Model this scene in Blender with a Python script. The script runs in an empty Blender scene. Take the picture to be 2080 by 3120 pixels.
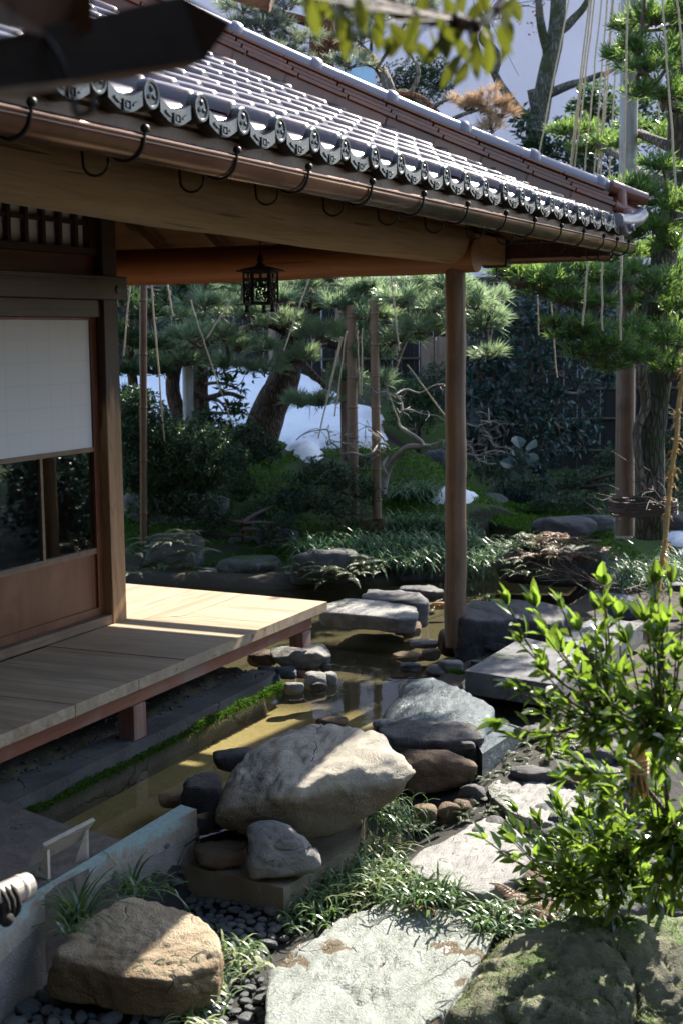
import bpy, bmesh, math, random, zlib
import numpy as np
from mathutils import Vector, Matrix
C = bpy.context.scene.collection
SC = bpy.context.scene
PI = math.pi
# ------------------------------------------------------------------ camera, world, sun, exposure
FPX, CX, CY = 4333., 1040., 1560.
YAW = math.radians(24.7); PITCH = math.atan(539/FPX); ROLL = 0.0107
CAM = np.array([0., 0., 1.6])
FH = np.array([math.cos(YAW), math.sin(YAW), 0.]); RH = np.array([math.sin(YAW), -math.cos(YAW), 0.])
ZU = np.array([0., 0., 1.])
FW = FH*math.cos(PITCH) - ZU*math.sin(PITCH); UP = FH*math.sin(PITCH) + ZU*math.cos(PITCH)
CR = math.cos(ROLL)*RH - math.sin(ROLL)*UP; CU = math.cos(ROLL)*UP + math.sin(ROLL)*RH
cam = bpy.data.cameras.new('camera'); camo = bpy.data.objects.new('camera', cam); C.objects.link(camo)
camo.matrix_world = Matrix(((CR[0], CU[0], -FW[0], CAM[0]), (CR[1], CU[1], -FW[1], CAM[1]), (CR[2], CU[2], -FW[2], CAM[2]), (0, 0, 0, 1)))
cam.sensor_fit = 'VERTICAL'; cam.sensor_height = 36.0; cam.sensor_width = 24.0; cam.lens = 36.0*FPX/3120.
cam.clip_start = 0.05; cam.clip_end = 2000
cam.dof.use_dof = True; cam.dof.focus_distance = 6.8; cam.dof.aperture_fstop = 4.8
SC.camera = camo
W = bpy.data.worlds.new('World'); SC.world = W; W.use_nodes = True
SUN_EL = math.radians(40.5); SUN_AZ = math.atan2(-0.118, 1.18)      # direction to the sun in the XY plane
sky = W.node_tree.nodes.new('ShaderNodeTexSky'); sky.sky_type = 'NISHITA'; sky.sun_disc = False
sky.sun_elevation = SUN_EL; sky.sun_rotation = math.radians(90) - SUN_AZ; sky.air_density = 1.0; sky.dust_density = 1.0
bg = W.node_tree.nodes['Background']; W.node_tree.links.new(sky.outputs[0], bg.inputs[0]); bg.inputs[1].default_value = 0.105
sl = bpy.data.lights.new('sun', 'SUN'); sl.energy = 3.7; sl.angle = math.radians(0.5); sl.color = (1.0, 0.93, 0.82)
so = bpy.data.objects.new('sun', sl); C.objects.link(so); so.location = (20, -3, 20)
sd = Vector((math.cos(SUN_EL)*math.cos(SUN_AZ), math.cos(SUN_EL)*math.sin(SUN_AZ), math.sin(SUN_EL)))
so.rotation_euler = sd.to_track_quat('Z', 'Y').to_euler()
SC.view_settings.view_transform = 'Standard'; SC.view_settings.look = 'None'
SC.view_settings.exposure = 2.08; SC.view_settings.gamma = 1.0
SC.cycles.use_denoising = True; SC.cycles.max_bounces = 8; SC.cycles.transparent_max_bounces = 12
SC.cycles.caustics_reflective = False; SC.cycles.caustics_refractive = False
SC.cycles.sample_clamp_indirect = 4.0

# ------------------------------------------------------------------ pixel <-> world helpers (photo pixels 2080x3120)
FR = {'s': (0, 0, 1), 'q': (458, 1952, .6607), 'F': (0, 0, 1.32653), 'z1': (0, 0, .66327), 'z2': (1040, 0, .66327), 'z3': (0, 600, .66327), 'z4': (1040, 600, .66327),
      'z5': (0, 1300, .66327), 'z6': (1040, 1300, .66327), 'z7': (0, 2200, .66327), 'z8': (1040, 2200, .66327),
      'c1': (1300, 500, .44643), 'c2': (0, 1700, .44643), 'c3': (600, 1750, .57398), 'c4': (1200, 1750, .44643), 'c5': (300, 1000, .44643),
      'c6': (900, 1000, .44643), 'c7': (1400, 1000, .43367), 'c8': (1400, 0, .43367)}
def P(fr, x, y):
    a, b, k = FR[fr]; return a + k*x, b + k*y
def ray(px, py):
    return FW*FPX + CR*(px-CX) - CU*(py-CY)
def atz(px, py, z):
    d = ray(px, py); return CAM + d*((z-CAM[2])/d[2])
def aty(px, py, y):
    d = ray(px, py); return CAM + d*(y/d[1])
def atd(px, py, D):                     # D = horizontal distance along the view
    d = ray(px, py); return CAM + d*(D/(d@FH))
def dl(D, L, z=0.):
    return FH*D + RH*L + ZU*z
def todl(p):
    p = np.asarray(p); return p@FH, p@RH

# ------------------------------------------------------------------ numpy noise
_r = np.random.RandomState(7)
_perm = np.concatenate([_r.permutation(256)]*3)
_grad = _r.normal(size=(256, 3)); _grad /= np.linalg.norm(_grad, axis=1)[:, None]
def noise(p):
    p = np.asarray(p, float); i = np.floor(p).astype(int); f = p - i; u = f*f*f*(f*(f*6-15)+10); i &= 255
    def g(dx, dy, dz):
        h = _perm[_perm[_perm[i[:, 0]+dx]+i[:, 1]+dy]+i[:, 2]+dz]
        return np.einsum('ij,ij->i', _grad[h], f - np.array([dx, dy, dz]))
    l = lambda a, b, t: a + (b-a)*t
    x0 = l(l(g(0,0,0), g(1,0,0), u[:,0]), l(g(0,1,0), g(1,1,0), u[:,0]), u[:,1])
    x1 = l(l(g(0,0,1), g(1,0,1), u[:,0]), l(g(0,1,1), g(1,1,1), u[:,0]), u[:,1])
    return l(x0, x1, u[:, 2])*1.6
def fbm(p, oct=4, gain=.5):
    p = np.asarray(p, float); s = 0; a = 1
    for k in range(oct):
        s = s + a*noise(p); p = p*2.03 + 11.3; a *= gain
    return s
def sstep(a, b, x):
    t = np.clip((x-a)/(b-a), 0, 1); return t*t*(3-2*t)

# ------------------------------------------------------------------ object helpers
ORG = {}
def tag(o, label=None, cat=None, group=None, kind=None):
    if label: o['label'] = label
    if cat: o['category'] = cat
    if group: o['group'] = group
    if kind: o['kind'] = kind
    return o
def thing(name, label, cat, loc, group=None):
    o = bpy.data.objects.new(name, None); C.objects.link(o); o.location = tuple(loc); o.empty_display_size = .1
    ORG[o.name] = np.array(loc, float)
    return tag(o, label, cat, group)
def rootorg(o):
    return ORG.get(o.name, np.zeros(3)) if o else np.zeros(3)
class MB:
    def __init__(s): s.v = []; s.f = []; s.n = 0; s.r = []
    def add(s, V, F, r=None):
        V = np.asarray(V, float); s.v.append(V); F = np.asarray(F, int)
        s.f.append(F + s.n); s.n += len(V)
        s.r.append(np.full(len(F), random.random()) if r is None else np.broadcast_to(r, (len(F),)))
        return s
    def poly(s, V, faces, r=None):
        for k in (3, 4):
            ff = [f for f in faces if len(f) == k]
            if ff and k == 3: s.add(V, ff, r)
            elif ff: s.add(V, ff, r)
        return s
    # shapes ------------------------------------------------------
    def box(s, x0, x1, y0, y1, z0, z1, b=0.):
        return s.obox(((x0+x1)/2, (y0+y1)/2, (z0+z1)/2), (1, 0, 0), (0, 1, 0), (x1-x0, y1-y0, z1-z0), b)
    def obox(s, c, ax, ay, size, b=0.):
        ax = np.array(ax, float); ax /= np.linalg.norm(ax); ay = np.array(ay, float); ay -= ax*(ay@ax); ay /= np.linalg.norm(ay); az = np.cross(ax, ay)
        h = np.array(size)/2.
        if b <= 0:
            V = [np.array(c) + ax*h[0]*i + ay*h[1]*j + az*h[2]*k for i in (-1, 1) for j in (-1, 1) for k in (-1, 1)]
            return s.add(V, [(0, 1, 3, 2), (4, 6, 7, 5), (0, 4, 5, 1), (2, 3, 7, 6), (0, 2, 6, 4), (1, 5, 7, 3)])
        bm = bmesh.new(); bmesh.ops.create_cube(bm, size=1.0)
        for v in bm.verts: v.co = Vector((v.co.x*size[0], v.co.y*size[1], v.co.z*size[2]))
        bmesh.ops.bevel(bm, geom=bm.edges[:], offset=b, segments=2, profile=.6, affect='EDGES')
        s.bm(bm, lambda V: np.array(c) + V[:, :1]*ax + V[:, 1:2]*ay + V[:, 2:]*az)
        return s
    def bm(s, bm, fn=None):
        bm.verts.ensure_lookup_table()
        bmesh.ops.triangulate(bm, faces=[f for f in bm.faces if len(f.verts) > 4])
        V = np.array([v.co[:] for v in bm.verts]); V = fn(V) if fn else V
        t = [[v.index for v in f.verts] for f in bm.faces if len(f.verts) == 3]; q = [[v.index for v in f.verts] for f in bm.faces if len(f.verts) == 4]
        rr = random.random(); n0 = s.n; s.v.append(V); s.n += len(V)
        for F in (t, q):
            if F: s.f.append(np.array(F)+n0); s.r.append(np.full(len(F), rr))
        bm.free()
    def prism(s, top, depth):           # polygon top (3D points), extruded down
        top = np.array(top, float); n = len(top); bot = top.copy(); bot[:, 2] -= depth
        bm = bmesh.new(); vt = [bm.verts.new(p) for p in top]; vb = [bm.verts.new(p) for p in bot]
        bm.faces.new(vt); bm.faces.new(vb[::-1])
        for i in range(n): bm.faces.new((vt[i], vb[i], vb[(i+1) % n], vt[(i+1) % n]))
        bmesh.ops.recalc_face_normals(bm, faces=bm.faces[:]); bm.verts.index_update(); s.bm(bm); return s
    def tube(s, pts, rad, n=8, smooth=3, wig=0., cap=True, bark=0.):
        p = np.array(pts, float); r = np.broadcast_to(np.array(rad, float), (len(p),)).copy() if np.ndim(rad) == 0 or len(np.atleast_1d(rad)) == len(p) else np.interp(np.linspace(0, 1, len(p)), np.linspace(0, 1, len(rad)), rad)
        if smooth > 1 and len(p) > 2:
            q = np.vstack([2*p[0]-p[1], p, 2*p[-1]-p[-2]]); out = []; ro = []
            for i in range(1, len(q)-2):
                for t in np.linspace(0, 1, smooth, endpoint=False):
                    a, b, c, d = q[i-1], q[i], q[i+1], q[i+2]
                    out.append(.5*((2*b)+(-a+c)*t+(2*a-5*b+4*c-d)*t*t+(-a+3*b-3*c+d)*t**3)); ro.append(r[i-1]+(r[i]-r[i-1])*t)
            out.append(p[-1]); ro.append(r[-1]); p = np.array(out); r = np.array(ro)
        if wig: p = p + np.stack([noise(p*3+k*17.7) for k in range(3)], 1)*wig
        m = len(p); T = np.gradient(p, axis=0); T /= np.linalg.norm(T, axis=1)[:, None]+1e-9
        u = np.cross(T[0], (0.3, .9, .2)); u /= np.linalg.norm(u); V = []
        for i in range(m):
            u = u - T[i]*(u@T[i]); u /= np.linalg.norm(u)+1e-9; w = np.cross(T[i], u)
            a = np.arange(n)*2*PI/n
            ring = p[i] + r[i]*(np.cos(a)[:, None]*u + np.sin(a)[:, None]*w)
            V.append(ring)
        V = np.vstack(V)
        if bark:
            cen = np.repeat(p, n, axis=0); dv = V-cen
            V = cen + dv*(1+bark*(fbm(np.stack([V[:, 0]*14, V[:, 1]*14, V[:, 2]*4], 1), 3)[:, None]))
        F = [(i*n+j, i*n+(j+1) % n, (i+1)*n+(j+1) % n, (i+1)*n+j) for i in range(m-1) for j in range(n)]
        s.add(V, F)
        if cap:
            for i, o in ((0, 1), (m-1, -1)):
                ce = p[i]; Vc = np.vstack([V[i*n:(i+1)*n], ce]); s.add(Vc, [((j+1) % n, j, n) if o == 1 else (j, (j+1) % n, n) for j in range(n)])
        return s
    def lathe(s, prof, c, n=20, axis=(0, 0, 1)):
        az = np.array(axis, float); az /= np.linalg.norm(az); ax = np.cross(az, (.123, .97, .05)); ax /= np.linalg.norm(ax); ay = np.cross(az, ax)
        V = []; m = len(prof); c = np.array(c, float)
        for r, z in prof:
            a = np.arange(n)*2*PI/n; V.append(c + az*z + r*(np.cos(a)[:, None]*ax + np.sin(a)[:, None]*ay))
        V = np.vstack(V); s.add(V, [(i*n+j, i*n+(j+1) % n, (i+1)*n+(j+1) % n, (i+1)*n+j) for i in range(m-1) for j in range(n)])
        return s
def obj(name, mb, mat, parent=None, label=None, smooth=False, attrs=None, org=None):
    me = bpy.data.meshes.new(name)
    V = np.vstack(mb.v) if mb.v else np.zeros((0, 3))
    if parent is not None:
        r = parent
        while r.parent: r = r.parent
        o0 = rootorg(r)
    else:
        o0 = np.zeros(3) if org is None else np.array(org, float)
    V = V - o0
    fs = mb.f; tot = np.concatenate([np.full(len(f), f.shape[1]) for f in fs]); idx = np.concatenate([f.ravel() for f in fs])
    me.vertices.add(len(V)); me.vertices.foreach_set('co', V.ravel().astype(np.float32))
    me.loops.add(len(idx)); me.loops.foreach_set('vertex_index', idx.astype(np.int32))
    me.polygons.add(len(tot)); st = np.concatenate([[0], np.cumsum(tot)[:-1]])
    me.polygons.foreach_set('loop_start', st.astype(np.int32))
    me.polygons.foreach_set('loop_total', tot.astype(np.int32))
    me.polygons.foreach_set('use_smooth', np.full(len(tot), bool(smooth)))      # meshes are smooth unless told otherwise
    at = me.attributes.new('rnd', 'FLOAT', 'FACE'); at.data.foreach_set('value', np.concatenate(mb.r).astype(np.float32))
    if attrs:
        for k, a in attrs.items():
            t = me.attributes.new(k, 'FLOAT', 'POINT'); t.data.foreach_set('value', np.asarray(a, np.float32))
    me.update(calc_edges=True); me.validate()
    if mat: me.materials.append(mat)
    o = bpy.data.objects.new(name, me); C.objects.link(o)
    if parent is not None: o.parent = parent
    else: o.location = tuple(o0); ORG[o.name] = o0
    if label: o['label'] = label
    return o

# ------------------------------------------------------------------ materials
def NT(name):
    m = bpy.data.materials.new(name); m.use_nodes = True; nt = m.node_tree; nt.nodes.clear()
    out = nt.nodes.new('ShaderNodeOutputMaterial'); return m, nt, out
class G:
    def __init__(s, nt): s.nt = nt
    def n(s, t, **k):
        a = s.nt.nodes.new('ShaderNode'+t)
        for q, v in k.items(): setattr(a, q, v)
        return a
    def set(s, node, **k):
        for q, v in k.items():
            q = q.replace('_', ' ')
            if hasattr(v, 'is_output'): s.nt.links.new(v, node.inputs[q])
            else: node.inputs[q].default_value = v
        return node
    def lk(s, a, b): s.nt.links.new(a, b)
    def coord(s, kind='Object', scale=(1, 1, 1), rot=(0, 0, 0)):
        t = s.n('TexCoord'); m = s.n('Mapping'); s.lk(t.outputs[kind], m.inputs[0]); m.inputs['Scale'].default_value = scale; m.inputs['Rotation'].default_value = rot
        return m.outputs[0]
    def noise(s, vec, scale=5., detail=6., rough=.6, dist=0.):
        a = s.n('TexNoise'); s.lk(vec, a.inputs['Vector']); s.set(a, Scale=scale, Detail=detail, Roughness=rough, Distortion=dist); return a.outputs['Fac']
    def ramp(s, fac, stops):
        r = s.n('ValToRGB'); s.lk(fac, r.inputs[0]); e = r.color_ramp.elements
        e[0].position, e[0].color = stops[0][0], (*stops[0][1], 1); e[1].position, e[1].color = stops[-1][0], (*stops[-1][1], 1)
        for p, c in stops[1:-1]:
            q = e.new(p); q.color = (*c, 1)
        return r.outputs[0]
    def fr(s, fac, a, b):
        r = s.n('MapRange'); s.lk(fac, r.inputs[0]); r.inputs[1].default_value = a; r.inputs[2].default_value = b; return r.outputs[0]
    def mix(s, fac, a, b, bt='MIX'):
        m = s.n('Mix', data_type='RGBA', blend_type=bt)
        for i, v in ((0, fac), (6, a), (7, b)):
            if hasattr(v, 'is_output'): s.lk(v, m.inputs[i])
            elif isinstance(v, (int, float)): m.inputs[i].default_value = v
            else: m.inputs[i].default_value = (*v[:3], 1)
        return m.outputs[2]
    def math(s, op, a, b=0.):
        m = s.n('Math', operation=op)
        for i, v in ((0, a), (1, b)):
            if hasattr(v, 'is_output'): s.lk(v, m.inputs[i])
            else: m.inputs[i].default_value = v
        return m.outputs[0]
    def bump(s, h, strength=.5, dist=.01, prev=None):
        b = s.n('Bump'); s.lk(h, b.inputs['Height']); b.inputs['Strength'].default_value = strength; b.inputs['Distance'].default_value = dist
        if prev is not None: s.lk(prev, b.inputs['Normal'])
        return b.outputs[0]
    def attr(s, name):
        a = s.n('Attribute', attribute_name=name); return a.outputs['Fac']
    def pr(s, color, rough=.6, normal=None, **k):
        p = s.n('BsdfPrincipled')
        for q, v in (('Base Color', color), ('Roughness', rough)):
            if hasattr(v, 'is_output'): s.lk(v, p.inputs[q])
            else: p.inputs[q].default_value = (*v, 1) if isinstance(v, tuple) else v
        if normal is not None: s.lk(normal, p.inputs['Normal'])
        for q, v in k.items():
            q = q.replace('_', ' ')
            if hasattr(v, 'is_output'): s.lk(v, p.inputs[q])
            else: p.inputs[q].default_value = v
        return p.outputs[0]
def wood(name, c1, c2, axis='X', rough=.55, scale=1., streak=14., stain=None, bump=.35, ring=True, spec=.4):
    m, nt, out = NT(name); g = G(nt)
    k = {'X': (.6, streak, streak), 'Y': (streak, .6, streak), 'Z': (streak, streak, .6)}[axis]
    v = g.coord('Object', tuple(a*scale for a in k))
    a = g.noise(v, 1.2, 8, .65, .6); v2 = g.coord('Object', tuple(a*scale*.25 for a in k)); b = g.noise(v2, 1.6, 3, .5, 1.2)
    col = g.mix(g.fr(a, .3, .7), c1, c2)
    dark = tuple(x*.45 for x in c1)
    w = g.math('FRACT', g.math('MULTIPLY', b, 9.)); col = g.mix(g.math('MULTIPLY', g.fr(w, .7, 1.), .35 if ring else 0.), col, dark)
    if stain:
        s = g.noise(g.coord('Object', (1.5, 1.5, 1.5)), 2.2, 4, .6); col = g.mix(g.math('MULTIPLY', g.fr(s, .48, .68), .75), col, stain)
    cr = g.fr(g.noise(g.coord('Object', tuple(x*scale*.8 for x in k)), 2.4, 2, .4), .66, .72)
    col = g.mix(g.math('MULTIPLY', cr, .6), col, tuple(x*.3 for x in c1))
    n = g.bump(g.math('SUBTRACT', a, g.math('MULTIPLY', cr, .6)), bump, .006)
    g.lk(g.pr(col, rough, n, Specular_IOR_Level=spec), out.inputs[0]); return m
def rockmat(name, c1, c2, c3, moss=0., mosscol=(.035, .075, .012), rough=.75, spec=.3, sc=1., aniso=(1, 1, 1), lichen=0., wet=0., lichencol=(.42, .43, .38), crack=.7, under=None, ulev=0., rot=0., wlev=.56):
    m, nt, out = NT(name); g = G(nt)
    v = g.coord('Object', aniso, (0, 0, rot)); o = g.coord('Object')
    a = g.noise(v, 3.2*sc, 8, .62, .5); f = g.noise(o, 130*sc, 3, .75)
    bn = g.n('TexNoise', noise_type='RIDGED_MULTIFRACTAL'); g.lk(v, bn.inputs['Vector']); g.set(bn, Scale=7*sc, Detail=7., Roughness=.6, Distortion=.3); b = g.fr(bn.outputs['Fac'], .2, 2.2)
    col = g.mix(g.fr(a, .36, .66), c1, c2); col = g.mix(g.math('MULTIPLY', g.fr(b, .25, .6), .55), col, c3)
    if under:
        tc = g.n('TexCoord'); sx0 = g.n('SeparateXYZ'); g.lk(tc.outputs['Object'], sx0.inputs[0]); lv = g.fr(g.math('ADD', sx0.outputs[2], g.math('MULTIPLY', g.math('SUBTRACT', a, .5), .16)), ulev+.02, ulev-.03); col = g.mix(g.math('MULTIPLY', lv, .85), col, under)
    col = g.mix(g.math('MULTIPLY', g.fr(f, .54, .68), g.math('MULTIPLY', g.fr(b, .1, .55), .6)), col, tuple(x*.3 for x in c1)); col = g.mix(g.math('MULTIPLY', g.fr(f, .46, .32), g.math('MULTIPLY', g.fr(a, .35, .65), .5)), col, tuple(min(.75, x*1.8) for x in c2))
    wv_ = g.n('TexVoronoi', feature='DISTANCE_TO_EDGE'); dn = g.n('TexNoise'); g.lk(v, dn.inputs['Vector']); g.set(dn, Scale=2.5*sc, Detail=5.); g.lk(g.mix(.45, v, dn.outputs['Color'], 'ADD'), wv_.inputs['Vector']); wv_.inputs['Scale'].default_value = 2.3*sc
    ck = g.math('MULTIPLY', g.fr(wv_.outputs['Distance'], .016, .002), g.fr(g.noise(o, 2.1*sc, 3, .5), .48, .60)); col = g.mix(g.math('MULTIPLY', ck, crack), col, tuple(x*.22 for x in c3))
    if lichen:
        l = g.noise(o, 9, 5, .7, .4); col = g.mix(g.math('MULTIPLY', g.fr(l, .62-.16*lichen, .68-.1*lichen), .7), col, lichencol)
    h = g.math('ADD', g.math('MULTIPLY', a, .9), g.math('ADD', g.math('MULTIPLY', b, .55), g.math('MULTIPLY', f, .26))); h = g.math('SUBTRACT', h, g.math('MULTIPLY', ck, .5))
    n = g.bump(h, .95, .045)
    r = rough
    if wet:
        wv = g.fr(g.noise(o, 3.1, 4, .55), wlev, wlev+.03); col = g.mix(g.math('MULTIPLY', wv, .8), col, (.13, .085, .04), 'MIX'); r = g.math('SUBTRACT', rough, g.math('MULTIPLY', wv, rough-.10))
    if moss:
        ge = g.n('NewGeometry'); sx = g.n('SeparateXYZ'); g.lk(ge.outputs['Normal'], sx.inputs[0])
        mn = g.noise(o, 4.5, 6, .65); q = g.math('ADD', g.math('MULTIPLY', sx.outputs[2], .45), mn)
        mk = g.fr(q, 1.05-.35*moss, 1.17-.35*moss); mf = g.noise(o, 70, 3, .7)
        mc = g.mix(mf, tuple(x*.55 for x in mosscol), tuple(x*1.7 for x in mosscol)); col = g.mix(mk, col, mc)
        n = g.bump(g.math('MULTIPLY', mk, mf), .9, .02, n)
    g.lk(g.pr(col, r, n, Specular_IOR_Level=spec), out.inputs[0]); return m
def leafmat(name, c1, c2, trans=.4, rough=.35, spec=.5, tcol=None, mott=.25):
    m, nt, out = NT(name); g = G(nt); r = g.attr('rnd')
    col = g.mix(r, c1, c2); o = g.coord('Object'); col = g.mix(g.math('MULTIPLY', g.noise(o, 14, 2, .5), mott), col, tuple(x*.4 for x in c1))
    p = g.pr(col, rough, Specular_IOR_Level=spec)
    if trans > 0:
        t = g.n('BsdfTranslucent'); tc = g.mix(r, tcol or tuple(min(1, x*1.6) for x in c1), tuple(min(1, x*1.9) for x in (tcol or c2))); g.lk(tc, t.inputs[0])
        mx = g.n('MixShader'); mx.inputs[0].default_value = trans; g.lk(p, mx.inputs[1]); g.lk(t.outputs[0], mx.inputs[2]); g.lk(mx.outputs[0], out.inputs[0])
    else: g.lk(p, out.inputs[0])
    return m
def plain(name, col, rough=.6, metal=0., var=.3, sc=6., bump=.2, spec=.5, coat=0.):
    m, nt, out = NT(name); g = G(nt); o = g.coord('Object'); a = g.noise(o, sc, 6, .65)
    c = g.mix(g.fr(a, .3, .7), tuple(x*(1-var) for x in col), tuple(min(1, x*(1+var)) for x in col)); n = g.bump(g.noise(o, sc*6, 5, .6), bump, .004)
    rr = g.math('ADD', rough-.08, g.math('MULTIPLY', a, .16))
    g.lk(g.pr(c, rr, n, Metallic=metal, Specular_IOR_Level=spec, Coat_Weight=coat, Coat_Roughness=.08), out.inputs[0]); return m
def barkmat(name, c1, c2, sc=1., moss=0.):
    m, nt, out = NT(name); g = G(nt); v = g.coord('Object', (9*sc, 9*sc, 2.2*sc)); a = g.noise(v, 2.2, 8, .7, 1.); w = g.n('TexVoronoi', feature='DISTANCE_TO_EDGE'); g.lk(g.mix(.25, v, g.noise(v, 1.5, 4, .6), 'ADD'), w.inputs['Vector']); w.inputs['Scale'].default_value = 3.4
    d = g.fr(w.outputs['Distance'], 0., .22); col = g.mix(a, c1, c2); col = g.mix(d, tuple(x*.55 for x in c1), col)
    n = g.bump(g.math('ADD', d, g.math('MULTIPLY', a, .6)), .8, .02)
    if moss: col = g.mix(g.math('MULTIPLY', g.fr(g.noise(g.coord('Object'), 3, 4, .6), .5-.2*moss, .6), .9), col, (.055, .065, .025))
    g.lk(g.pr(col, .85, n, Specular_IOR_Level=.2), out.inputs[0]); return m
random.seed(5); RS = np.random.RandomState(11)
# ------------------------------------------------------------------ foliage generators
def unit(v): return v/(np.linalg.norm(v, axis=-1, keepdims=True)+1e-9)
def needles(mb, cen, dirs, n=36, L=.09, w=.004, spread=.75, rs=None):
    """bursts of thin needles: cen (k,3), dirs (k,3)"""
    rs = rs or RS; cen = np.asarray(cen); dirs = np.asarray(dirs); k = len(cen)
    d = unit(np.repeat(dirs, n, 0)*1.0 + rs.normal(size=(k*n, 3))*spread*.75); c = np.repeat(cen, n, 0) + rs.normal(size=(k*n, 3))*L*.10
    ln = L*(.6+.6*rs.rand(k*n, 1)); s = unit(np.cross(d, rs.normal(size=(k*n, 3))))*w*.5
    mid = c + d*ln*.55; tip = c + d*ln; tip[:, 2] -= ln[:, 0]*.06
    V = np.stack([c-s*.7, c+s*.7, mid+s, mid-s, tip], 1).reshape(-1, 3); i = np.arange(k*n)[:, None]*5
    r = np.repeat(rs.rand(k), n)*.6 + rs.rand(k*n)*.4
    mb.v.append(V); mb.f += [i+np.array([0, 1, 2, 3])+mb.n, i+np.array([3, 2, 4])+mb.n]; mb.r += [r, r]; mb.n += len(V)
def leaves(mb, cen, d, nrm, L, w, fold=.25, droop=.15, rs=None, big=False, rnd=None):
    """one folded leaf each: base cen, direction d, normal hint nrm; L, w arrays or scalars"""
    rs = rs or RS; k = len(cen); d = unit(np.asarray(d)); s = unit(np.cross(d, nrm)); u = unit(np.cross(s, d))
    L = np.broadcast_to(np.asarray(L, float).reshape(-1, 1), (k, 1)); w = np.broadcast_to(np.asarray(w, float).reshape(-1, 1), (k, 1))
    r = rs.rand(k) if rnd is None else rnd
    def pt(t, a, b): return cen + d*L*t + s*w*a + u*(w*b*fold*2) - u*L*(droop*t*t)
    if not big:
        V = np.stack([pt(0, 0, 0), pt(.45, -.5, .5), pt(1, 0, 0), pt(.45, .5, .5), pt(.5, 0, 0)], 1).reshape(-1, 3); i = np.arange(k)[:, None]*5
        F = [i+np.array(q) for q in ([0, 4, 1], [1, 4, 2], [0, 3, 4], [3, 2, 4])]
    else:
        V = np.stack([pt(0, 0, 0), pt(.22, -.36, .3), pt(.52, -.5, .5), pt(.8, -.3, .3), pt(1, 0, 0), pt(.8, .3, .3), pt(.52, .5, .5), pt(.22, .36, .3), pt(.25, 0, 0), pt(.53, 0, 0), pt(.8, 0, 0)], 1).reshape(-1, 3)
        i = np.arange(k)[:, None]*11
        F = [i+np.array(q) for q in ([0, 8, 1], [0, 7, 8], [3, 10, 4], [10, 5, 4])] + [i+np.array(q) for q in ([1, 8, 9, 2], [2, 9, 10, 3], [8, 7, 6, 9], [9, 6, 5, 10])]
    mb.v.append(V); mb.f += [f+mb.n for f in F]; mb.r += [r]*len(F); mb.n += len(V)
def blades(mb, cen, d, L, w, arch=.8, seg=5, rs=None, rnd=None):
    """arching strap blades rising along d then bowing over by arch"""
    rs = rs or RS; k = len(cen); d = unit(np.asarray(d)); L = np.broadcast_to(np.asarray(L, float).reshape(-1, 1), (k, 1)); r = rs.rand(k) if rnd is None else rnd
    h = d.copy(); h[:, 2] = 0; h = unit(h+1e-4); s = unit(np.cross(h, (0, 0, 1.)))*w*.5; V = []
    p = np.array(cen, float); a0 = np.arctan2(d[:, 2:3], np.linalg.norm(d[:, :2], axis=1, keepdims=True))
    for j in range(seg+1):
        t = j/seg; ww = (1-t**2.2)*(.75+.25*min(1, t*4)) + .04
        V += [p-s*ww, p+s*ww]
        a = a0 - arch*2.2*t**1.15; p = p + (h*np.cos(a)+np.array([0, 0, 1.])*np.sin(a))*L/seg
    V = np.stack(V, 1).reshape(-1, 3); i = np.arange(k)[:, None]*(2*seg+2)
    for j in range(seg): mb.f.append(i+np.array([2*j, 2*j+1, 2*j+3, 2*j+2])+mb.n); mb.r.append(r)
    mb.v.append(V); mb.n += len(V)
def inball(n, rs=None):
    rs = rs or RS; v = rs.normal(size=(n, 3)); v /= np.linalg.norm(v, axis=1)[:, None]; return v*rs.rand(n, 1)**(1/2.2)
def sid(s): return zlib.crc32(s.encode()) & 0x7fffffff
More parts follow.
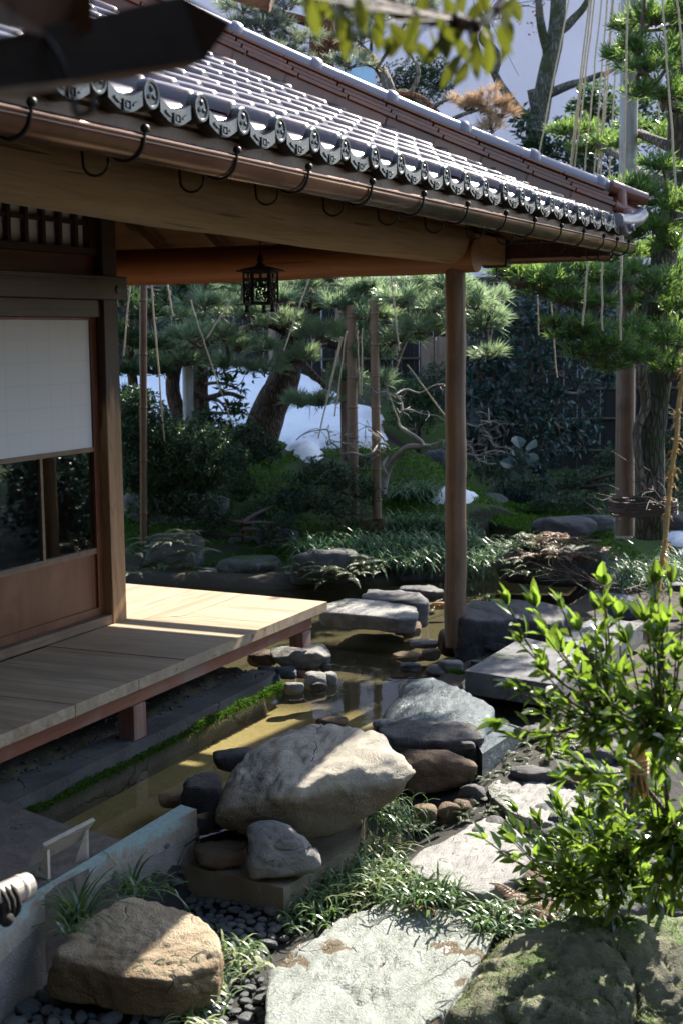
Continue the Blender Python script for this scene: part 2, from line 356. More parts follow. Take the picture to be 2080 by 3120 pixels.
# ------------------------------------------------------------------ rocks
_ico = {}
def ico(sub):
    if sub not in _ico:
        bm = bmesh.new(); bmesh.ops.create_icosphere(bm, subdivisions=sub, radius=1.0); bm.verts.index_update()
        _ico[sub] = (np.array([v.co[:] for v in bm.verts]), np.array([[v.index for v in f.verts] for f in bm.faces])); bm.free()
    return _ico[sub]
def hullrock(pts, sub=4, p=14., amp=.03, freq=3., seed=0, crack=0., aniso=(1, 1, 1), fine=.35, warp=.05):
    pts = np.array(pts, float); lo, hi = pts.min(0), pts.max(0); c = (lo+hi)/2; h = (hi-lo)/2+1e-4; q = (pts-c)/h
    bm = bmesh.new()
    for v in q: bm.verts.new(v)
    res = bmesh.ops.convex_hull(bm, input=bm.verts[:]); bm.normal_update(); pl = []
    for f in bm.faces:
        n = np.array(f.normal[:]); d = float(n@np.array(f.verts[0].co[:])); a = f.calc_area()
        if a < 1e-5: continue
        if d < 0: n, d = -n, -d
        for k in pl:
            if k[0]@n > .985 and abs(k[1]-d) < .05: k[2] += a; break
        else: pl.append([n, max(d, .05), a])
    bm.free()
    U, F = ico(sub); N = np.array([k[0] for k in pl]); D = np.array([k[1] for k in pl])
    s = np.maximum(U@N.T, 0)/D; r = (s**p).sum(1)**(-1/p); V = c + U*r[:, None]*h
    size = float(h.mean()); o = seed % 97*3.7; W = V*np.array(aniso)
    nrm = unit(U/h)
    dsp = amp*fbm(W*freq/size*.35+o, 3) + amp*fine*fbm(W*freq/size*1.6+o+5, 4, .6)
    rid = 1-np.abs(noise(W*freq/size*.8+o+31)); dsp -= amp*.5*rid**6
    if crack:
        cn = np.abs(noise(V*np.array(aniso)*.9/size+o+51)); dsp -= crack*(1-sstep(0., .035, cn))
        cn = np.abs(noise(V*np.array(aniso)*1.7/size+o+71)); dsp -= crack*.5*(1-sstep(0., .03, cn))
    wp = np.stack([fbm(V/size*1.1+o+k*13.3, 3) for k in range(3)], 1)*[1, 1, .35]
    return V + nrm*dsp[:, None]*size*2 + wp*warp*size, F
ROCKS = []
def rock(label, V, F, mat, name='rock', cat='rock', group=None):
    mb = MB(); mb.add(V, F, .5); o = np.array([V[:, 0].mean(), V[:, 1].mean(), V[:, 2].min()])
    ob = obj(name, mb, mat, None, smooth=True, org=o); tag(ob, label, cat, group); ROCKS.append((V.min(0), V.max(0))); return ob
def toprock(label, fr, poly, zt, zb, mat, grow=1.06, mid=1.1, p=16., sub=4, amp=.02, crack=0., aniso=(1, 1, 1), name='rock', freq=3., bulge=.0, extra=None, cat='rock', fine=.35, warp=.05):
    """rock from its top outline in the photo lying at height zt (number or one per corner) down to zb"""
    n = len(poly); zt = [zt]*n if np.ndim(zt) == 0 else zt
    T = np.array([atz(*P(fr, *q), z) for q, z in zip(poly, zt)]); c = T.mean(0)
    def ring(k, z): R = c + (T-c)*k; R[:, 2] = z; return R
    pts = [T, ring(mid, c[2]*.55+zb*.45), ring(grow, zb)]
    if bulge: pts.append([c+np.array([0, 0, bulge])])
    if extra is not None: pts.append(np.array(extra))
    V, F = hullrock(np.vstack(pts), sub, p*3., amp, freq, sid(label), crack, aniso, fine, warp)
    return rock(label, V, F, mat, name, cat)
def ptrock(label, pts, mat, sub=6, p=40., amp=.02, crack=0., aniso=(1, 1, 1), freq=3., fine=.5, fr='q', back=None, cat='boulder', warp=.05):
    T = [atz(*P(fr, a, b), z) for a, b, z in pts]
    if back: T += [atz(*P(fr, a, b), z)*[1, 1, 0]+ZU*back for a, b, z in pts]
    V, F = hullrock(np.array(T), sub, p, amp, freq, sid(label), crack, aniso, fine, warp); return rock(label, V, F, mat, 'boulder' if cat == 'boulder' else 'rock', cat)
def blobrock(label, fr, bb, zb, mat, dep=.8, p=9., sub=4, amp=.035, name='rock', crack=0., tilt=0., aniso=(1, 1, 1), D=None, cat='rock', freq=3., box=.75):
    x0, y0 = P(fr, bb[0], bb[1]); x1, y1 = P(fr, bb[2], bb[3]); xc = (x0+x1)/2
    if D is None:
        b = atz(xc, y1-.06*(y1-y0), zb); D = b@FH
    else: b = atd(xc, y1-.06*(y1-y0), D); zb = b[2]
    w = (x1-x0)*D/FPX*1.1; d = dep*w; ang = math.atan2((y0+y1)/2-1024., FPX); hp = (y1-y0)*D/FPX
    h = max(.25*w, (hp*1.1-d*math.sin(ang))/math.cos(ang)); c = b + FH*d*.4 + ZU*(h*.46)
    rs = np.random.RandomState(sid(label)); U = unit(rs.normal(size=(26, 3)))
    U = np.sign(U)*np.abs(U)**box; U /= np.abs(U).max(1)[:, None]; U *= (.9+.12*rs.rand(26, 1))
    U = np.vstack([U, [[0, 0, -1.05], [.75, 0, -.9], [-.75, 0, -.9], [0, .75, -.9], [0, -.75, -.9], [1, 0, 0], [-1, 0, 0], [0, 0, 1]]])
    pts = c + U[:, :1]*RH*w/2 + U[:, 1:2]*FH*d/2 + (U[:, 2:]*h/2 + U[:, :1]*tilt*h/2)*ZU
    V, F = hullrock(pts, sub, p*1.3, amp, freq, sid(label), crack, aniso)
    return rock(label, V, F, mat, name, cat)
# ------------------------------------------------------------------ materials list
M = {}
M['deck'] = wood('weathered_deck', (.28, .20, .125), (.46, .36, .25), 'Y', .68, 1., 10, (.30, .24, .175), .25, True, .22)
M['deckx'] = wood('weathered_deck_long', (.28, .20, .125), (.46, .36, .25), 'X', .68, 1., 10, (.30, .26, .22), .25, True, .22)
M['redwood'] = wood('red_stained_rail', (.20, .055, .03), (.27, .10, .055), 'X', .55, 1., 14, (.24, .18, .15), .3)
M['greyleg'] = wood('weathered_leg', (.2, .065, .04), (.26, .16, .12), 'Z', .6, 1., 14, (.25, .22, .22), .3)
M['darkwood'] = wood('dark_frame', (.035, .016, .010), (.07, .03, .017), 'Z', .45, 1., 16, None, .2)
M['darkwoodx'] = wood('dark_frame_long', (.035, .016, .010), (.07, .03, .017), 'X', .45, 1., 16, None, .2)
M['redpanel'] = wood('brown_panel', (.11, .035, .014), (.17, .06, .025), 'Z', .45, 1., 18, (.23, .10, .045), .15)
M['sill'] = wood('worn_sill', (.15, .095, .06), (.26, .18, .12), 'X', .6, 1., 16, (.1, .05, .03), .4)
M['log'] = wood('grey_log', (.25, .16, .08), (.42, .29, .155), 'X', .65, 1., 14, (.30, .20, .115), .9)
M['logred'] = wood('red_log', (.23, .09, .035), (.33, .14, .06), 'Y', .5, 1., 12, None, .2)
M['post'] = wood('round_post', (.16, .092, .055), (.27, .17, .105), 'Z', .5, 1., 12, (.10, .07, .055), .35)
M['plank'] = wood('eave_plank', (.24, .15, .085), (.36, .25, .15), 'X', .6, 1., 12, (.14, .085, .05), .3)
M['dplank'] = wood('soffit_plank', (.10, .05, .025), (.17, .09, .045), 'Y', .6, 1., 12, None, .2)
M['orange'] = wood('square_timber', (.34, .17, .075), (.45, .26, .13), 'X', .55, 1., 12, None, .3)
def corner_post_mat():
    m, nt, out = NT('corner_post'); g = G(nt); v = g.coord('Object', (14, 14, .7)); a = g.noise(v, 1.3, 8, .65, .5); o = g.n('TexCoord'); sx = g.n('SeparateXYZ'); g.lk(o.outputs['Object'], sx.inputs[0])
    light = g.mix(g.fr(a, .3, .7), (.22, .115, .05), (.40, .245, .125)); w = g.math('FRACT', g.math('MULTIPLY', g.noise(g.coord('Object', (3.5, 3.5, .35)), 1.8, 2, .5, .8), 11.)); light = g.mix(g.math('MULTIPLY', g.fr(w, .7, 1.), .5), light, (.12, .055, .02))
    dark = g.mix(a, (.028, .014, .009), (.06, .028, .015))
    t = g.fr(g.math('ADD', sx.outputs[2], g.math('MULTIPLY', g.math('SUBTRACT', g.noise(g.coord('Object', (45, 45, 3)), 1., 5, .7), .5), .9)), 1.50, 1.62)     # darker towards the top, paler below, with a streaky edge
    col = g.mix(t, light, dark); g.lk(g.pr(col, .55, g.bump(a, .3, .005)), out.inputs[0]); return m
M['corner'] = corner_post_mat()
def papermat():
    m, nt, out = NT('shoji_paper'); g = G(nt); o = g.coord('Object'); n = g.noise(o, 60, 4, .7)
    col = g.mix(n, (.84, .85, .87), (.88, .89, .91)); tc = g.n('TexCoord'); sx = g.n('SeparateXYZ'); g.lk(tc.outputs['Object'], sx.inputs[0])
    fx = g.math('FRACT', g.math('MULTIPLY', sx.outputs[0], 1/.186)); fz = g.math('FRACT', g.math('MULTIPLY', sx.outputs[2], 1/.1195))   # shadow of the lattice behind, painted into the paper colour as a grid
    line = g.math('MAXIMUM', g.math('LESS_THAN', fx, .05), g.math('LESS_THAN', fz, .06)); col = g.mix(g.math('MULTIPLY', line, .13), col, (.5, .48, .42))
    d = g.pr(col, .85, Specular_IOR_Level=.2); t = g.n('BsdfTranslucent'); t.inputs[0].default_value = (.8, .78, .74, 1); mx = g.n('MixShader'); mx.inputs[0].default_value = .15
    g.lk(d, mx.inputs[1]); g.lk(t.outputs[0], mx.inputs[2]); g.lk(mx.outputs[0], out.inputs[0]); return m
M['paper'] = papermat()
def glassmat():
    m, nt, out = NT('window_glass'); g = G(nt); f = g.n('Fresnel'); f.inputs[0].default_value = 1.55; t = g.n('BsdfTransparent'); t.inputs[0].default_value = (.8, .85, .82, 1); b = g.n('BsdfGlossy'); b.inputs['Roughness'].default_value = .015
    mx = g.n('MixShader'); g.lk(g.math('MULTIPLY', f.outputs[0], .5), mx.inputs[0]); g.lk(t.outputs[0], mx.inputs[1]); g.lk(b.outputs[0], mx.inputs[2]); g.lk(mx.outputs[0], out.inputs[0]); return m
M['glass'] = glassmat()
def watermat():
    m, nt, out = NT('pond_water'); g = G(nt); f = g.n('Fresnel'); f.inputs[0].default_value = 1.333; t = g.n('BsdfTransparent'); t.inputs[0].default_value = (.86, .83, .68, 1); b = g.n('BsdfGlossy'); b.inputs['Roughness'].default_value = .02
    nz = g.bump(g.noise(g.coord('Object'), 5, 3, .5, .4), .05, .02); g.lk(nz, b.inputs['Normal']); g.lk(nz, f.inputs['Normal']); mx = g.n('MixShader'); ge = g.n('NewGeometry'); g.lk(g.math('MULTIPLY', f.outputs[0], g.math('SUBTRACT', 1., ge.outputs['Backfacing'])), mx.inputs[0]); g.lk(t.outputs[0], mx.inputs[1]); g.lk(b.outputs[0], mx.inputs[2]); g.lk(mx.outputs[0], out.inputs[0]); return m
M['water'] = watermat()
def tilemat(name, c1, c2, rough, var, dirt=(.10, .085, .075)):
    m, nt, out = NT(name); g = G(nt); r = g.attr('rnd'); o = g.coord('Object'); a = g.noise(o, 6, 5, .65); f = g.noise(o, 60, 4, .7)
    col = g.mix(r, c1, c2); col = g.mix(g.math('MULTIPLY', g.fr(a, .5, .72), .6), col, dirt); rr = g.math('ADD', rough, g.math('MULTIPLY', g.math('SUBTRACT', a, .4), var))
    n = g.bump(g.math('ADD', g.math('MULTIPLY', a, .8), g.math('MULTIPLY', f, .25)), .3, .01); g.lk(g.pr(col, rr, n, Specular_IOR_Level=.6, Coat_Weight=.15, Coat_Roughness=.2), out.inputs[0]); return m
M['tile'] = tilemat('glazed_roof_tile', (.055, .032, .028), (.11, .058, .048), .30, .3)
M['ridgered'] = tilemat('red_ridge_tile', (.16, .05, .025), (.23, .075, .035), .3, .3)
M['ridgecap'] = tilemat('grey_ridge_tile', (.16, .14, .16), (.21, .19, .21), .34, .3, (.28, .26, .28))
M['eavetile'] = tilemat('grey_eave_tile', (.022, .021, .019), (.038, .035, .032), .42, .2, (.05, .055, .046))
M['copper'] = plain('copper_gutter', (.22, .125, .085), .24, .8, .35, 3., .08)
M['iron'] = plain('dark_iron', (.035, .033, .032), .45, .7, .3, 20, .3)
M['conc'] = rockmat('concrete', (.20, .19, .17), (.30, .285, .26), (.12, .105, .08), 0, rough=.85, sc=1.)
M['curb'] = rockmat('old_curb_concrete', (.08, .075, .072), (.15, .14, .132), (.055, .042, .03), 0, rough=.8, sc=1.)
def edgingmat():
    m, nt, out = NT('painted_concrete_edging'); g = G(nt); o = g.coord('Object'); a = g.noise(o, 5, 7, .7); b = g.noise(o, 40, 5, .7); ge = g.n('NewGeometry'); sx = g.n('SeparateXYZ'); g.lk(ge.outputs['Normal'], sx.inputs[0])
    conc = g.mix(g.fr(a, .3, .7), (.22, .20, .165), (.36, .335, .28)); paint = g.mix(g.fr(b, .35, .65), (.25, .36, .335), (.34, .45, .42)); paint = g.mix(g.fr(b, .6, .7), paint, (.33, .17, .11))
    tc = g.n('TexCoord'); sz = g.n('SeparateXYZ'); g.lk(tc.outputs['Object'], sz.inputs[0]); band = g.fr(g.math('ADD', sz.outputs[2], g.math('MULTIPLY', g.math('SUBTRACT', a, .5), .06)), .262, .285)
    red = g.mix(g.fr(a, .40, .60), paint, (.30, .17, .12)); side = g.mix(band, conc, red); top = g.fr(sx.outputs[2], .5, .7); col = g.mix(top, side, paint)
    n = g.bump(g.math('ADD', a, g.math('MULTIPLY', b, .5)), .7, .012); g.lk(g.pr(col, .85, n, Specular_IOR_Level=.25), out.inputs[0]); return m
M['edging'] = edgingmat()
M['granite'] = rockmat('exposed_aggregate', (.19, .165, .14), (.29, .255, .22), (.12, .10, .085), 0, rough=.8, sc=2.6)
M['greygranite'] = rockmat('grey_granite', (.17, .17, .18), (.27, .27, .28), (.10, .10, .105), .12, rough=.75, sc=2.6)
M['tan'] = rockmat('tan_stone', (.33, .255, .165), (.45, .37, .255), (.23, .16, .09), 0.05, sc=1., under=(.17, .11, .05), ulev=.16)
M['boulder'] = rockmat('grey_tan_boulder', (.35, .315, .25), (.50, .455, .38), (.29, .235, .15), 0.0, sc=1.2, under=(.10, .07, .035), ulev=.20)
M['grey'] = rockmat('grey_stone', (.23, .22, .20), (.36, .35, .33), (.17, .14, .10), .12, sc=1.2)
M['dark'] = rockmat('dark_stone', (.06, .057, .057), (.125, .118, .118), (.035, .032, .03), .1, rough=.55, sc=1.1)
M['brown'] = rockmat('brown_stone', (.14, .09, .055), (.24, .17, .11), (.07, .045, .03), .1, sc=1.2)
M['blue'] = rockmat('blue_schist', (.05, .075, .09), (.10, .135, .15), (.035, .045, .05), .05, rough=.5, sc=1., aniso=(1.2, 3.4, 3.), lichen=.3, lichencol=(.33, .40, .41))
M['pale'] = rockmat('pale_green_schist', (.20, .22, .195), (.31, .335, .305), (.27, .285, .25), .0, rough=.5, sc=.8, aniso=(1., 3.5, 2.5), rot=.9, wet=1., wlev=.565, crack=.9)
M['slate'] = rockmat('pale_slate', (.25, .24, .22), (.38, .37, .345), (.15, .13, .10), .05, sc=1., aniso=(1., 4., 5.), rot=.6)
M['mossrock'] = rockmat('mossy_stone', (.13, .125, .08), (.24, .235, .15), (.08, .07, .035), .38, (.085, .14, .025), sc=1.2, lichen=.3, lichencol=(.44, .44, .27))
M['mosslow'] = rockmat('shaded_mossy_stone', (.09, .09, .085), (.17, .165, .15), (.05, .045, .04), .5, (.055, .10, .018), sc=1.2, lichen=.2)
M['allmoss'] = rockmat('moss_covered', (.06, .07, .04), (.10, .10, .05), (.04, .04, .02), 1.5, (.06, .115, .015), sc=1.)
M['pebble'] = rockmat('river_pebble', (.19, .215, .225), (.31, .33, .335), (.10, .11, .115), 0, rough=.4, sc=2.)
M['palepebble'] = rockmat('pale_pebble', (.24, .26, .25), (.34, .35, .33), (.18, .17, .15), 0, rough=.45, sc=2.)
def snowmat():
    m, nt, out = NT('old_snow'); g = G(nt); o = g.coord('Object'); a = g.noise(o, 3.5, 6, .6); b = g.noise(o, 45, 4, .7); c = g.noise(o, 22, 5, .75)
    col = g.mix(a, (.80, .81, .83), (.90, .91, .92)); col = g.mix(g.math('MULTIPLY', g.fr(c, .64, .72), .7), col, (.20, .14, .09)); n = g.bump(g.math('ADD', a, g.math('MULTIPLY', b, .25)), .9, .05)
    g.lk(g.pr(col, .6, n), out.inputs[0]); return m
M['snow'] = snowmat()
M['redleaf'] = leafmat('fallen_leaf', (.16, .03, .02), (.28, .07, .03), .1)
M['pine'] = leafmat('pine_needles', (.08, .13, .08), (.20, .26, .17), .45, .3, 1., (.24, .33, .17), .1)
M['pinegrey'] = leafmat('grey_pine_needles', (.10, .12, .10), (.20, .22, .18), .4, .4, .6, (.20, .24, .15), .1)
M['pinebrown'] = leafmat('dead_needles', (.36, .24, .15), (.55, .42, .28), .3, .5, .3, (.40, .26, .14), .1)
M['maki'] = leafmat('strap_leaves', (.028, .06, .024), (.085, .16, .045), .36, .26, .9, (.20, .32, .06), .12)
M['evergreen'] = leafmat('dark_broad_leaves', (.022, .05, .024), (.045, .085, .035), .25, .3, .5, (.06, .12, .03), .3)
M['camellia'] = leafmat('glossy_blue_green_leaves', (.025, .055, .045), (.055, .10, .075), .15, .3, .6, None, .25)
M['azalea'] = leafmat('small_green_leaves', (.03, .065, .03), (.06, .11, .045), .2, .35, .5, None, .2)
M['bush'] = leafmat('bright_bush_leaves', (.018, .05, .012), (.10, .16, .03), .36, .2, .9, (.19, .30, .03), .3)
M['twigleaf'] = leafmat('olive_leaves', (.03, .034, .007), (.055, .06, .011), .30, .4, .3, (.10, .115, .012), .2)
M['sedge'] = leafmat('sedge_blades', (.04, .105, .035), (.10, .20, .075), .2, .35, .5, None, .1)
M['mondo'] = leafmat('mondo_blades', (.04, .085, .03), (.13, .20, .09), .25, .3, .5, (.14, .25, .05), .1)
M['drygrass'] = leafmat('pale_grass_blades', (.13, .19, .07), (.35, .38, .2), .25, .35, .5, None, .1)
M['fern'] = leafmat('fern_fronds', (.05, .09, .03), (.15, .17, .08), .3, .5, .3, None, .2)
M['fernred'] = leafmat('rusty_fern_fronds', (.15, .10, .055), (.30, .19, .12), .3, .5, .3, None, .2)
M['moss'] = leafmat('moss_tufts', (.04, .10, .008), (.09, .19, .015), .2, .7, .2, None, .2)
M['palemoss'] = leafmat('pale_moss_tufts', (.07, .115, .02), (.14, .20, .05), .2, .7, .2, None, .2)
M['bark'] = barkmat('pine_bark', (.09, .06, .045), (.19, .13, .10))
M['redbark'] = barkmat('red_pine_bark', (.20, .075, .035), (.33, .15, .08), 1.3)
M['greybark'] = barkmat('grey_bark', (.13, .12, .10), (.25, .24, .21), 1.2, .15)
M['palebark'] = barkmat('pale_bark', (.19, .155, .12), (.30, .26, .21), 1.)
M['mossbark'] = barkmat('mossy_bark', (.11, .09, .07), (.20, .17, .14), 1., .45)
M['twig'] = plain('twig_bark', (.10, .065, .05), .7, 0, .3, 20)
M['greytwig'] = plain('grey_twig_bark', (.26, .235, .20), .7, 0, .3, 20)
M['darkbamboo'] = plain('dark_bamboo', (.12, .065, .035), .45, 0, .25, 8, .15)  # bamboo copy with the shade round the left prop put into its colour
M['bamboo'] = plain('dry_bamboo', (.21, .135, .085), .45, 0, .25, 8, .15)
M['palepole'] = wood('pale_pole', (.33, .32, .31), (.50, .49, .47), 'Z', .6, 1., 12, (.24, .18, .13), .3)
M['brownpole'] = wood('brown_pole', (.16, .105, .075), (.27, .19, .14), 'Z', .6, 1., 12, (.12, .07, .045), .4)
M['rope'] = plain('straw_rope', (.50, .41, .26), .8, 0, .3, 60, .6)
M['goldrope'] = plain('golden_straw_rope', (.50, .33, .12), .8, 0, .3, 60, .6)
M['blackrope'] = plain('black_rope', (.025, .02, .017), .8, 0, .3, 80, .8)
M['palewood'] = wood('pale_board', (.42, .35, .28), (.55, .48, .40), 'X', .5, 1., 14, None, .15)
M['fence'] = wood('charred_fence', (.009, .008, .007), (.020, .017, .014), 'Z', .75, 1., 40, None, .4)
M['fencerail'] = plain('fence_rail', (.08, .06, .03), .6, 0, .3, 10)
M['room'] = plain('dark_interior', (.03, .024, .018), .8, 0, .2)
# ------------------------------------------------------------------ ground, pond, snow, building, fence
POND = np.array([(4.40, 3.95), (4.45, 2.98), (4.80, 2.98), (5.1, 2.86), (5.9, 2.74), (6.6, 2.78), (7.3, 2.85), (7.9, 2.86), (8.6, 2.72), (9.6, 2.75), (10.6, 2.75), (11.6, 3.1), (12.9, 3.75),
                 (13.2, 4.3), (12.2, 4.35), (11.2, 4.25), (10.4, 4.5), (9.9, 5.2), (9.8, 5.9), (10.0, 6.8), (9.6, 8.5), (7.6, 8.5), (7.3, 5.2), (7.2, 3.95)])
def polysd(x, y, poly):
    d = np.full(x.shape, 1e9); ins = np.zeros(x.shape, bool); n = len(poly)
    for i in range(n):
        ax, ay = poly[i]; bx, by = poly[(i+1) % n]; ex, ey = bx-ax, by-ay
        t = np.clip(((x-ax)*ex+(y-ay)*ey)/(ex*ex+ey*ey), 0, 1); d = np.minimum(d, np.hypot(x-ax-t*ex, y-ay-t*ey))
        c = (ay > y) != (by > y); ins ^= c & (x < (bx-ax)*(y-ay)/(by-ay+1e-12)+ax)
    return np.where(ins, -d, d)
def ground(x, y):
    x = np.asarray(x, float); y = np.asarray(y, float); D = x*FH[0]+y*FH[1]; L = x*RH[0]+y*RH[1]
    z = -.60 + .12*sstep(4.6, 5.5, D)*(1-sstep(1.95, 2.3, y)) + .12*sstep(5.7, 6.6, D) + .14*sstep(7.2, 9., D)
    z = np.minimum(z, -.34)
    z = np.where(y > 3.6, np.maximum(z, -.33), z)
    lm = 1-sstep(.5, 1.9, L + .25*np.sin(D*1.3))
    z = z + lm*(.75*sstep(12.0, 14.4, D) + .62*sstep(14.2, 18.5, D)) + .15*sstep(13, 15, D)*(1-lm)*.6
    p = np.stack([x.ravel(), y.ravel(), 0*x.ravel()], 1)
    z = z + (fbm(p*.9, 3)*.05 + fbm(p*5, 3)*.012).reshape(x.shape)*sstep(-1, 3, D)
    sd = polysd(x, y, POND); far = sstep(30, 60, D)
    rim = np.maximum(z, -.36)*(1-sstep(.06, .2, sd)) + z*sstep(.06, .2, sd)
    z = np.where(sd < 0, -.36 + (-.525+.36)*sstep(0, -.14, sd), rim)
    return z*(1-far) + -.2*far
def gz(x, y): return float(ground(np.array([x]), np.array([y]))[0])
def atg(px, py, far=40.):
    d = ray(px, py); d = d/(d@FH); t = np.concatenate([np.arange(2.5, 20, .02), np.arange(20, far, .2)]); q = CAM+d*t[:, None]; h = ground(q[:, 0], q[:, 1]); k = np.argmax(q[:, 2] < h)
    return q[k] if q[k, 2] < h[k] else q[-1]
Ds = np.concatenate([[-300, -80, -20, -6, -1], np.arange(1, 3, .25), np.arange(3, 21, .085), np.arange(21, 40, 1.), [50, 80, 150, 400, 1200]])
Ls = np.concatenate([[-1200, -300, -80, -25, -12, -8], np.arange(-6, -2.6, .3), np.arange(-2.6, 4.2, .06), np.arange(4.2, 8, .3), [10, 15, 30, 90, 300, 1200]])
DD, LL = np.meshgrid(Ds, Ls, indexing='ij'); GX = DD*FH[0]+LL*RH[0]; GY = DD*FH[1]+LL*RH[1]; GZ = ground(GX, GY); nL = len(Ls)
i = np.arange((len(Ds)-1)*nL).reshape(len(Ds)-1, nL)[:, :-1].ravel()
mb = MB(); mb.add(np.stack([GX.ravel(), GY.ravel(), GZ.ravel()], 1), np.stack([i, i+1, i+nL+1, i+nL][::-1], 1), .5)
sdp = polysd(GX, GY, POND).ravel(); dd = DD.ravel()
mossa = sstep(11.3, 12.2, dd)*(1-sstep(19, 22, dd)) * sstep(0, .1, sdp)
grava = (1-sstep(6.2, 6.8, dd))*sstep(0, .05, sdp)*(1-sstep(3.0, 3.3, GY.ravel()))
def groundmat():
    m, nt, out = NT('garden_ground'); g = G(nt); o = g.coord('Object'); a = g.noise(o, 1.6, 8, .65); b = g.noise(o, 25, 5, .7)
    soil = g.mix(g.fr(a, .3, .7), (.025, .020, .014), (.05, .041, .030)); soil = g.mix(g.math('MULTIPLY', g.fr(b, .5, .7), .6), soil, (.075, .066, .05))
    mn = g.noise(o, 60, 4, .7); moss = g.mix(mn, (.014, .034, .004), (.05, .095, .010)); mk = g.math('MULTIPLY', g.attr('moss'), g.fr(a, .40, .52)); col = g.mix(mk, soil, moss)
    grav = g.mix(b, (.018, .018, .016), (.05, .047, .042)); col = g.mix(g.attr('grav'), col, grav)
    sand = g.mix(g.fr(a, .3, .7), (.25, .215, .12), (.34, .295, .175)); sand = g.mix(g.math('MULTIPLY', g.fr(b, .52, .7), .35), sand, (.12, .095, .04)); mud = g.mix(b, (.03, .027, .016), (.07, .06, .036)); sand = g.mix(g.attr('silt'), sand, mud); col = g.mix(g.attr('pond'), col, sand)
    n = g.bump(g.math('ADD', a, g.math('MULTIPLY', b, .4)), .6, .03); g.lk(g.pr(col, .85, n, Specular_IOR_Level=.2), out.inputs[0]); return m
tag(obj('ground', mb, groundmat(), smooth=True, attrs={'moss': mossa, 'grav': grava, 'pond': sstep(0.02, -.04, sdp), 'silt': sstep(6.7, 7.4, GX.ravel()+.2*fbm(np.stack([GX.ravel()*2, GY.ravel()*2, GX.ravel()*0], 1), 2))}), kind='structure')
# moss fuzz on the bank
rs = np.random.RandomState(17); n = 26000; D_ = rs.uniform(11.9, 15., n); L_ = rs.uniform(-2.6, 2.6, n); x, y = D_*FH[0]+L_*RH[0], D_*FH[1]+L_*RH[1]; k = (polysd(x, y, POND) > .12) & (noise(np.stack([x*1.7, y*1.7, x*0], 1)) > -.15); x, y = x[k], y[k]; n = len(x)
mb = MB(); leaves(mb, np.stack([x, y, ground(x, y)+.0], 1), rs.normal(size=(n, 3))*.8+[0, 0, 1.], rs.normal(size=(n, 3)), .035*(.5+rs.rand(n)), .016, .1, .2, rs); tag(obj('moss', mb, M['moss'], org=(11, 6, 0)), 'thin green moss and seedlings covering the far bank', 'moss', kind='stuff')
# pond water: a sheet over the pond only
bmw = bmesh.new(); cen = POND.mean(0); PG = []
for k in range(len(POND)):
    a, b, c = POND[k-1], POND[k], POND[(k+1) % len(POND)]; t = unit(np.array(c)-np.array(a)); PG.append(np.array(b)+np.array([t[1], -t[0]])*.16)
s0 = sum((PG[k-1][0]*PG[k][1]-PG[k][0]*PG[k-1][1]) for k in range(len(PG)))
if abs(s0) < abs(sum((POND[k-1][0]*POND[k][1]-POND[k][0]*POND[k-1][1]) for k in range(len(POND)))): PG = [2*np.array(POND[k])-PG[k] for k in range(len(PG))]
f = bmw.faces.new([bmw.verts.new((p[0], p[1], -.40)) for p in PG]); bmw.normal_update()
if f.normal.z < 0: f.normal_flip()
bmesh.ops.triangulate(bmw, faces=bmw.faces[:]); bmw.verts.index_update(); mb = MB(); mb.bm(bmw); tag(obj('pond_water', mb, M['water']), kind='structure')
# snow: rounded sheets on the slope, each traced then draped over the ground
def snowpatch(label, poly, th, res=.05, cat='snow patch'):
    q = np.array([atg(*P(*v))[:2] for v in poly]); lo, hi = q.min(0)-.1, q.max(0)+.1
    xs = np.arange(lo[0], hi[0], res); ys = np.arange(lo[1], hi[1], res); X, Y = np.meshgrid(xs, ys, indexing='ij'); pp = np.stack([X.ravel(), Y.ravel(), 0*X.ravel()], 1)
    sd = polysd(X, Y, q) + (fbm(pp*2.2, 3)*.10).reshape(X.shape); e = np.sqrt(np.clip(-sd/(th*2.2), 0, 1))
    Z = ground(X, Y) + th*e*(1+.25*fbm(pp*1.1+9, 3).reshape(X.shape)) - .03*(sd > 0) + .006*fbm(pp*9, 2).reshape(X.shape)
    n = len(ys); i = (np.arange(len(xs)-1)[:, None]*n + np.arange(n-1)).ravel(); keep = (sd.ravel()[i] < res*1.5)
    i = i[keep]; mb = MB(); mb.add(np.stack([X.ravel(), Y.ravel(), Z.ravel()], 1), np.stack([i, i+n, i+n+1, i+1], 1), .5)
    c = q.mean(0); return tag(obj('snow', mb, M['snow'], smooth=True, org=(c[0], c[1], gz(*c))), label, cat, kind='stuff')
snowpatch('large bluish white snow bank on the slope behind the leaning pine', [('F', 262, 905), ('F', 330, 985), ('F', 440, 985), ('F', 560, 980), ('F', 640, 1010), ('F', 690, 1050), ('F', 715, 1062), ('F', 735, 1035), ('F', 780, 1032), ('F', 890, 1030), ('F', 885, 965), ('F', 800, 930), ('F', 735, 895), ('F', 680, 870), ('F', 590, 845), ('F', 480, 850), ('F', 330, 860), ('F', 262, 862)], .14)
snowpatch('small white snow remnant beside the round post', [('F', 1000, 1155), ('F', 1090, 1165), ('F', 1097, 1140), ('F', 1060, 1130), ('F', 1020, 1130)], .12, .03)
snowpatch('white snow remnant at the right edge by the sedge', [('F', 1525, 1235), ('F', 1600, 1300), ('F', 1610, 1240), ('F', 1545, 1222)], .08, .03)
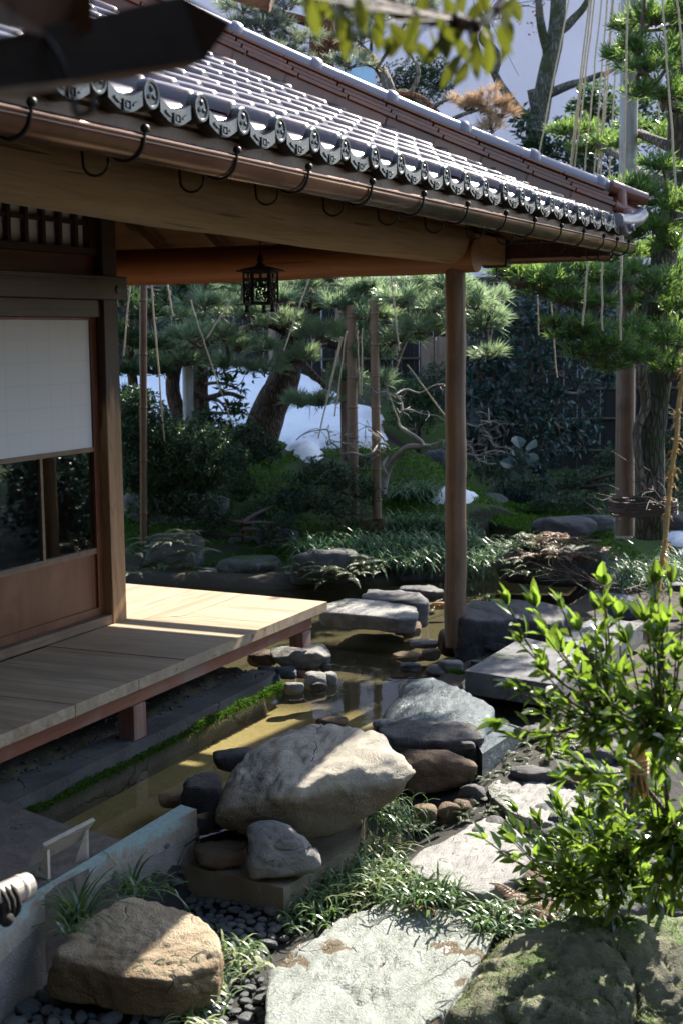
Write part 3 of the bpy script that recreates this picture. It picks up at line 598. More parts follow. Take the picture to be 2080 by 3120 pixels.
# lavender building behind the garden
bc = dl(25.5, 5., -.4); bl = thing('neighbour_building', 'tall plain lavender plastered building rising behind the garden fence', 'building', bc)
H0 = 11.8
def wallmat():
    m, nt, out = NT('lavender_plaster'); g = G(nt); o = g.coord('Object'); a = g.noise(o, .7, 6, .6); b = g.noise(g.coord('Object', (2.2, 2.2, .35)), 1.2, 6, .7); c = g.noise(o, 14, 6, .75)
    col = g.mix(g.fr(a, .3, .7), (.76, .64, .69), (.84, .715, .77)); col = g.mix(g.math('MULTIPLY', g.fr(b, .5, .75), .35), col, (.47, .43, .48)); col = g.mix(g.math('MULTIPLY', g.fr(c, .62, .74), .35), col, (.52, .47, .51))
    g.lk(g.pr(col, .9, g.bump(c, .5, .02)), out.inputs[0]); return m
M['plaster'] = wallmat()
mb = MB(); mb.obox(bc+ZU*H0/2, RH, FH, (22., 3.2, H0)); obj('wall', mb, M['plaster'], bl)
mb = MB(); mb.obox(bc+ZU*(H0+.12), RH, FH, (22.3, 3.5, .24)); obj('parapet', mb, M['conc'], bl)
def wallpt(fr, x, y, D=23.86): return atd(*P(fr, x, y), D)
a, b = wallpt('F', 795, 110), wallpt('F', 860, 232); mb = MB(); mb.obox((a+b)/2, RH, FH, (abs((b-a)@RH), .06, a[2]-b[2])); pb = obj('window', mb, plain('pale_blue_panel', (.33, .50, .66), .3, 0, .06, 3, .05), bl, 'pale blue frosted window')
mb = MB(); mb.tube([wallpt('F', 790, 60, 23.75), wallpt('F', 790, 240, 23.75)], .05, 8, 1); obj('drainpipe', mb, M['palepole'], bl)
# dark fence with thin horizontal rails
fz0, fz1 = -.35, 2.28; FD = 19.4
fence = thing('garden_fence', 'dark charred board fence with thin bamboo rails at the back', 'fence', dl(FD, 1., fz0))
mb = MB(); L = -6.
while L < 9.:
    w = .045+.03*random.random(); mb.obox(dl(FD+.02*random.random(), L, (fz0+fz1)/2), RH, FH, (w, .025, fz1-fz0)); L += w+.0005
obj('board_panel', mb, M['fence'], fence); mb = MB()
for z in (.0, .42, .84, 1.26, 1.66, 2.02): 
    mb = MB(); mb.tube([dl(FD-.05, -6+k*3., z+.02*random.random()) for k in range(6)], .018, 6, 2); obj('rail', mb, M['fencerail'], fence)
mb = MB(); mb.obox(dl(FD, 1.5, fz1+.04), RH, FH, (15.2, .14, .07)); obj('cap', mb, M['darkwood'], fence)
for L in (-4.2, -2.1, -.9, 0., 2.1, 4.2, 6.3):
    mb = MB(); mb.tube([dl(FD-.12, L, fz0), dl(FD-.12, L, fz1-.03)], .055, 8, 1); obj('post', mb, M['brownpole'] if L in (-.9, 0.) else M['fence'], fence)
mb = MB(); pa, pb_ = atd(*P('c6', 850, 60), 18.9), atd(*P('c6', 1225, 345), 18.9)
for k in range(4): 
    c = pa + (pb_-pa)*((k+.5)/4); mb.obox((c[0], c[1], (pa[2]+pb_[2])/2), RH, FH, (abs((pb_-pa)@RH)/4-.012, .04, pa[2]-pb_[2]), .006)
c = (pa+pb_)/2; so_ = obj('board_screen', mb, M['brownpole'], None, org=(c[0], c[1], pb_[2])); tag(so_, 'weathered tan board screen propped against the dark fence behind the post', 'screen')
mb = MB(); mb.obox((c[0], c[1], (pb_[2]+gz(c[0], c[1]))/2), RH, FH, (1.5, .3, pb_[2]-gz(c[0], c[1])+.02)); tag(obj('stone_plinth', mb, M['dark'], org=(c[0], c[1], gz(c[0], c[1]))), 'dark stone plinth carrying the tan board screen', 'plinth')
# ------------------------------------------------------------------ the house with its veranda and tiled roof
HO = np.array([6.0, 4.5, -.32]); house = thing('tea_house', 'wooden pavilion with tiled hip roof, paper screen and open veranda over the pond', 'house', HO)
WY = 4.52
EZ, EY, HX = 2.235, 2.15, 9.05           # eave height, eave line, right eave
def roofh(v): return .41*v+.030*v*v if v < 2.5 else 1.2125+.54*(v-2.5)      # concave slope
def roofz(y): return EZ + roofh(y-EY)
PIT = .257
def tilefield(u0, n, vlen, org, ux, vx):
    """pantiles in columns along ux, courses up vx (horizontal run), clipped per column to vlen(u)"""
    mb = MB(); ns = 11; us = np.linspace(0, 1, ns); prof = np.where(us < .38, .046*np.sin(PI*np.clip(us/.38, 0, 1))**.8, -.016*np.sin(PI*np.clip((us-.38)/.62, 0, 1)))
    for k in range(n):
        u = u0+k*PIT; vl = vlen(u+PIT/2)
        if vl <= .05: continue
        nc = int(math.ceil(vl/.21))
        for c in range(nc):
            v0, v1 = c*.21, min((c+1)*.21, vl)+.03; j = random.uniform(-.004, .004); jj = random.uniform(-.004, .004); V = []
            for v, lift in ((v0, -.014), (v0, .026), (v0+.008, .032), (v0+.09, .024), (v1, .002)):
                for a, h in zip(us, prof):
                    edge = .8 if lift < 0 else 1.
                    V.append(org + ux*(u+a*PIT+jj) + vx*v + ZU*(roofh(v) + lift + h*edge + j))
            V = np.array(V); rr = random.random(); F = [(r*ns+q, r*ns+q+1, (r+1)*ns+q+1, (r+1)*ns+q) for r in range(3) for q in range(ns-1)]
            mb.add(V[:2*ns], F[:ns-1], rr); mb.add(V[ns:], F, rr)      # nose kept apart so that its edge stays sharp
    return mb
XV, YV = np.array([1., 0, 0]), np.array([0, 1., 0])
RIDY = 6.6
mb = tilefield(-8.*PIT+3.423-PIT*.2, 31, lambda x: min(RIDY-EY, HX+.0-x), np.array([0, EY, EZ]), XV, YV)
roof = obj('roof', mb, M['tile'], house, smooth=True)
mb = tilefield(EY+.1, 34, lambda y: min(y-EY-.24, RIDY*2-EY-y, 4.2), np.array([HX, 0, EZ]), YV, -XV); obj('side_tiles', mb, M['tile'], roof, smooth=True)
mb = MB(); mb.add([(-1, RIDY, roofz(RIDY)+.02), (HX-RIDY+EY, RIDY, roofz(RIDY)+.02), (HX, 2*RIDY-EY, EZ), (-1, 2*RIDY-EY, EZ)], [(0, 1, 2, 3)]); obj('rear_slope', mb, M['tile'], roof)
# underlay, soffit boards and fascia
def slab4(mb, q, t):
    q = np.array(q, float); mb.prism(q, t)
mb = MB(); dz = -.05
slab4(mb, [(.5, EY+.03, roofz(EY+.03)+dz), (HX-.03, EY+.03, roofz(EY+.03)+dz), (HX-RIDY+EY, RIDY, roofz(RIDY)+dz), (.5, RIDY, roofz(RIDY)+dz)], .035)
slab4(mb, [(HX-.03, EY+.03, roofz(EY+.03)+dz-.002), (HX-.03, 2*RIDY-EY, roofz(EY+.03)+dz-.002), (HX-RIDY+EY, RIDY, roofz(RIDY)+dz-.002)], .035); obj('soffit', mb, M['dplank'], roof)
mb = MB(); mb.box(.5, HX-.06, EY+.045, EY+.085, EZ-.14, EZ-.028); obj('fascia', mb, M['plank'], roof)
mb = MB(); mb.box(.5, HX-.08, EY+.02, EY+.12, EZ-.026, EZ-.008); obj('tilting_fillet', mb, M['plank'], roof)
mb = MB(); mb.box(HX-.11, HX-.07, EY+.09, 9.5, EZ-.155, EZ-.065); obj('fascia', mb, M['darkwood'], roof)
for k in range(18):
    x = .9+k*.48; mb = MB(); a = np.array([x, EY+.14, roofz(EY+.14)-.125]); b = np.array([x, 4.4, roofz(4.4)-.125])
    if x > HX-1.2: b = np.array([x, EY+max(.3, HX-x), roofz(EY+max(.3, HX-x))-.125])
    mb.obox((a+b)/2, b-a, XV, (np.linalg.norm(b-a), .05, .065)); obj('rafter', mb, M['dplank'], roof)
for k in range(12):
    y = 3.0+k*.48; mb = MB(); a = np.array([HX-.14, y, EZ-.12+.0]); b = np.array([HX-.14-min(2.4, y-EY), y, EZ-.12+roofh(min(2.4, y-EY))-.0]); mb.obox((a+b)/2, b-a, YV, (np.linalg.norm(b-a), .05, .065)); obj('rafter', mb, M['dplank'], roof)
# round-ended eave tiles with a three-petal mark and a hanging lip
def eavetile():
    mb = MB(); r = .05
    c = np.array([0, 0, 0.]); ax = (0, -1, 0)
    mb.lathe([(.0, .012), (.029, .010), (.032, .014), (.039, .015), (.043, .010), (.044, 0), (.043, -.05), (.042, -.13), (.03, -.14)], c, 24, ax)
    for k in range(3):
        a = k*2*PI/3+PI/2; ca, sa = math.cos(a), math.sin(a); U, F = ico(1); V = np.zeros_like(U)
        V[:, 0] = ca*(.014+.0115*U[:, 0]) - sa*.0075*U[:, 2]; V[:, 2] = sa*(.014+.0115*U[:, 0]) + ca*.0075*U[:, 2]; V[:, 1] = -.010-.008*U[:, 1]; mb.add(V, F)
    x0, x1 = .046, PIT-.046; n = 11; xs = np.linspace(x0, x1, n); sag = .026*np.sin(PI*(xs-x0)/(x1-x0))
    V = []; 
    for yy in (-.012, .10):
        for x, s in zip(xs, sag): V += [(x, yy, .000-s), (x, yy, -.040-s*1.05)]
    F = []
    for q in range(n-1):
        a = 2*q; b = 2*n+2*q; F += [(a, a+1, a+3, a+2), (a+1, b+1, b+3, a+3), (a, a+2, b+2, b), (b, b+2, b+3, b+1)]
    F += [(0, 2*n, 2*n+1, 1), (2*n-2, 2*n-1, 4*n-1, 4*n-2)]; mb.add(V, F)
    xm = (x0+x1)/2; w = .017
    for dx, dz_, sx, sz in ((-w, 0, .004, .026), (w, 0, .004, .026), (0, .013, .034, .004), (0, -.013, .034, .004), (0, 0, .012, .012)): mb.obox((xm+dx, -.014, -.049+dz_), XV, YV, (sx, .008, sz))
    for sgn in (-1, 1): mb.obox((xm+sgn*.045, -.013, -.040), (1, 0, sgn*.45), YV, (.028, .008, .006))
    return mb
et = eavetile(); et.v = [v + np.array([3.423-6*PIT, EY-.005, EZ+.022]) for v in et.v]
e0 = obj('eave_tile', et, M['eavetile'], roof, smooth=False)
for k in range(1, 27):
    e = e0.copy(); C.objects.link(e); e.parent = roof; e.location = (k*PIT+random.uniform(-.005, .005), random.uniform(-.008, .006), random.uniform(-.005, .005))
# corner tile sweeping up, hip ridge of stacked flat tiles with round capping, end tile
mb = MB(); mb.tube([(HX-.36, EY-.01, EZ+.04), (HX-.22, EY-.03, EZ+.04), (HX-.08, EY-.06, EZ+.06), (HX+.0, EY-.08, EZ+.10)], [.045, .047, .050, .046], 14, 5)
mb.lathe([(0, .02), (.03, .02), (.034, .03), (.05, .03), (.056, .02), (.056, -.05)], (HX-.25, EY-.035, EZ+.01), 20, (-.25, -1, 0)); mb.obox((HX-.25, EY-.075, EZ+.01), (1, -.25, .5), YV, (.05, .02, .012)); mb.obox((HX-.235, EY-.08, EZ-.005), (1, -.25, -.9), YV, (.04, .02, .01)); obj('corner_tile', mb, M['ridgecap'], roof, smooth=True)
hs = unit(np.array([1., 1, 0]))
def hp(t, up, side=0.):                  # a point of the hip, t metres inwards from the corner
    return np.array([HX-.16-t, EY+.16+t, roofz(EY+.16+max(t, -.16))+up]) + hs*side
hd = unit(hp(.3, 0)-hp(0, 0)); hflat = unit(hd*[1, 1, 0])
for lv, (wd, up) in enumerate(((.20, .105), (.18, .130), (.165, .155), (.20, .176))):
    mb = MB(); t = -.02*(3-lv)
    while t < 4.3:
        a, b = hp(t, up), hp(t+.205, up); mb.obox((a+b)/2, b-a, hs, (np.linalg.norm(b-a), wd+random.uniform(-.006, .006), .024 if lv < 3 else .016), .005); t += .21
    obj('ridge_course', mb, M['ridgered'], roof)
mb = MB(); mb.tube([hp(t, .205) for t in np.linspace(-.05, 4.3, 18)], .055, 14, 2)
for t in np.arange(.0, 4.3, .33):
    a = hp(t, .205); ax = hp(t+.1, .205)-a; mb.lathe([(.053, -.035), (.066, -.03), (.071, 0), (.066, .03), (.053, .035)], a, 16, ax)
obj('ridge_cap', mb, M['ridgecap'], roof, smooth=True)
mb = MB()
for k in range(20): a, b = hp(k*.215-.04, .03), hp(k*.215+.176, .03); mb.obox((a+b)/2, b-a, hs, (np.linalg.norm(b-a)+.01, .165, .14))
obj('ridge_bed', mb, M['ridgered'], roof)
mb = MB(); mb.obox(hp(-.09, .13), hflat, hs, (.07, .20, .20), .03); mb.obox(hp(-.11, .06), hflat, hs, (.08, .25, .10), .03)
for sd_ in (-.05, .05): mb.tube([hp(-.04, .215, sd_), hp(-.12, .210, sd_), hp(-.22, .19, sd_)], [.045, .048, .042], 12, 3); mb.tube([hp(-.05, .10, sd_*1.2), hp(-.20, .07, sd_*1.2)], .045, 12, 1)
obj('end_tile', mb, M['ridgered'], roof, smooth=True)
# copper gutters with hook brackets
def halfpipe(mb, a, b, r, n=12, t=.004):
    a, b = np.array(a, float), np.array(b, float); d = unit(b-a); s = unit(np.cross(d, ZU)); V = []
    for q in (a, b):
        for rr in (r, r-t):
            for k in range(n+1):
                th = PI*k/n; V.append(q + s*rr*math.cos(th) - ZU*rr*math.sin(th))
    m = n+1; F = []
    for k in range(n): F += [(k, k+1, 2*m+k+1, 2*m+k), (m+k, 3*m+k, 3*m+k+1, m+k+1), (k, m+k, m+k+1, k+1), (2*m+k, 2*m+k+1, 3*m+k+1, 3*m+k)]
    F += [(0, 2*m, 3*m, m), (n, m+n, 3*m+n, 2*m+n)]; mb.add(V, F)
    for sg in (-1, 1): mb.tube([a+s*r*sg, b+s*r*sg], .0075, 8, 1)
GY_, GZ_, GR = 2.20, 2.142, .056
mb = MB(); halfpipe(mb, (.8, GY_, GZ_-.004), (9.22, GY_, GZ_+.012), GR); gut = obj('gutter', mb, M['copper'], house, smooth=True)
mb = MB(); V = [(9.22, GY_-GR, GZ_+.02), (9.22, GY_+GR, GZ_+.02), (9.22, GY_, GZ_-.045), (9.31, GY_-.02, GZ_+.03)]; mb.add(V, [(0, 2, 3), (1, 3, 2), (0, 3, 1), (0, 1, 2)]); obj('spout', mb, M['iron'], gut)
mb = MB(); halfpipe(mb, (9.13, GY_+.08, GZ_-.03), (9.13, 9.0, GZ_-.09), .055); obj('side_gutter', mb, M['copper'], gut, smooth=True)
def bracket(x):
    mb = MB(); r = GR+.006; pts = [(x, GY_+r*math.cos(t), GZ_-r*math.sin(t)) for t in np.linspace(PI, .15*PI, 9)]; pts = [(x, GY_-r-.004, GZ_+.026)] + pts
    mb.tube(pts, .0052, 6, 2); mb.lathe([(0, .008), (.012, .006), (.012, -.006), (0, -.008)], (x, GY_-r-.003, GZ_+.022), 10, (1, 0, 0))
    q = [0] + [(x-.02, GY_+.085+.042*math.cos(t), GZ_-.062-.036*math.sin(t)) for t in np.linspace(0, PI*1.1, 9)]
    mb.tube([(x-.01, GY_+.14, GZ_+.03)]+q[1:], .0042, 6, 2); return mb
for x in (2.35, 2.887, 3.391, 3.911, 4.41, 4.947, 5.472, 5.997, 6.534, 6.994, 7.474, 7.925, 8.376, 8.70, 9.0): obj('gutter_bracket', bracket(x), M['iron'], gut, smooth=True)
# logs: main eave beam, cross beam, extension and its clad end
mb = MB(); mb.tube([(.4, 3.0, 2.215), (3, 3.0, 2.20), (5.5, 3.0, 2.165), (8.28, 3.0, 2.125)], [.155, .150, .14, .115], 26, 4, .02); obj('eave_beam', mb, M['log'], house, smooth=True)
mb = MB(); mb.obox((8.62, 3.0, 2.125), XV, YV, (.66, .15, .17), .012); obj('beam_extension', mb, M['orange'], house)
mb = MB(); mb.obox((8.98, 3.0, 2.125), XV, YV, (.10, .17, .20), .012); mb.tube([(8.98, 3.0, 2.03), (8.98, 3.0, 1.97), (9.0, 2.98, 1.95)], .006, 6, 1); obj('beam_cladding', mb, M['iron'], house)
mb = MB(); mb.tube([(8.2, 2.86, 2.07), (8.2, 4.2, 2.06), (8.2, 5.6, 2.055), (8.2, 8.2, 2.05)], [.10, .115, .12, .12], 24, 3, .015); obj('cross_beam', mb, M['logred'], house, smooth=True)
mb = MB(); mb.box(6.75, 8.2, 5.6, 5.72, 1.97, 2.25); obj('inner_beam', mb, M['darkwoodx'], house)
pf = atz(1390, 1945, -.30)
mb = MB(); mb.tube([(8.215, 3.0, -.34), (8.21, 3.0, .3), (8.20, 3.0, 1.2), (8.195, 3.0, 2.06)], [.070, .066, .063, .061], 22, 5, .012, bark=.02); obj('veranda_post', mb, M['post'], house, smooth=True)
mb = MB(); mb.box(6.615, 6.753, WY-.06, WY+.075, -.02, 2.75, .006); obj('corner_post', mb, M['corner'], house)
# house wall: heads, panels, transom, sliding screen
mb = MB(); mb.box(.8, 6.80, WY-.095, WY-.062, 1.805, 1.935, .004); nag = obj('wall_rail', mb, M['darkwoodx'], house)
mb = MB(); mb.lathe([(.0, .012), (.022, .010), (.026, .004), (.027, 0)], (6.705, WY-.095, 1.862), 6, (0, -1, 0)); obj('rail_boss', mb, plain('green_bronze', (.07, .10, .085), .45, .6, .3, 20), nag)
mb = MB(); mb.box(.8, 6.615, WY-.04, WY+.05, 1.712, 1.803); obj('head_rail', mb, M['darkwoodx'], house)
mb = MB(); mb.box(.8, 6.615, WY+.0, WY+.02, 1.937, 2.045); obj('wall_panel', mb, wood('red_brown_board', (.10, .03, .012), (.15, .05, .022), 'X', .45, 1., 18), house)
mb = MB(); mb.box(.8, 6.615, WY-.03, WY+.05, 2.047, 2.082); mb.box(.8, 6.615, WY-.03, WY+.05, 2.42, 2.7); tr = obj('transom', mb, M['darkwoodx'], house)
mb = MB(); mb.box(.8, 6.58, WY+.022, WY+.026, 2.083, 2.42); obj('paper_panel', mb, M['paper'], tr)
for k, x in enumerate([6.58] + [6.555-.1445*(j+.5)-.03 for j in range(38)]):
    mb = MB(); mb.box(x-.014, x+.014, WY-.012, WY+.016, 2.083, 2.42) if k else mb.box(6.556, 6.614, WY-.02, WY+.03, 2.083, 2.42); obj('lattice_bar', mb, M['darkwood'], tr)
mb = MB(); mb.box(.8, 6.55, WY-.006, WY+.018, 2.205, 2.228); obj('cross_bar', mb, M['darkwoodx'], tr)
for n_, x1 in enumerate((6.612, 5.10)):
    x0 = x1-1.51; yo = WY+.008+.03*n_; mb = MB(); t = .028
    mb.box(x0, x0+.055, yo-t/2, yo+t/2, .055, 1.71); mb.box(x1-.055, x1, yo-t/2, yo+t/2, .055, 1.71); mb.box(x0+.05, x1-.05, yo-t/2+.003, yo+t/2-.003, 1.712, 1.722); dr = obj('sliding_door', mb, M['redpanel'], house)
    for (za, zb) in ((.055, .10), (.405, .437), (.975, 1.0), (1.695, 1.71)): 
        mb = MB(); mb.box(x0+.056, x1-.056, yo-t/2+.002, yo+t/2-.002, za, zb); obj('door_rail', mb, M['sill'] if za > .1 and za < 1.2 else M['redpanel'], dr)
    mb = MB(); mb.box(x0+.056, x1-.056, yo-.004, yo, 1.0, 1.695); obj('paper_panel', mb, M['paper'], dr)
    mb = MB(); mb.box(x0+.056, x1-.056, yo, yo+.012, .10, .405); obj('lower_panel', mb, M['redpanel'], dr)
    mb = MB(); mb.box(x0+.056, x1-.056, yo-.002, yo+.002, .437, .975); obj('glass_pane', mb, M['glass'], dr)
    for xm in (6.079 - n_*1.51, 5.60-n_*1.51): mb = MB(); mb.box(xm-.011, xm+.011, yo-t/2+.003, yo+t/2-.003, .437, .975); obj('glazing_bar', mb, M['sill'], dr)
mb = MB(); mb.box(.8, 6.614, WY-.055, WY+.06, .001, .054, .004); obj('sill', mb, M['sill'], house)
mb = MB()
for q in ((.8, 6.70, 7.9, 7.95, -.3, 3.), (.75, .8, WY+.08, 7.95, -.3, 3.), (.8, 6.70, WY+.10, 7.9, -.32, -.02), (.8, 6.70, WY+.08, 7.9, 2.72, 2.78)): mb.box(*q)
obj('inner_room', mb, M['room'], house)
mb = MB(); mb.box(6.66, 6.74, WY+.08, 7.9, .0, 2.74); obj('side_wall', mb, M['redpanel'], house)
for xx in (5.72, 4.4): mb = MB(); mb.box(xx-.03, xx+.03, 6.8, 6.86, 0, 2.7); obj('inner_post', mb, M['orange'], house)
# veranda: thick boards laid crosswise, mitred round the corner
bd = [(3.2, 4.02), (4.024, 5.05), (5.054, 5.563), (5.567, 5.994), (5.998, 6.962), (6.966, 7.66)]
dk = None
for k, (x0, x1) in enumerate(bd):
    mb = MB(); y1 = WY-.058 if k < 4 else 4.215
    if k == 4: mb.prism([(x0, 3.625, 0), (x1, 3.625, 0), (x1, 4.205, 0), (6.757, 4.415, 0), (6.757, WY-.06, 0), (x0, WY-.06, 0)], .056)
    elif k == 5: mb.prism([(x0, 3.625, 0), (x1, 3.625, 0), (x1+.045, 4.21, 0), (x0, 4.21, 0)], .056)
    else: mb.box(x0, x1, 3.62, y1, -.056, random.uniform(-.003, .001), .004)
    o = obj('deck' if dk is None else 'deck_board', mb, M['deck'], dk or house)
    if dk is None: dk = o
mb = MB(); mb.prism([(6.757, 4.42, 0), (6.966, 4.215, 0), (7.706, 4.215, 0), (7.762, 5.18, 0), (7.2, 5.18, 0), (7.2, 4.9, 0), (6.757, 4.9, 0)], .056); obj('deck_board', mb, M['deckx'], dk)
mb = MB(); mb.box(6.757, 7.77, 5.184, 5.9, -.056, 0, .004); obj('deck_board', mb, M['deckx'], dk)
mb = MB(); mb.box(3.2, 7.58, 3.69, 3.76, -.150, -.058, .004); obj('deck_rail', mb, M['redwood'], dk)
mb = MB(); mb.box(7.51, 7.58, 3.77, 5.8, -.150, -.058, .004); obj('deck_rail', mb, M['redwood'], dk)
for (x, y, zb) in ((5.66, 3.725, -.325), (7.49, 3.725, -.245), (4.0, 3.725, -.325), (7.5, 5.6, -.5)):
    mb = MB(); mb.box(x-.055, x+.055, y-.045, y+.045, zb, -.151, .005); obj('deck_leg', mb, M['greyleg'], dk)
mb = MB(); mb.box(3.0, 6.60, WY-.02, WY+.05, -.33, -.06); obj('base_board', mb, M['room'], house)
# hanging bronze lantern
lc = aty(*P('z3', 1197, 330), 3.75); hh = 1.55/1000
lx, ly = lc[0], lc[1]; lan = thing('hanging_lantern', 'small dark bronze hexagonal lantern hanging under the cross beam', 'lantern', (lx, ly, lc[2]-.15))
def hexring(r, z, ph=0): return [(lx+r*math.cos(ph+k*PI/3), ly+r*math.sin(ph+k*PI/3), z) for k in range(6)]
def lz(y): return aty(*P('z3', 1197, y), ly)[2]
sc_ = (aty(*P('z3', 1305, 340), ly)-aty(*P('z3', 1087, 340), ly)); RW = .5*218*.66327*(lc@FH)/FPX
def hexloft(mb, rz):
    V = [];
    for r, z in rz: V += hexring(r, z)
    F = [(i*6+k, i*6+(k+1) % 6, (i+1)*6+(k+1) % 6, (i+1)*6+k) for i in range(len(rz)-1) for k in range(6)]; mb.add(np.array(V), F)
    for i in (0, len(rz)-1): mb.add(np.array(V[i*6:i*6+6]+[(lx, ly, rz[i][1])]), [(k, (k+1) % 6, 6) for k in range(6)])
mb = MB(); hexloft(mb, [(RW, lz(344)), (RW*1.0, lz(338)), (RW*.62, lz(326)), (RW*.2, lz(316)), (RW*.08, lz(312))]); obj('lantern_roof', mb, M['iron'], lan)
mb = MB(); mb.lathe([(.004, lz(180)-lz(316)), (.004, lz(262)-lz(316)), (.010, lz(268)-lz(316)), (.022, lz(290)-lz(316)), (.012, lz(303)-lz(316)), (.026, lz(310)-lz(316)), (.026, 0)], (lx, ly, lz(316)), 14); obj('finial', mb, M['iron'], lan, smooth=True)
rb = RW*.70; mb = MB()
for z0, z1 in ((lz(352), lz(345)), (lz(386), lz(374)), (lz(490), lz(482))): hexloft(mb, [(rb, z0), (rb, z1)])
for q in hexring(rb, 0):
    mb.obox((q[0], q[1], (lz(345)+lz(490))/2), (q[0]-lx, q[1]-ly, 0), (-(q[1]-ly), q[0]-lx, 0), (.012, .012, lz(345)-lz(490)))
hx = hexring(rb*.99, 0); rs = np.random.RandomState(3)
for k in range(6):                       # pierced scrollwork panels
    a, b = np.array(hx[k]), np.array(hx[(k+1) % 6]); d = unit(b-a)
    for t in (.5,): mb.obox(((a+b)/2)+ZU*((lz(352)+lz(374))/2), d, np.cross(ZU, d), (.008, .006, lz(352)-lz(374)))
    for j in range(11):
        c = a+(b-a)*rs.uniform(.12, .88)+ZU*rs.uniform(lz(478), lz(390)); r = rs.uniform(.010, .02); a0 = rs.rand()*6
        mb.tube([c+d*r*(1-.1*t)*math.cos(a0+t)+ZU*r*math.sin(a0+t) for t in np.linspace(0, 4.6, 7)], .0042, 5, 2)
obj('pierced_body', mb, M['iron'], lan)
mb = MB(); hexloft(mb, [(RW*.98, lz(496)), (RW*.98, lz(489))]); obj('base_plate', mb, M['iron'], lan)
for k in (0, 2, 4):
    q = hexring(RW*.62, 0, .3)[k]; mb = MB(); mb.tube([(q[0], q[1], lz(494)), (q[0], q[1], lz(515)), (q[0]+.006*(q[0]-lx)/RW, q[1], lz(530))], [.012, .010, .016], 8, 3); obj('foot', mb, M['iron'], lan)
# the viewer's own eave, close and out of focus, at the top left
def near(fr, x, y, D): return atd(*P(fr, x, y), D)
# ------------------------------------------------------------------ the viewer's own eave, close and out of focus, at the top left
nr = thing('near_roof_eave', 'dark out-of-focus corner of the nearest roof eave with a brown rafter, at the top left', 'roof eave', near('z1', 500, 300, 1.5))
def bar(mb, a, b, up, w, h, bev=.01):
    a, b = np.array(a), np.array(b); mb.obox((a+b)/2, b-a, np.cross(up, b-a), (np.linalg.norm(b-a), w, h), bev)
ND = 1.55
def quadprism(mb, pts, thick):      # a thick slab whose front outline is given, extruded away from the viewer
    A = [np.array(p) for p in pts]; n = len(A); d = unit(np.mean(A, axis=0)-CAM)*thick; bm = bmesh.new(); v0 = [bm.verts.new(p) for p in A]; v1 = [bm.verts.new(p+d) for p in A]
    bm.faces.new(v0[::-1]); bm.faces.new(v1)
    for i in range(n): bm.faces.new((v0[i], v0[(i+1) % n], v1[(i+1) % n], v1[i]))
    bmesh.ops.recalc_face_normals(bm, faces=bm.faces[:]); bm.verts.index_update(); mb.bm(bm)
mb = MB(); quadprism(mb, [near('z1', -700, 330, ND-.25), near('z1', 840, -20, ND-.02), near('z1', 1062, 108, ND), near('z1', 938, 285, ND), near('z1', 600, 340, ND-.05), near('z1', 300, 378, ND-.1), near('z1', -700, 500, ND-.25)], .5)
M['nearwood'] = wood('sooty_wood', (.014, .010, .007), (.028, .019, .013), 'X', .7, 1., 10, None, .2, True, .15); obj('eave_board', mb, M['nearwood'], nr)  # wood set near black to stand for the shade on this eave
mb = MB(); quadprism(mb, [near('z1', -700, 490, ND-.27), near('z1', 300, 370, ND-.12), near('z1', 920, 282, ND-.02), near('z1', 870, 312, ND-.02), near('z1', 600, 362, ND-.06), near('z1', 300, 408, ND-.12), near('z1', -700, 580, ND-.27)], .4); obj('soffit_lip', mb, wood('sooty_lip', (.13, .085, .05), (.20, .135, .08), 'X', .7, 1., 10, None, .2, True, .15), nr)  # lip in an even brown wood
mb = MB(); quadprism(mb, [near('z1', -500, -300, ND-.3), near('z1', 420, -300, ND-.1), near('z1', 428, 140, ND-.1), near('z1', 280, 190, ND-.1), near('z1', -500, -20, ND-.3)], .08); obj('rafter', mb, wood('near_rafter', (.05, .024, .012), (.08, .04, .02), 'Y', .6, 1., 10, None, .2, True, .15), nr)
mb = MB(); mb.tube([near('z1', 180, 130, ND-.12), near('z1', 270, 250, ND-.12), near('z1', 335, 440, ND-.1), near('z1', 350, 530, ND-.1)], .0035, 6, 4); mb.tube([near('z1', 350, 530, ND-.1), near('z1', 420, 510, ND-.1), near('z1', 430, 430, ND-.1)], .0035, 6, 4); obj('gutter_hook', mb, M['iron'], nr)
te = thing('timber_end', 'brown squared timber end poking into the top edge left of the leaves', 'timber', near('z1', 1160, -20, 4.2))
mb = MB(); quadprism(mb, [near('z1', 1000, -60, 4.2), near('z1', 1255, -60, 4.2), near('z1', 1232, 52, 4.2), near('z1', 1065, 2, 4.2)], .16); obj('beam', mb, M['orange'], te)
mb = MB(); quadprism(mb, [near('z1', 1236, 56, 4.19), near('z1', 1258, -60, 4.19), near('z1', 1275, -60, 4.25), near('z1', 1246, 50, 4.25)], .05); obj('end_cap', mb, M['redwood'], te)
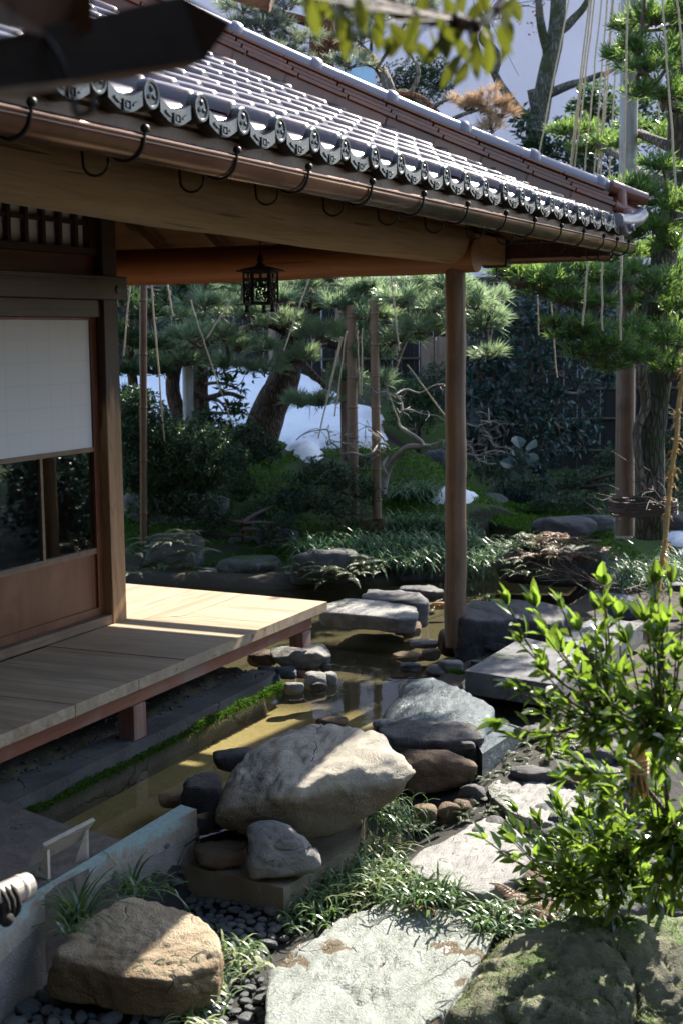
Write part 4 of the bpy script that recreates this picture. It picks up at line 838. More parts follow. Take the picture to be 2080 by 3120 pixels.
# ------------------------------------------------------------------ left paving, concrete edging, sign stand, bamboo rail
pv = [atz(*P('z7', *q), -.30) for q in ((-500, 330), (0, 360), (300, 470), (552, 541), (460, 640), (60, 890), (-500, 1250))]
mb = MB(); mb.prism(pv[:], .28); tag(obj('paving_slab', mb, M['granite'], org=(4.2, 3.2, -.58)), 'grey brown exposed-aggregate paving slab under the tilted board stand', 'paving slab')
ed = thing('channel_wall', 'low concrete wall with a flaking blue-green top running from the bottom left', 'low wall', (4.1, 2.88, -.60))
tp = [atz(*P('z7', *q), -.285) for q in ((832, 379), (905, 400), (262, 728), (0, 965), (-300, 1290), (-500, 1290), (40, 850))]
mb = MB(); mb.prism(tp, .10); n0 = mb.n; obj('coping', mb, M['edging'], ed)
tq = [p + np.array([0, 0, -.102]) for p in [atz(*P('z7', *q), -.285) for q in ((828, 383), (900, 405), (256, 732), (-5, 968), (-300, 1285), (-495, 1285), (36, 852))]]; mb = MB(); mb.prism(tq, .30); obj('wall_base', mb, M['conc'], ed)
# deck-side kerb with moss along the waterline
kb = [(3.0, 3.655, -.32), (5.0, 3.66, -.32), (6.9, 3.665, -.32), (7.12, 3.70, -.32), (7.13, 3.86, -.32), (5.6, 3.84, -.32), (3.0, 3.88, -.32)]
mb = MB(); mb.prism(kb, .4); tag(obj('kerb', mb, M['curb'], org=(5, 3.8, -.72)), 'worn concrete kerb under the veranda along the water', 'kerb')
mb = MB(); rs = np.random.RandomState(4); n = 5200; x = rs.uniform(4.45, 7.1, n); dens = .5+.5*noise(np.stack([x*3, x*0, x*0], 1))+.25*sstep(5.6, 6.8, x); k = rs.rand(n) < dens; x = x[k]; h = rs.rand(len(x))**1.6*.055*np.clip(dens[k], .2, 1); c = np.stack([x, 3.652+.006*x/7-.02*rs.rand(len(x))**2, -.402+h], 1)
leaves(mb, c, np.stack([rs.normal(size=len(x))*.5, -.8+rs.normal(size=len(x))*.3, rs.normal(size=len(x))*.5+.2], 1), rs.normal(size=(len(x), 3)), .016+.012*rs.rand(len(x)), .007, rs=rs); tag(obj('kerb_moss', mb, M['moss'], org=(5.6, 3.6, -.4)), 'bright green moss fringe growing on the kerb at the waterline', 'moss', kind='stuff')
mb = MB(); rs = np.random.RandomState(14)
for q in range(260):
    x = rs.uniform(3.6, 7.1); r = rs.uniform(.003, .014); U, F = ico(1); mb.add(np.array([x, 3.80+.25*rs.rand()**1.5, -.325+r*.4])+U*[r*1.3, r, r*.7], F)
tag(obj('debris', mb, M['curb'], org=(5.5, 3.9, -.32)), 'loose grit and crumbs of earth on the kerb under the veranda', 'debris', kind='stuff')
ss = thing('board_stand', 'small pale wooden board tilted on two legs on the paving, seen from behind', 'sign stand', atz(*P('z7', 280, 700), -.30))
zb = -.30; A = atz(*P('z7', 228, 722), zb); Bq = atz(*P('z7', 405, 628), zb); ax = unit(Bq-A); nrm = np.cross(ZU, ax)
Dm = (A@FH); a0 = near('z7', 208, 572, (A@FH)+.015); b0 = near('z7', 440, 452, (Bq@FH)-.02); a1 = near('z7', 138, 668, (A@FH)+.02); dn = (a1-a0)
pn = unit(np.cross(b0-a0, dn))*.016; V = np.array([a0, b0, b0+dn, a0+dn]); V = np.vstack([V, V+pn]); mb = MB(); mb.add(V, [(0, 3, 2, 1), (4, 5, 6, 7), (0, 1, 5, 4), (1, 2, 6, 5), (2, 3, 7, 6), (3, 0, 4, 7)]); obj('board', mb, M['palewood'], ss)
for bs, foot in (((a0*.9+b0*.1), A), ((a0*.13+b0*.87), Bq)):
    mb = MB(); tpz = bs+dn*.12-ZU*.012; bk = bs+dn*.95-ZU*.01; bk[2] = zb; V = []
    for sgn in (-.007, .007): V += [tpz+ax*sgn, np.array([foot[0], foot[1], zb])+ax*sgn, np.array([bk[0], bk[1], zb])+ax*sgn]
    mb.add(np.array(V), [(0, 1, 2), (5, 4, 3)]).add(np.array(V), [(0, 3, 4, 1), (1, 4, 5, 2), (2, 5, 3, 0)]); obj('leg', mb, M['palewood'], ss)
bb = thing('bamboo_barrier', 'short pale bamboo pole tied with black rope beside the channel wall at the left edge', 'bamboo barrier', near('z7', 20, 900, 3.72))
mb = MB(); b0_, b1_ = near('z7', -260, 900, 3.5), near('z7', 128, 752, 3.75); dx = unit(b1_-b0_); mb.tube([b0_, b1_], .037, 20, 1); mb.lathe([(.037, -.012), (.0395, -.008), (.0395, .004), (.036, .008)], b1_-dx*.03, 20, dx); obj('pole', mb, M['palewood'], bb, smooth=True)
mb = MB(); 
for t in (.18, .20, .22):
    c = near('z7', 12, 830, 3.66)-dx*(t-.2); s1 = unit(np.cross(dx, ZU)); s2 = np.cross(s1, dx); mb.tube([c+(s1*math.cos(q)+s2*math.sin(q))*.043 for q in np.linspace(0, 2*PI, 15)], .0075, 6, 1)
mb.tube([near('z7', 15, 830, 3.62), near('z7', 18, 880, 3.62), near('z7', 30, 905, 3.62)], .012, 8, 3); U, F = ico(3); cc = near('z7', 30, 905, 3.62); mb.add(cc+U*.021*(1+.12*fbm(U*4, 2)[:, None]), F); obj('rope_tie', mb, M['blackrope'], bb, smooth=True)
# block wall that carries the boulders
cor = atz(866, 2807, -.60); tz = -.47
bt = [np.array([cor[0], cor[1], tz]), atz(*P('z7', 780, 640), tz), atz(*P('z7', 900, 560), tz), atz(*P('z7', 1300, 520), tz), atz(*P('z8', 120, 380), tz), atz(*P('z7', 1640, 560), tz)]
mb = MB(); mb.prism(bt, .3); tag(obj('block_wall', mb, rockmat('ochre_concrete', (.23, .185, .125), (.33, .28, .20), (.15, .10, .05), .05, sc=1.3), org=(5.0, 2.5, -.77)), 'ochre stained concrete block carrying the big boulder, corner towards the pebbles', 'block wall')
eb = [atz(*P('c4', *q), -.30) for q in ((600, 1225), (870, 1045), (760, 1010), (560, 1150))]
mb = MB(); mb.prism(eb, .34); tag(obj('edging_stone', mb, M['blue'], org=(eb[0][0], eb[0][1], -.64)), 'straight blue-grey edging block running back behind the dark boulders', 'edging stone')
# valve and pipe
vv = thing('water_valve', 'rusty water valve with a cream hand wheel on a grey pipe by the channel wall', 'valve', atz(*P('z7', 690, 760), -.60))
D0 = atz(*P('z7', 690, 760), -.56)@FH; mb = MB(); mb.tube([near('z7', 790, 555, D0+.04), near('z7', 740, 640, D0+.02), near('z7', 700, 735, D0), near('z7', 680, 790, D0-.02)], [.012, .012, .013, .016], 10, 2); obj('pipe', mb, M['iron'], vv, smooth=True)
wc = near('z7', 768, 708, D0); wa = unit(np.array([.1, -.3, 1.]) - FH*.35); u1 = unit(np.cross(wa, RH)); u2 = np.cross(wa, u1); Rw = 38*.66327*D0/FPX; mb = MB(); mb.tube([wc+(u1*math.cos(t)+u2*math.sin(t))*Rw*(1+.07*math.cos(8*t)) for t in np.linspace(0, 2*PI, 33)], .0062, 8, 1)
for k in range(4): t = k*PI/2+.3; mb.tube([wc, wc+(u1*math.cos(t)+u2*math.sin(t))*Rw], .004, 6, 1)
mb.lathe([(0, .01), (.009, .008), (.009, -.05)], wc, 10, wa); obj('hand_wheel', mb, plain('cream_paint', (.40, .34, .24), .5, 0, .4, 30), vv, smooth=True)
mb = MB(); mb.tube([wc, (wc+near('z7', 700, 735, D0))/2-ZU*.01, near('z7', 700, 735, D0)], .010, 10, 2); obj('valve_body', mb, plain('rust', (.17, .07, .03), .7, .3, .4, 30), vv, smooth=True)
# ------------------------------------------------------------------ granite bridge slabs right of the post
sl1 = [atz(*P('c4', *q), -.20) for q in ((478, 655), (1090, 750), (1200, 650), (1290, 520), (872, 424))]
def slabstone(label, top, th, mat):
    mb = MB(); bm = bmesh.new(); T = np.array(top); n = len(T); vt = [bm.verts.new(p) for p in T]; vb = [bm.verts.new(p-ZU*th) for p in T]; bm.faces.new(vt); bm.faces.new(vb[::-1])
    for i in range(n): bm.faces.new((vt[i], vb[i], vb[(i+1) % n], vt[(i+1) % n]))
    bmesh.ops.recalc_face_normals(bm, faces=bm.faces[:]); bmesh.ops.bevel(bm, geom=bm.edges[:], offset=.008, segments=2, profile=.5, affect='EDGES'); bm.verts.index_update(); mb.bm(bm)
    return tag(obj('stone_slab', mb, mat, org=(T[:, 0].mean(), T[:, 1].mean(), T[0, 2]-th)), label, 'stone slab')
slabstone('speckled grey granite slab bridge nearest the round post, front corner in view', sl1, .13, M['greygranite'])
slabstone('farther speckled granite slab continuing the bridge behind the bush', [atz(*P('c4', *q), -.18) for q in ((1105, 435), (1420, 540), (1700, 330), (1360, 290))], .13, M['greygranite'])
mb = MB(); U, F = ico(3); pr_ = atz(*P('c4', 620, 850), -.38); V, F = hullrock(pr_+np.array([.3, .1, -.02])+U*[.33, .22, .12], 3, 8, .03, 3, 4); rock('dark support stone under the front of the granite slab bridge', V, F, M['dark'])
# ------------------------------------------------------------------ rocks
T_, B_ = toprock, blobrock
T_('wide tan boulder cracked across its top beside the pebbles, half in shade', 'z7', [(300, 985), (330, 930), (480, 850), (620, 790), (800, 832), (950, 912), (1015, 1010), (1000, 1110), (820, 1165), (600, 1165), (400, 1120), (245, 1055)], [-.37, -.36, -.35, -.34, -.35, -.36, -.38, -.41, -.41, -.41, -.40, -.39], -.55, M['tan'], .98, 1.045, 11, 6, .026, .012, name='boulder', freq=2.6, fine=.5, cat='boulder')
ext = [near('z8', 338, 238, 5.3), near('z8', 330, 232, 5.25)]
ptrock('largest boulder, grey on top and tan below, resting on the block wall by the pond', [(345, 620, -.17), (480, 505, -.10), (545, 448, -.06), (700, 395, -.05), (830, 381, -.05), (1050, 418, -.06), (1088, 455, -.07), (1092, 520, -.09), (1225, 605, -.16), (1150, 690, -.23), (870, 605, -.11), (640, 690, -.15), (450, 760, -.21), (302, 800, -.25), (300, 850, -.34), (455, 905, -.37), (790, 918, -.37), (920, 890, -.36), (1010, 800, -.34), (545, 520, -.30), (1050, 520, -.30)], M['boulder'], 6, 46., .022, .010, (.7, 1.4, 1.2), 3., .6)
mb = MB(); sp_ = atz(*P('z7', 1330, 430), -.42); V, F = hullrock(sp_+np.array([.10, .05, -.04])+unit(np.random.RandomState(6).normal(size=(30, 3)))*[.36, .22, .12], 4, 12, .04, 3, 9); rock('dark bedding stone under the largest boulder', V, F, M['brown'])
B_('rounded pale grey rock with two deep creases on the corner of the block wall', 'z7', (1120, 440, 1490, 765), -.47, M['grey'], .55, 7, 5, .025, crack=.05, aniso=(.8, .8, 1.6))
B_('low brown mossy lump left of the creased grey rock', 'z7', (885, 535, 1135, 700), -.47, M['brown'], .8, 8, 4)
B_('small dark rock at the end of the blue-green wall', 'z7', (775, 475, 920, 625), -.47, M['dark'], .8, 8, 4)
B_('lower half-buried tan stone between brown lump and block wall', 'z7', (940, 600, 1050, 690), -.47, M['brown'], .8, 8, 3)
B_('flat-topped rough tan granite cobble by the wall end at the water', 'z7', (732, 305, 905, 410), -.46, M['granite'], .8, 14, 4, .02)
B_('rough grey granite cobble tucked behind the wall end', 'z7', (815, 293, 968, 470), -.48, M['greygranite'], .7, 14, 4, .02)
T_('flat dark wet stone with a pale speck, left of the largest boulder', 'z7', [(845, 262), (930, 228), (1010, 226), (1030, 300), (930, 312), (842, 295)], -.30, -.60, M['dark'], 1.0, 1.03, 18, 4)
B_('angular black rock at the upper left flank of the largest boulder', 'z7', (975, 112, 1180, 245), -.44, M['dark'], .7, 16, 4, .03)
B_('dark flat-topped boulder right behind the largest boulder', 'z8', (190, -15, 660, 180), -.36, M['dark'], .62, 14, 5, .03, box=.4)
B_('dark overhanging boulder below the flat-topped one, rough crest', 'z8', (255, 110, 632, 350), -.47, M['brown'], .62, 11, 5, .035)
B_('nub of stone on the right end of the dark flat-topped boulder', 'z8', (545, 85, 615, 130), -.22, M['dark'], .8, 8, 3)
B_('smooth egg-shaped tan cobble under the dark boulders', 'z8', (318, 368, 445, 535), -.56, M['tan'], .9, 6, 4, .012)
B_('knobbly brown cobble next to the egg-shaped one', 'z8', (438, 355, 578, 520), -.55, M['brown'], .8, 9, 4)
B_('grey angular cobble at the foot of the dark boulders, right of the brown one', 'z8', (535, 275, 665, 440), -.50, M['dark'], .8, 10, 4)
T_('layered pale stepping stone farther back, edges flaking', 'z8', [(672, 300), (720, 262), (800, 254), (920, 272), (1060, 310), (1150, 360), (1193, 430), (1140, 485), (1000, 470), (880, 450), (760, 400), (690, 350)], -.40, -.52, M['slate'], .97, 1.0, 16, 6, .022, .012, (1, 3, 6), 'stepping_stone', cat='stepping stone')
T_('broad pale stepping stone with a thick ochre front edge, in full sun', 'z8', [(300, 640), (430, 550), (560, 500), (620, 450), (660, 428), (760, 455), (900, 560), (935, 640), (730, 745), (640, 790), (330, 690)], -.43, -.62, M['slate'], .96, 1.0, 16, 6, .020, .010, (1, 2, 3), 'stepping_stone', cat='stepping stone')
T_('very large pale green flat stone with rusty puddles in the foreground', 'z8', [(-120, 1000), (0, 905), (170, 815), (340, 808), (560, 860), (650, 920), (680, 985), (600, 1050), (540, 1180), (470, 1300), (430, 1430), (300, 1560), (-250, 1560), (-330, 1330), (-340, 1130)], [-.50]*15, -.72, M['pale'], 1.0, 1.01, 24, 6, .018, .035, (1.2, 3.0, 2.5), 'stepping_stone', freq=4., fine=.9, cat='stepping stone')
T_('big mossy rounded rock in dappled light at the bottom right', 'z8', [(470, 1330), (620, 1030), (730, 930), (820, 905), (900, 955), (1000, 910), (1200, 865), (1400, 830), (1650, 840), (1950, 1000), (1950, 1370), (1500, 1370), (1100, 1350), (760, 1390)], [-.36, -.32, -.28, -.27, -.28, -.26, -.24, -.22, -.22, -.26, -.40, -.42, -.42, -.42], -.75, M['mossrock'], 1.0, 1.03, 5, 6, .034, .045, name='boulder', freq=3., fine=.6, warp=.04, bulge=.11, cat='boulder')
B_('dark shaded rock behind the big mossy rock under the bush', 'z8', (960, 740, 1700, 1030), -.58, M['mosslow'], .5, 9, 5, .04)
B_('low dark ridge of rock behind the far stepping stone', 'z8', (775, 193, 985, 300), -.42, M['dark'], .6, 10, 4)
B_('dark cleft rock in the shade of the bush, right of the low ridge', 'z8', (955, 175, 1130, 310), -.42, M['brown'], .7, 10, 4)
B_('brown rock in the shadow beneath the bush leaves', 'z8', (1110, 640, 1250, 830), -.56, M['brown'], .8, 10, 4)
T_('large sloping blue schist slab rising from the pond with pale lichen spots', 'c3', [(995, 745), (1100, 640), (1145, 545), (1250, 540), (1400, 600), (1500, 650), (1580, 700), (1560, 770), (1500, 840), (1250, 830), (1000, 800)], [-.33, -.30, -.25, -.24, -.24, -.26, -.29, -.32, -.33, -.31, -.33], -.72, M['blue'], 1.02, 1.03, 18, 5, .016, .01, (1.2, 3, 3), fine=.7)
B_('pale cream pebble-like stone in front of the blue slab', 'c3', (935, 757, 1100, 835), -.36, M['slate'], .6, 9, 4, .02)
B_('small reddish rock showing behind the largest boulder', 'c3', (628, 742, 800, 815), -.42, M['brown'], .6, 9, 4)
B_('base rock cupping the foot of the round post', 'c4', (305, 375, 520, 590), -.46, M['brown'], .9, 9, 5, .03)
B_('grey rock behind the foot of the round post', 'c4', (470, 365, 578, 540), -.44, M['grey'], .9, 9, 4, .03)
B_('bleached cream rock catching the sun left of the post foot', 'c4', (105, 432, 310, 525), -.42, M['slate'], .7, 9, 4)
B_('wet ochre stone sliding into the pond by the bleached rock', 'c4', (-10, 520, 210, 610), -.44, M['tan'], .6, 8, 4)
B_('brown crusty rock between the bleached rock and the post foot', 'c4', (195, 500, 320, 600), -.42, M['brown'], .8, 9, 4)
B_('low black wet rock with white glints at the water, left of the grey cluster', 'c4', (45, 600, 185, 682), -.44, M['dark'], .7, 9, 4)
B_('cracked grey rock in front of the post foot', 'c4', (300, 575, 472, 700), -.40, M['grey'], .7, 10, 4)
B_('small grey block left of the cracked one in front of the post', 'c4', (215, 610, 345, 700), -.40, M['grey'], .7, 12, 4)
B_('flat grey piece lying lowest in the cluster before the post', 'c4', (230, 640, 395, 715), -.42, M['grey'], .7, 12, 3)
B_('small mossy stone against the granite slab corner', 'c4', (370, 665, 470, 745), -.42, M['allmoss'], .8, 8, 3)
B_('pale smooth stone just right of the post foot', 'c4', (560, 462, 660, 525), -.36, M['slate'], .8, 7, 3, .015)
B_('dark rock wedged between pale stone and granite slab', 'c4', (615, 452, 785, 545), -.36, M['dark'], .7, 10, 4)
B_('tiny dark cobble at the edge of the granite slab', 'c4', (520, 580, 595, 625), -.36, M['dark'], .8, 8, 3)
B_('grey rounded rock under the right of the granite slab', 'c4', (1180, 855, 1370, 945), -.44, M['dark'], .7, 8, 4)
B_('small blue-grey rock under the front corner of the granite slab', 'c4', (1070, 860, 1180, 960), -.44, M['blue'], .8, 8, 4)
T_('long dark rock behind the post with one sunlit patch', 'c4', [(420, 250), (500, 175), (760, 150), (960, 185), (1180, 215), (1222, 260), (1050, 330), (700, 300), (450, 300)], [-.12, -.08, -.08, -.10, -.14, -.17, -.18, -.15, -.14], -.55, M['dark'], .98, 1.02, 16, 5, .03)
T_('thin stone slab bridging the pond with a sunlit front edge', 'c3', [(655, 195), (640, 155), (780, 122), (1000, 135), (1160, 175), (1172, 225), (1100, 228), (770, 205)], -.22, -.33, M['slate'], .95, .99, 18, 4, .02, name='stone_slab', cat='stone slab')
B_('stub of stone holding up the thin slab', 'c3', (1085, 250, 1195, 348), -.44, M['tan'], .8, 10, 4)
T_('dark ledge of stone above and behind the thin slab', 'c3', [(870, 105), (900, 75), (1080, 78), (1210, 110), (1225, 135), (1150, 148), (990, 130), (880, 120)], -.22, -.42, M['dark'], 1.0, 1.02, 16, 4, .03)
B_('dark stone holding the right end of the ledge in the water', 'c3', (1110, 130, 1230, 240), -.44, M['dark'], .7, 10, 4)
B_('curved wet rock breaking the water behind the ledge', 'c3', (1070, 55, 1325, 138), -.42, M['dark'], .5, 8, 4)
B_('low dark shore stone under the far sedge', 'c3', (1060, -5, 1215, 50), -.42, M['dark'], .6, 8, 4)
B_('second low shore stone right of it, touching the post', 'c3', (1195, 0, 1330, 45), -.42, M['dark'], .6, 8, 4)
B_('large pale crusty rock under the outer veranda leg', 'c3', (400, 355, 715, 530), -.40, M['grey'], .8, 9, 5, .035)
B_('mossy tan rock beside the veranda leg, facing the kerb', 'c3', (265, 393, 440, 510), -.40, M['brown'], .8, 9, 4, .035)
for k, (bb_, mt, lb) in enumerate([((318, 478, 415, 570), 'dark', 'round black cobble at the left of the pile under the veranda corner'), ((412, 480, 530, 570), 'blue', 'blue-grey cobble in the pile under the veranda corner'), ((500, 465, 570, 510), 'dark', 'little dark cobble wedged on top of the veranda corner pile'),
        ((552, 470, 650, 530), 'grey', 'brownish grey cobble topping the pile under the veranda corner'), ((528, 508, 584, 560), 'redst', 'small reddish cobble in the middle of the pile'), ((462, 565, 570, 650), 'grey', 'squarish cobble with a pale foot low in the pile'),
        ((570, 518, 690, 632), 'grey', 'deeply grooved grey cobble at the waterline of the pile'), ((672, 520, 748, 612), 'grey', 'rightmost cobble of the pile, touched with moss'), ((400, 530, 445, 625), 'blue', 'narrow upright cobble at the left foot of the pile'), ((655, 470, 715, 540), 'mosslow', 'mossy cobble on the right shoulder of the pile'), ((600, 560, 700, 640), 'dark', 'dark wet cobble under the grooved one')]):
    if mt == 'redst' and mt not in M: M['redst'] = rockmat('reddish_cobble', (.22, .11, .11), (.30, .18, .18), (.13, .07, .07), 0, rough=.5)
    B_(lb, 'c3', bb_, -.42, M[mt], .8, 8, 4, .03, name='cobble', cat='cobble', crack=.02 if 'groov' in lb else 0)
# far bank
B_('mossy flat rock with a pale crest on the far bank beyond the deck', 'z5', (985, 590, 1285, 720), -.42, M['mosslow'], .7, 12, 4)
B_('low grey stone left of the mossy flat rock on the far bank', 'z5', (885, 648, 1010, 715), -.42, M['grey'], .7, 10, 4)
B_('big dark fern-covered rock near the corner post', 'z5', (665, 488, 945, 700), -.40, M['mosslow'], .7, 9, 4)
B_('dark rounded rock behind the bare earth patch', 'z5', (955, 488, 1065, 570), None, M['dark'], .7, 8, 4, D=12.6)
B_('dark rock draped with pale ferns at the right of the earth patch', 'z5', (1140, 455, 1370, 590), None, M['dark'], .7, 8, 4, D=12.5)
B_('grey stone lying in the earth patch', 'z5', (1050, 500, 1160, 570), None, M['dark'], .6, 8, 4, D=12.5)
B_('rock under the drooping fern by the far water', 'z5', (1330, 560, 1620, 760), -.42, M['mosslow'], .6, 8, 4)
B_('dark rock on the crest of the moss slope below the snow', 'c6', (85, 825, 325, 960), None, M['dark'], .7, 9, 4, D=14.4)
B_('green moss mound right of the bamboo props', 'c6', (590, 830, 915, 1140), None, M['allmoss'], .8, 1.6, 5, .05, D=14.2, box=1.)
B_('dark boulder behind the green moss mound', 'c6', (860, 835, 1030, 1020), None, M['dark'], .7, 9, 4, D=14.6)
B_('tall dark rock face under the azalea on the left bank', 'c5', (130, 1120, 900, 1440), None, M['mosslow'], .4, 7, 5, .06, D=12.9)
B_('dark stone at the foot of the leaning bamboo', 'c6', (450, 1290, 640, 1420), None, M['brown'], .6, 9, 4, D=12.7)
T_('arched dark stone bridge with moss on its back', 'c7', [(80, 1360), (250, 1315), (420, 1320), (560, 1350), (600, 1400), (480, 1420), (260, 1370), (120, 1390)], [-.22, -.14, -.14, -.2, -.24, -.22, -.17, -.24], -.36, M['allmoss'], .9, .96, 14, 4, .02, name='stone_bridge', cat='stone bridge')
B_('low bright moss mound behind the arched stone', 'c7', (70, 1228, 870, 1400), None, M['allmoss'], .5, 1.6, 5, .05, D=14.4, box=1.)
B_('small round rock capped with moss beside the snow remnant', 'c7', (145, 1158, 345, 1285), None, M['mosslow'], .8, 8, 4, D=14.6)
B_('block of blue-grey rock with a notched top right of the arched stone', 'c7', (530, 1315, 975, 1500), None, M['dark'], .6, 11, 4, D=12.6)
B_('flat mossy rock at the foot of the brown prop', 'c7', (855, 1310, 1115, 1440), None, M['mosslow'], .6, 10, 4, D=13.2)
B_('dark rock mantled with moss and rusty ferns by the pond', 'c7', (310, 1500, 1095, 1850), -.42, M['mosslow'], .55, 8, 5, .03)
B_('grey lichened rock at the right foot of the fern rock', 'c7', (950, 1680, 1100, 1840), -.42, M['grey'], .7, 9, 4)
B_('dark stone lantern base at the right edge behind the rope', 'c7', (1450, 1290, 1700, 1440), None, M['dark'], .8, 10, 4, D=12.6)
B_('dark rounded rock at the right edge above the bush', 'c7', (1480, 1780, 1640, 1860), None, M['dark'], .8, 8, 4, D=9.6)
B_('pale green flat stone behind the bush top', 'c4', (1430, 130, 1700, 340), -.30, M['blue'], .6, 12, 4)
# fine moss fuzz on the mossiest stones
def mossfuzz(ob, n, size, lo=.35, mask=.0, seed=0, mat='moss'):
    me = ob.data; V = np.array([v.co[:] for v in me.vertices])+np.array(ob.location); F = np.array([p.vertices[:] for p in me.polygons]); A, B, Cc = V[F[:, 0]], V[F[:, 1]], V[F[:, 2]]; N = np.cross(B-A, Cc-A); ar = np.linalg.norm(N, axis=1); N = N/(ar[:, None]+1e-12)
    rs = np.random.RandomState(seed); w = ar*(N[:, 2] > lo)*(noise((A+B+Cc)/3*5+seed) > mask); i = rs.choice(len(F), n, p=w/w.sum()); u = rs.rand(n, 2); u[u.sum(1) > 1] = 1-u[u.sum(1) > 1]; c = A[i]+(B-A)[i]*u[:, :1]+(Cc-A)[i]*u[:, 1:]
    mb = MB(); leaves(mb, c, N[i]+rs.normal(size=(n, 3))*.7, rs.normal(size=(n, 3)), size*(.6+.8*rs.rand(n)), size*.4, .1, .2, rs); obj('moss', mb, M[mat], ob)
for o in [o for o in list(C.objects) if o.type == 'MESH' and o.parent is None and o.data.materials and o.data.materials[0] in (M['allmoss'], M['mossrock'])]:
    big = o.data.materials[0] == M['mossrock']; mossfuzz(o, 3000 if big else 3500, .009 if big else .022, .30 if big else .2, -.0 if big else -.5, len(o.name), 'palemoss' if big else 'moss')
# small stones packed between the larger ones
rs = np.random.RandomState(31)
for x, y, w, h in [(700, 520, 90, 60), (640, 560, 70, 50), (560, 440, 80, 60), (940, 500, 110, 70), (1010, 540, 130, 80), (980, 610, 110, 80), (1060, 640, 120, 80), (960, 700, 120, 90), (1040, 730, 130, 90), (900, 780, 110, 80), (960, 840, 110, 80), (700, 860, 80, 60), (1120, 560, 120, 80), (1200, 480, 130, 90), (1240, 560, 130, 90), (1230, 380, 130, 90), (1300, 460, 140, 90), (1180, 300, 120, 80), (1270, 280, 130, 90), (880, 190, 100, 60), (760, 170, 90, 60), (690, 230, 70, 50), (1340, 620, 150, 100), (1300, 700, 150, 90), (1420, 540, 150, 100), (1430, 680, 150, 100), (270, 480, 80, 60), (200, 560, 70, 50)]:
    p0 = P('z8', x, y); q = atz(*p0, -.5); w_ = w*.66327*(q@FH)/FPX; c = np.array([q[0], q[1], gz(q[0], q[1])]); U = unit(rs.normal(size=(24, 3))); U = np.sign(U)*np.abs(U)**.8
    V, F = hullrock(c+U*[w_*1.0, w_*.8, w_*.6]+ZU*w_*.15, 3, 8, .04, 3, rs.randint(900)); o = rock('small dark stone packed in the gaps between the stepping stones and the bush', V, F, M[['dark', 'brown', 'mosslow', 'dark'][rs.randint(4)]], 'rock'); o['group'] = 'filler stones between the stepping stones'
# pebbles between the stones
PB = []
for k in range(6):
    rs = np.random.RandomState(40+k); U, F = ico(3); V = U*[1., .72+.15*rs.rand(), .42+.12*rs.rand()]*(1+.07*fbm(U*1.3+k*9, 2)[:, None]); mb = MB(); mb.add(V, F, .5)
    o = obj('pebble', mb, M['palepebble'] if k == 5 else M['pebble'], smooth=True); PB.append(o)
def inpoly(x, y, poly):
    c = False; n = len(poly)
    for i in range(n):
        a, b = poly[i], poly[(i+1) % n]
        if (a[1] > y) != (b[1] > y) and x < (b[0]-a[0])*(y-a[1])/(b[1]-a[1])+a[0]: c = not c
    return c
areas = [([(860, 900), (900, 760), (1010, 740), (1290, 890), (1350, 950), (1200, 1060), (1190, 1130), (1225, 1400), (720, 1400), (760, 1320), (960, 1200), (1030, 1080), (980, 960)], 'smooth grey river pebble in the gravel bed beside the tan boulder', 'river pebbles between the tan boulder and the flat stone', 200, .031),
         ([(-20, 1300), (60, 1290), (190, 1230), (300, 1360), (720, 1385), (720, 1420), (-20, 1420)], 'dark shaded pebble along the bottom edge below the tan boulder', 'dark pebbles below the tan boulder', 40, .034),
         ([(560, 770), (680, 800), (840, 900), (900, 760), (800, 700), (640, 720)], 'dark pebble behind the tan boulder near the valve', 'pebbles by the valve', 30, .029)]
first = set()
for poly, lab, grp, N, r0 in areas:
    rs = np.random.RandomState(sid(grp)); pts = []; xs = [p[0] for p in poly]; ys = [p[1] for p in poly]; tries = 0
    while len(pts) < N and tries < 9000:
        tries += 1; x, y = rs.uniform(min(xs), max(xs)), rs.uniform(min(ys), max(ys))
        if not inpoly(x, y, poly): continue
        big = rs.rand(); r = r0*(.62+.75*big**2.5); p = atz(*P('z7', x, y), -.585)
        if any((p[0]-q[0])**2+(p[1]-q[1])**2 < (.80*(r+q[2]))**2 for q in pts): continue
        pts.append((p[0], p[1], r)); k = rs.randint(0, 5) if rs.rand() < .87 else 5
        if k in first: o = PB[k].copy(); C.objects.link(o)
        else: o = PB[k]; first.add(k)
        o.location = (p[0], p[1], gz(p[0], p[1])+r*.42+.008); o.scale = (r, r, r*1.05); o.rotation_euler = (rs.normal()*.18, rs.normal()*.18, rs.uniform(0, 6.3)); tag(o, lab, 'pebble', grp)
for k, o in enumerate(PB):
    if k not in first: bpy.data.objects.remove(o)
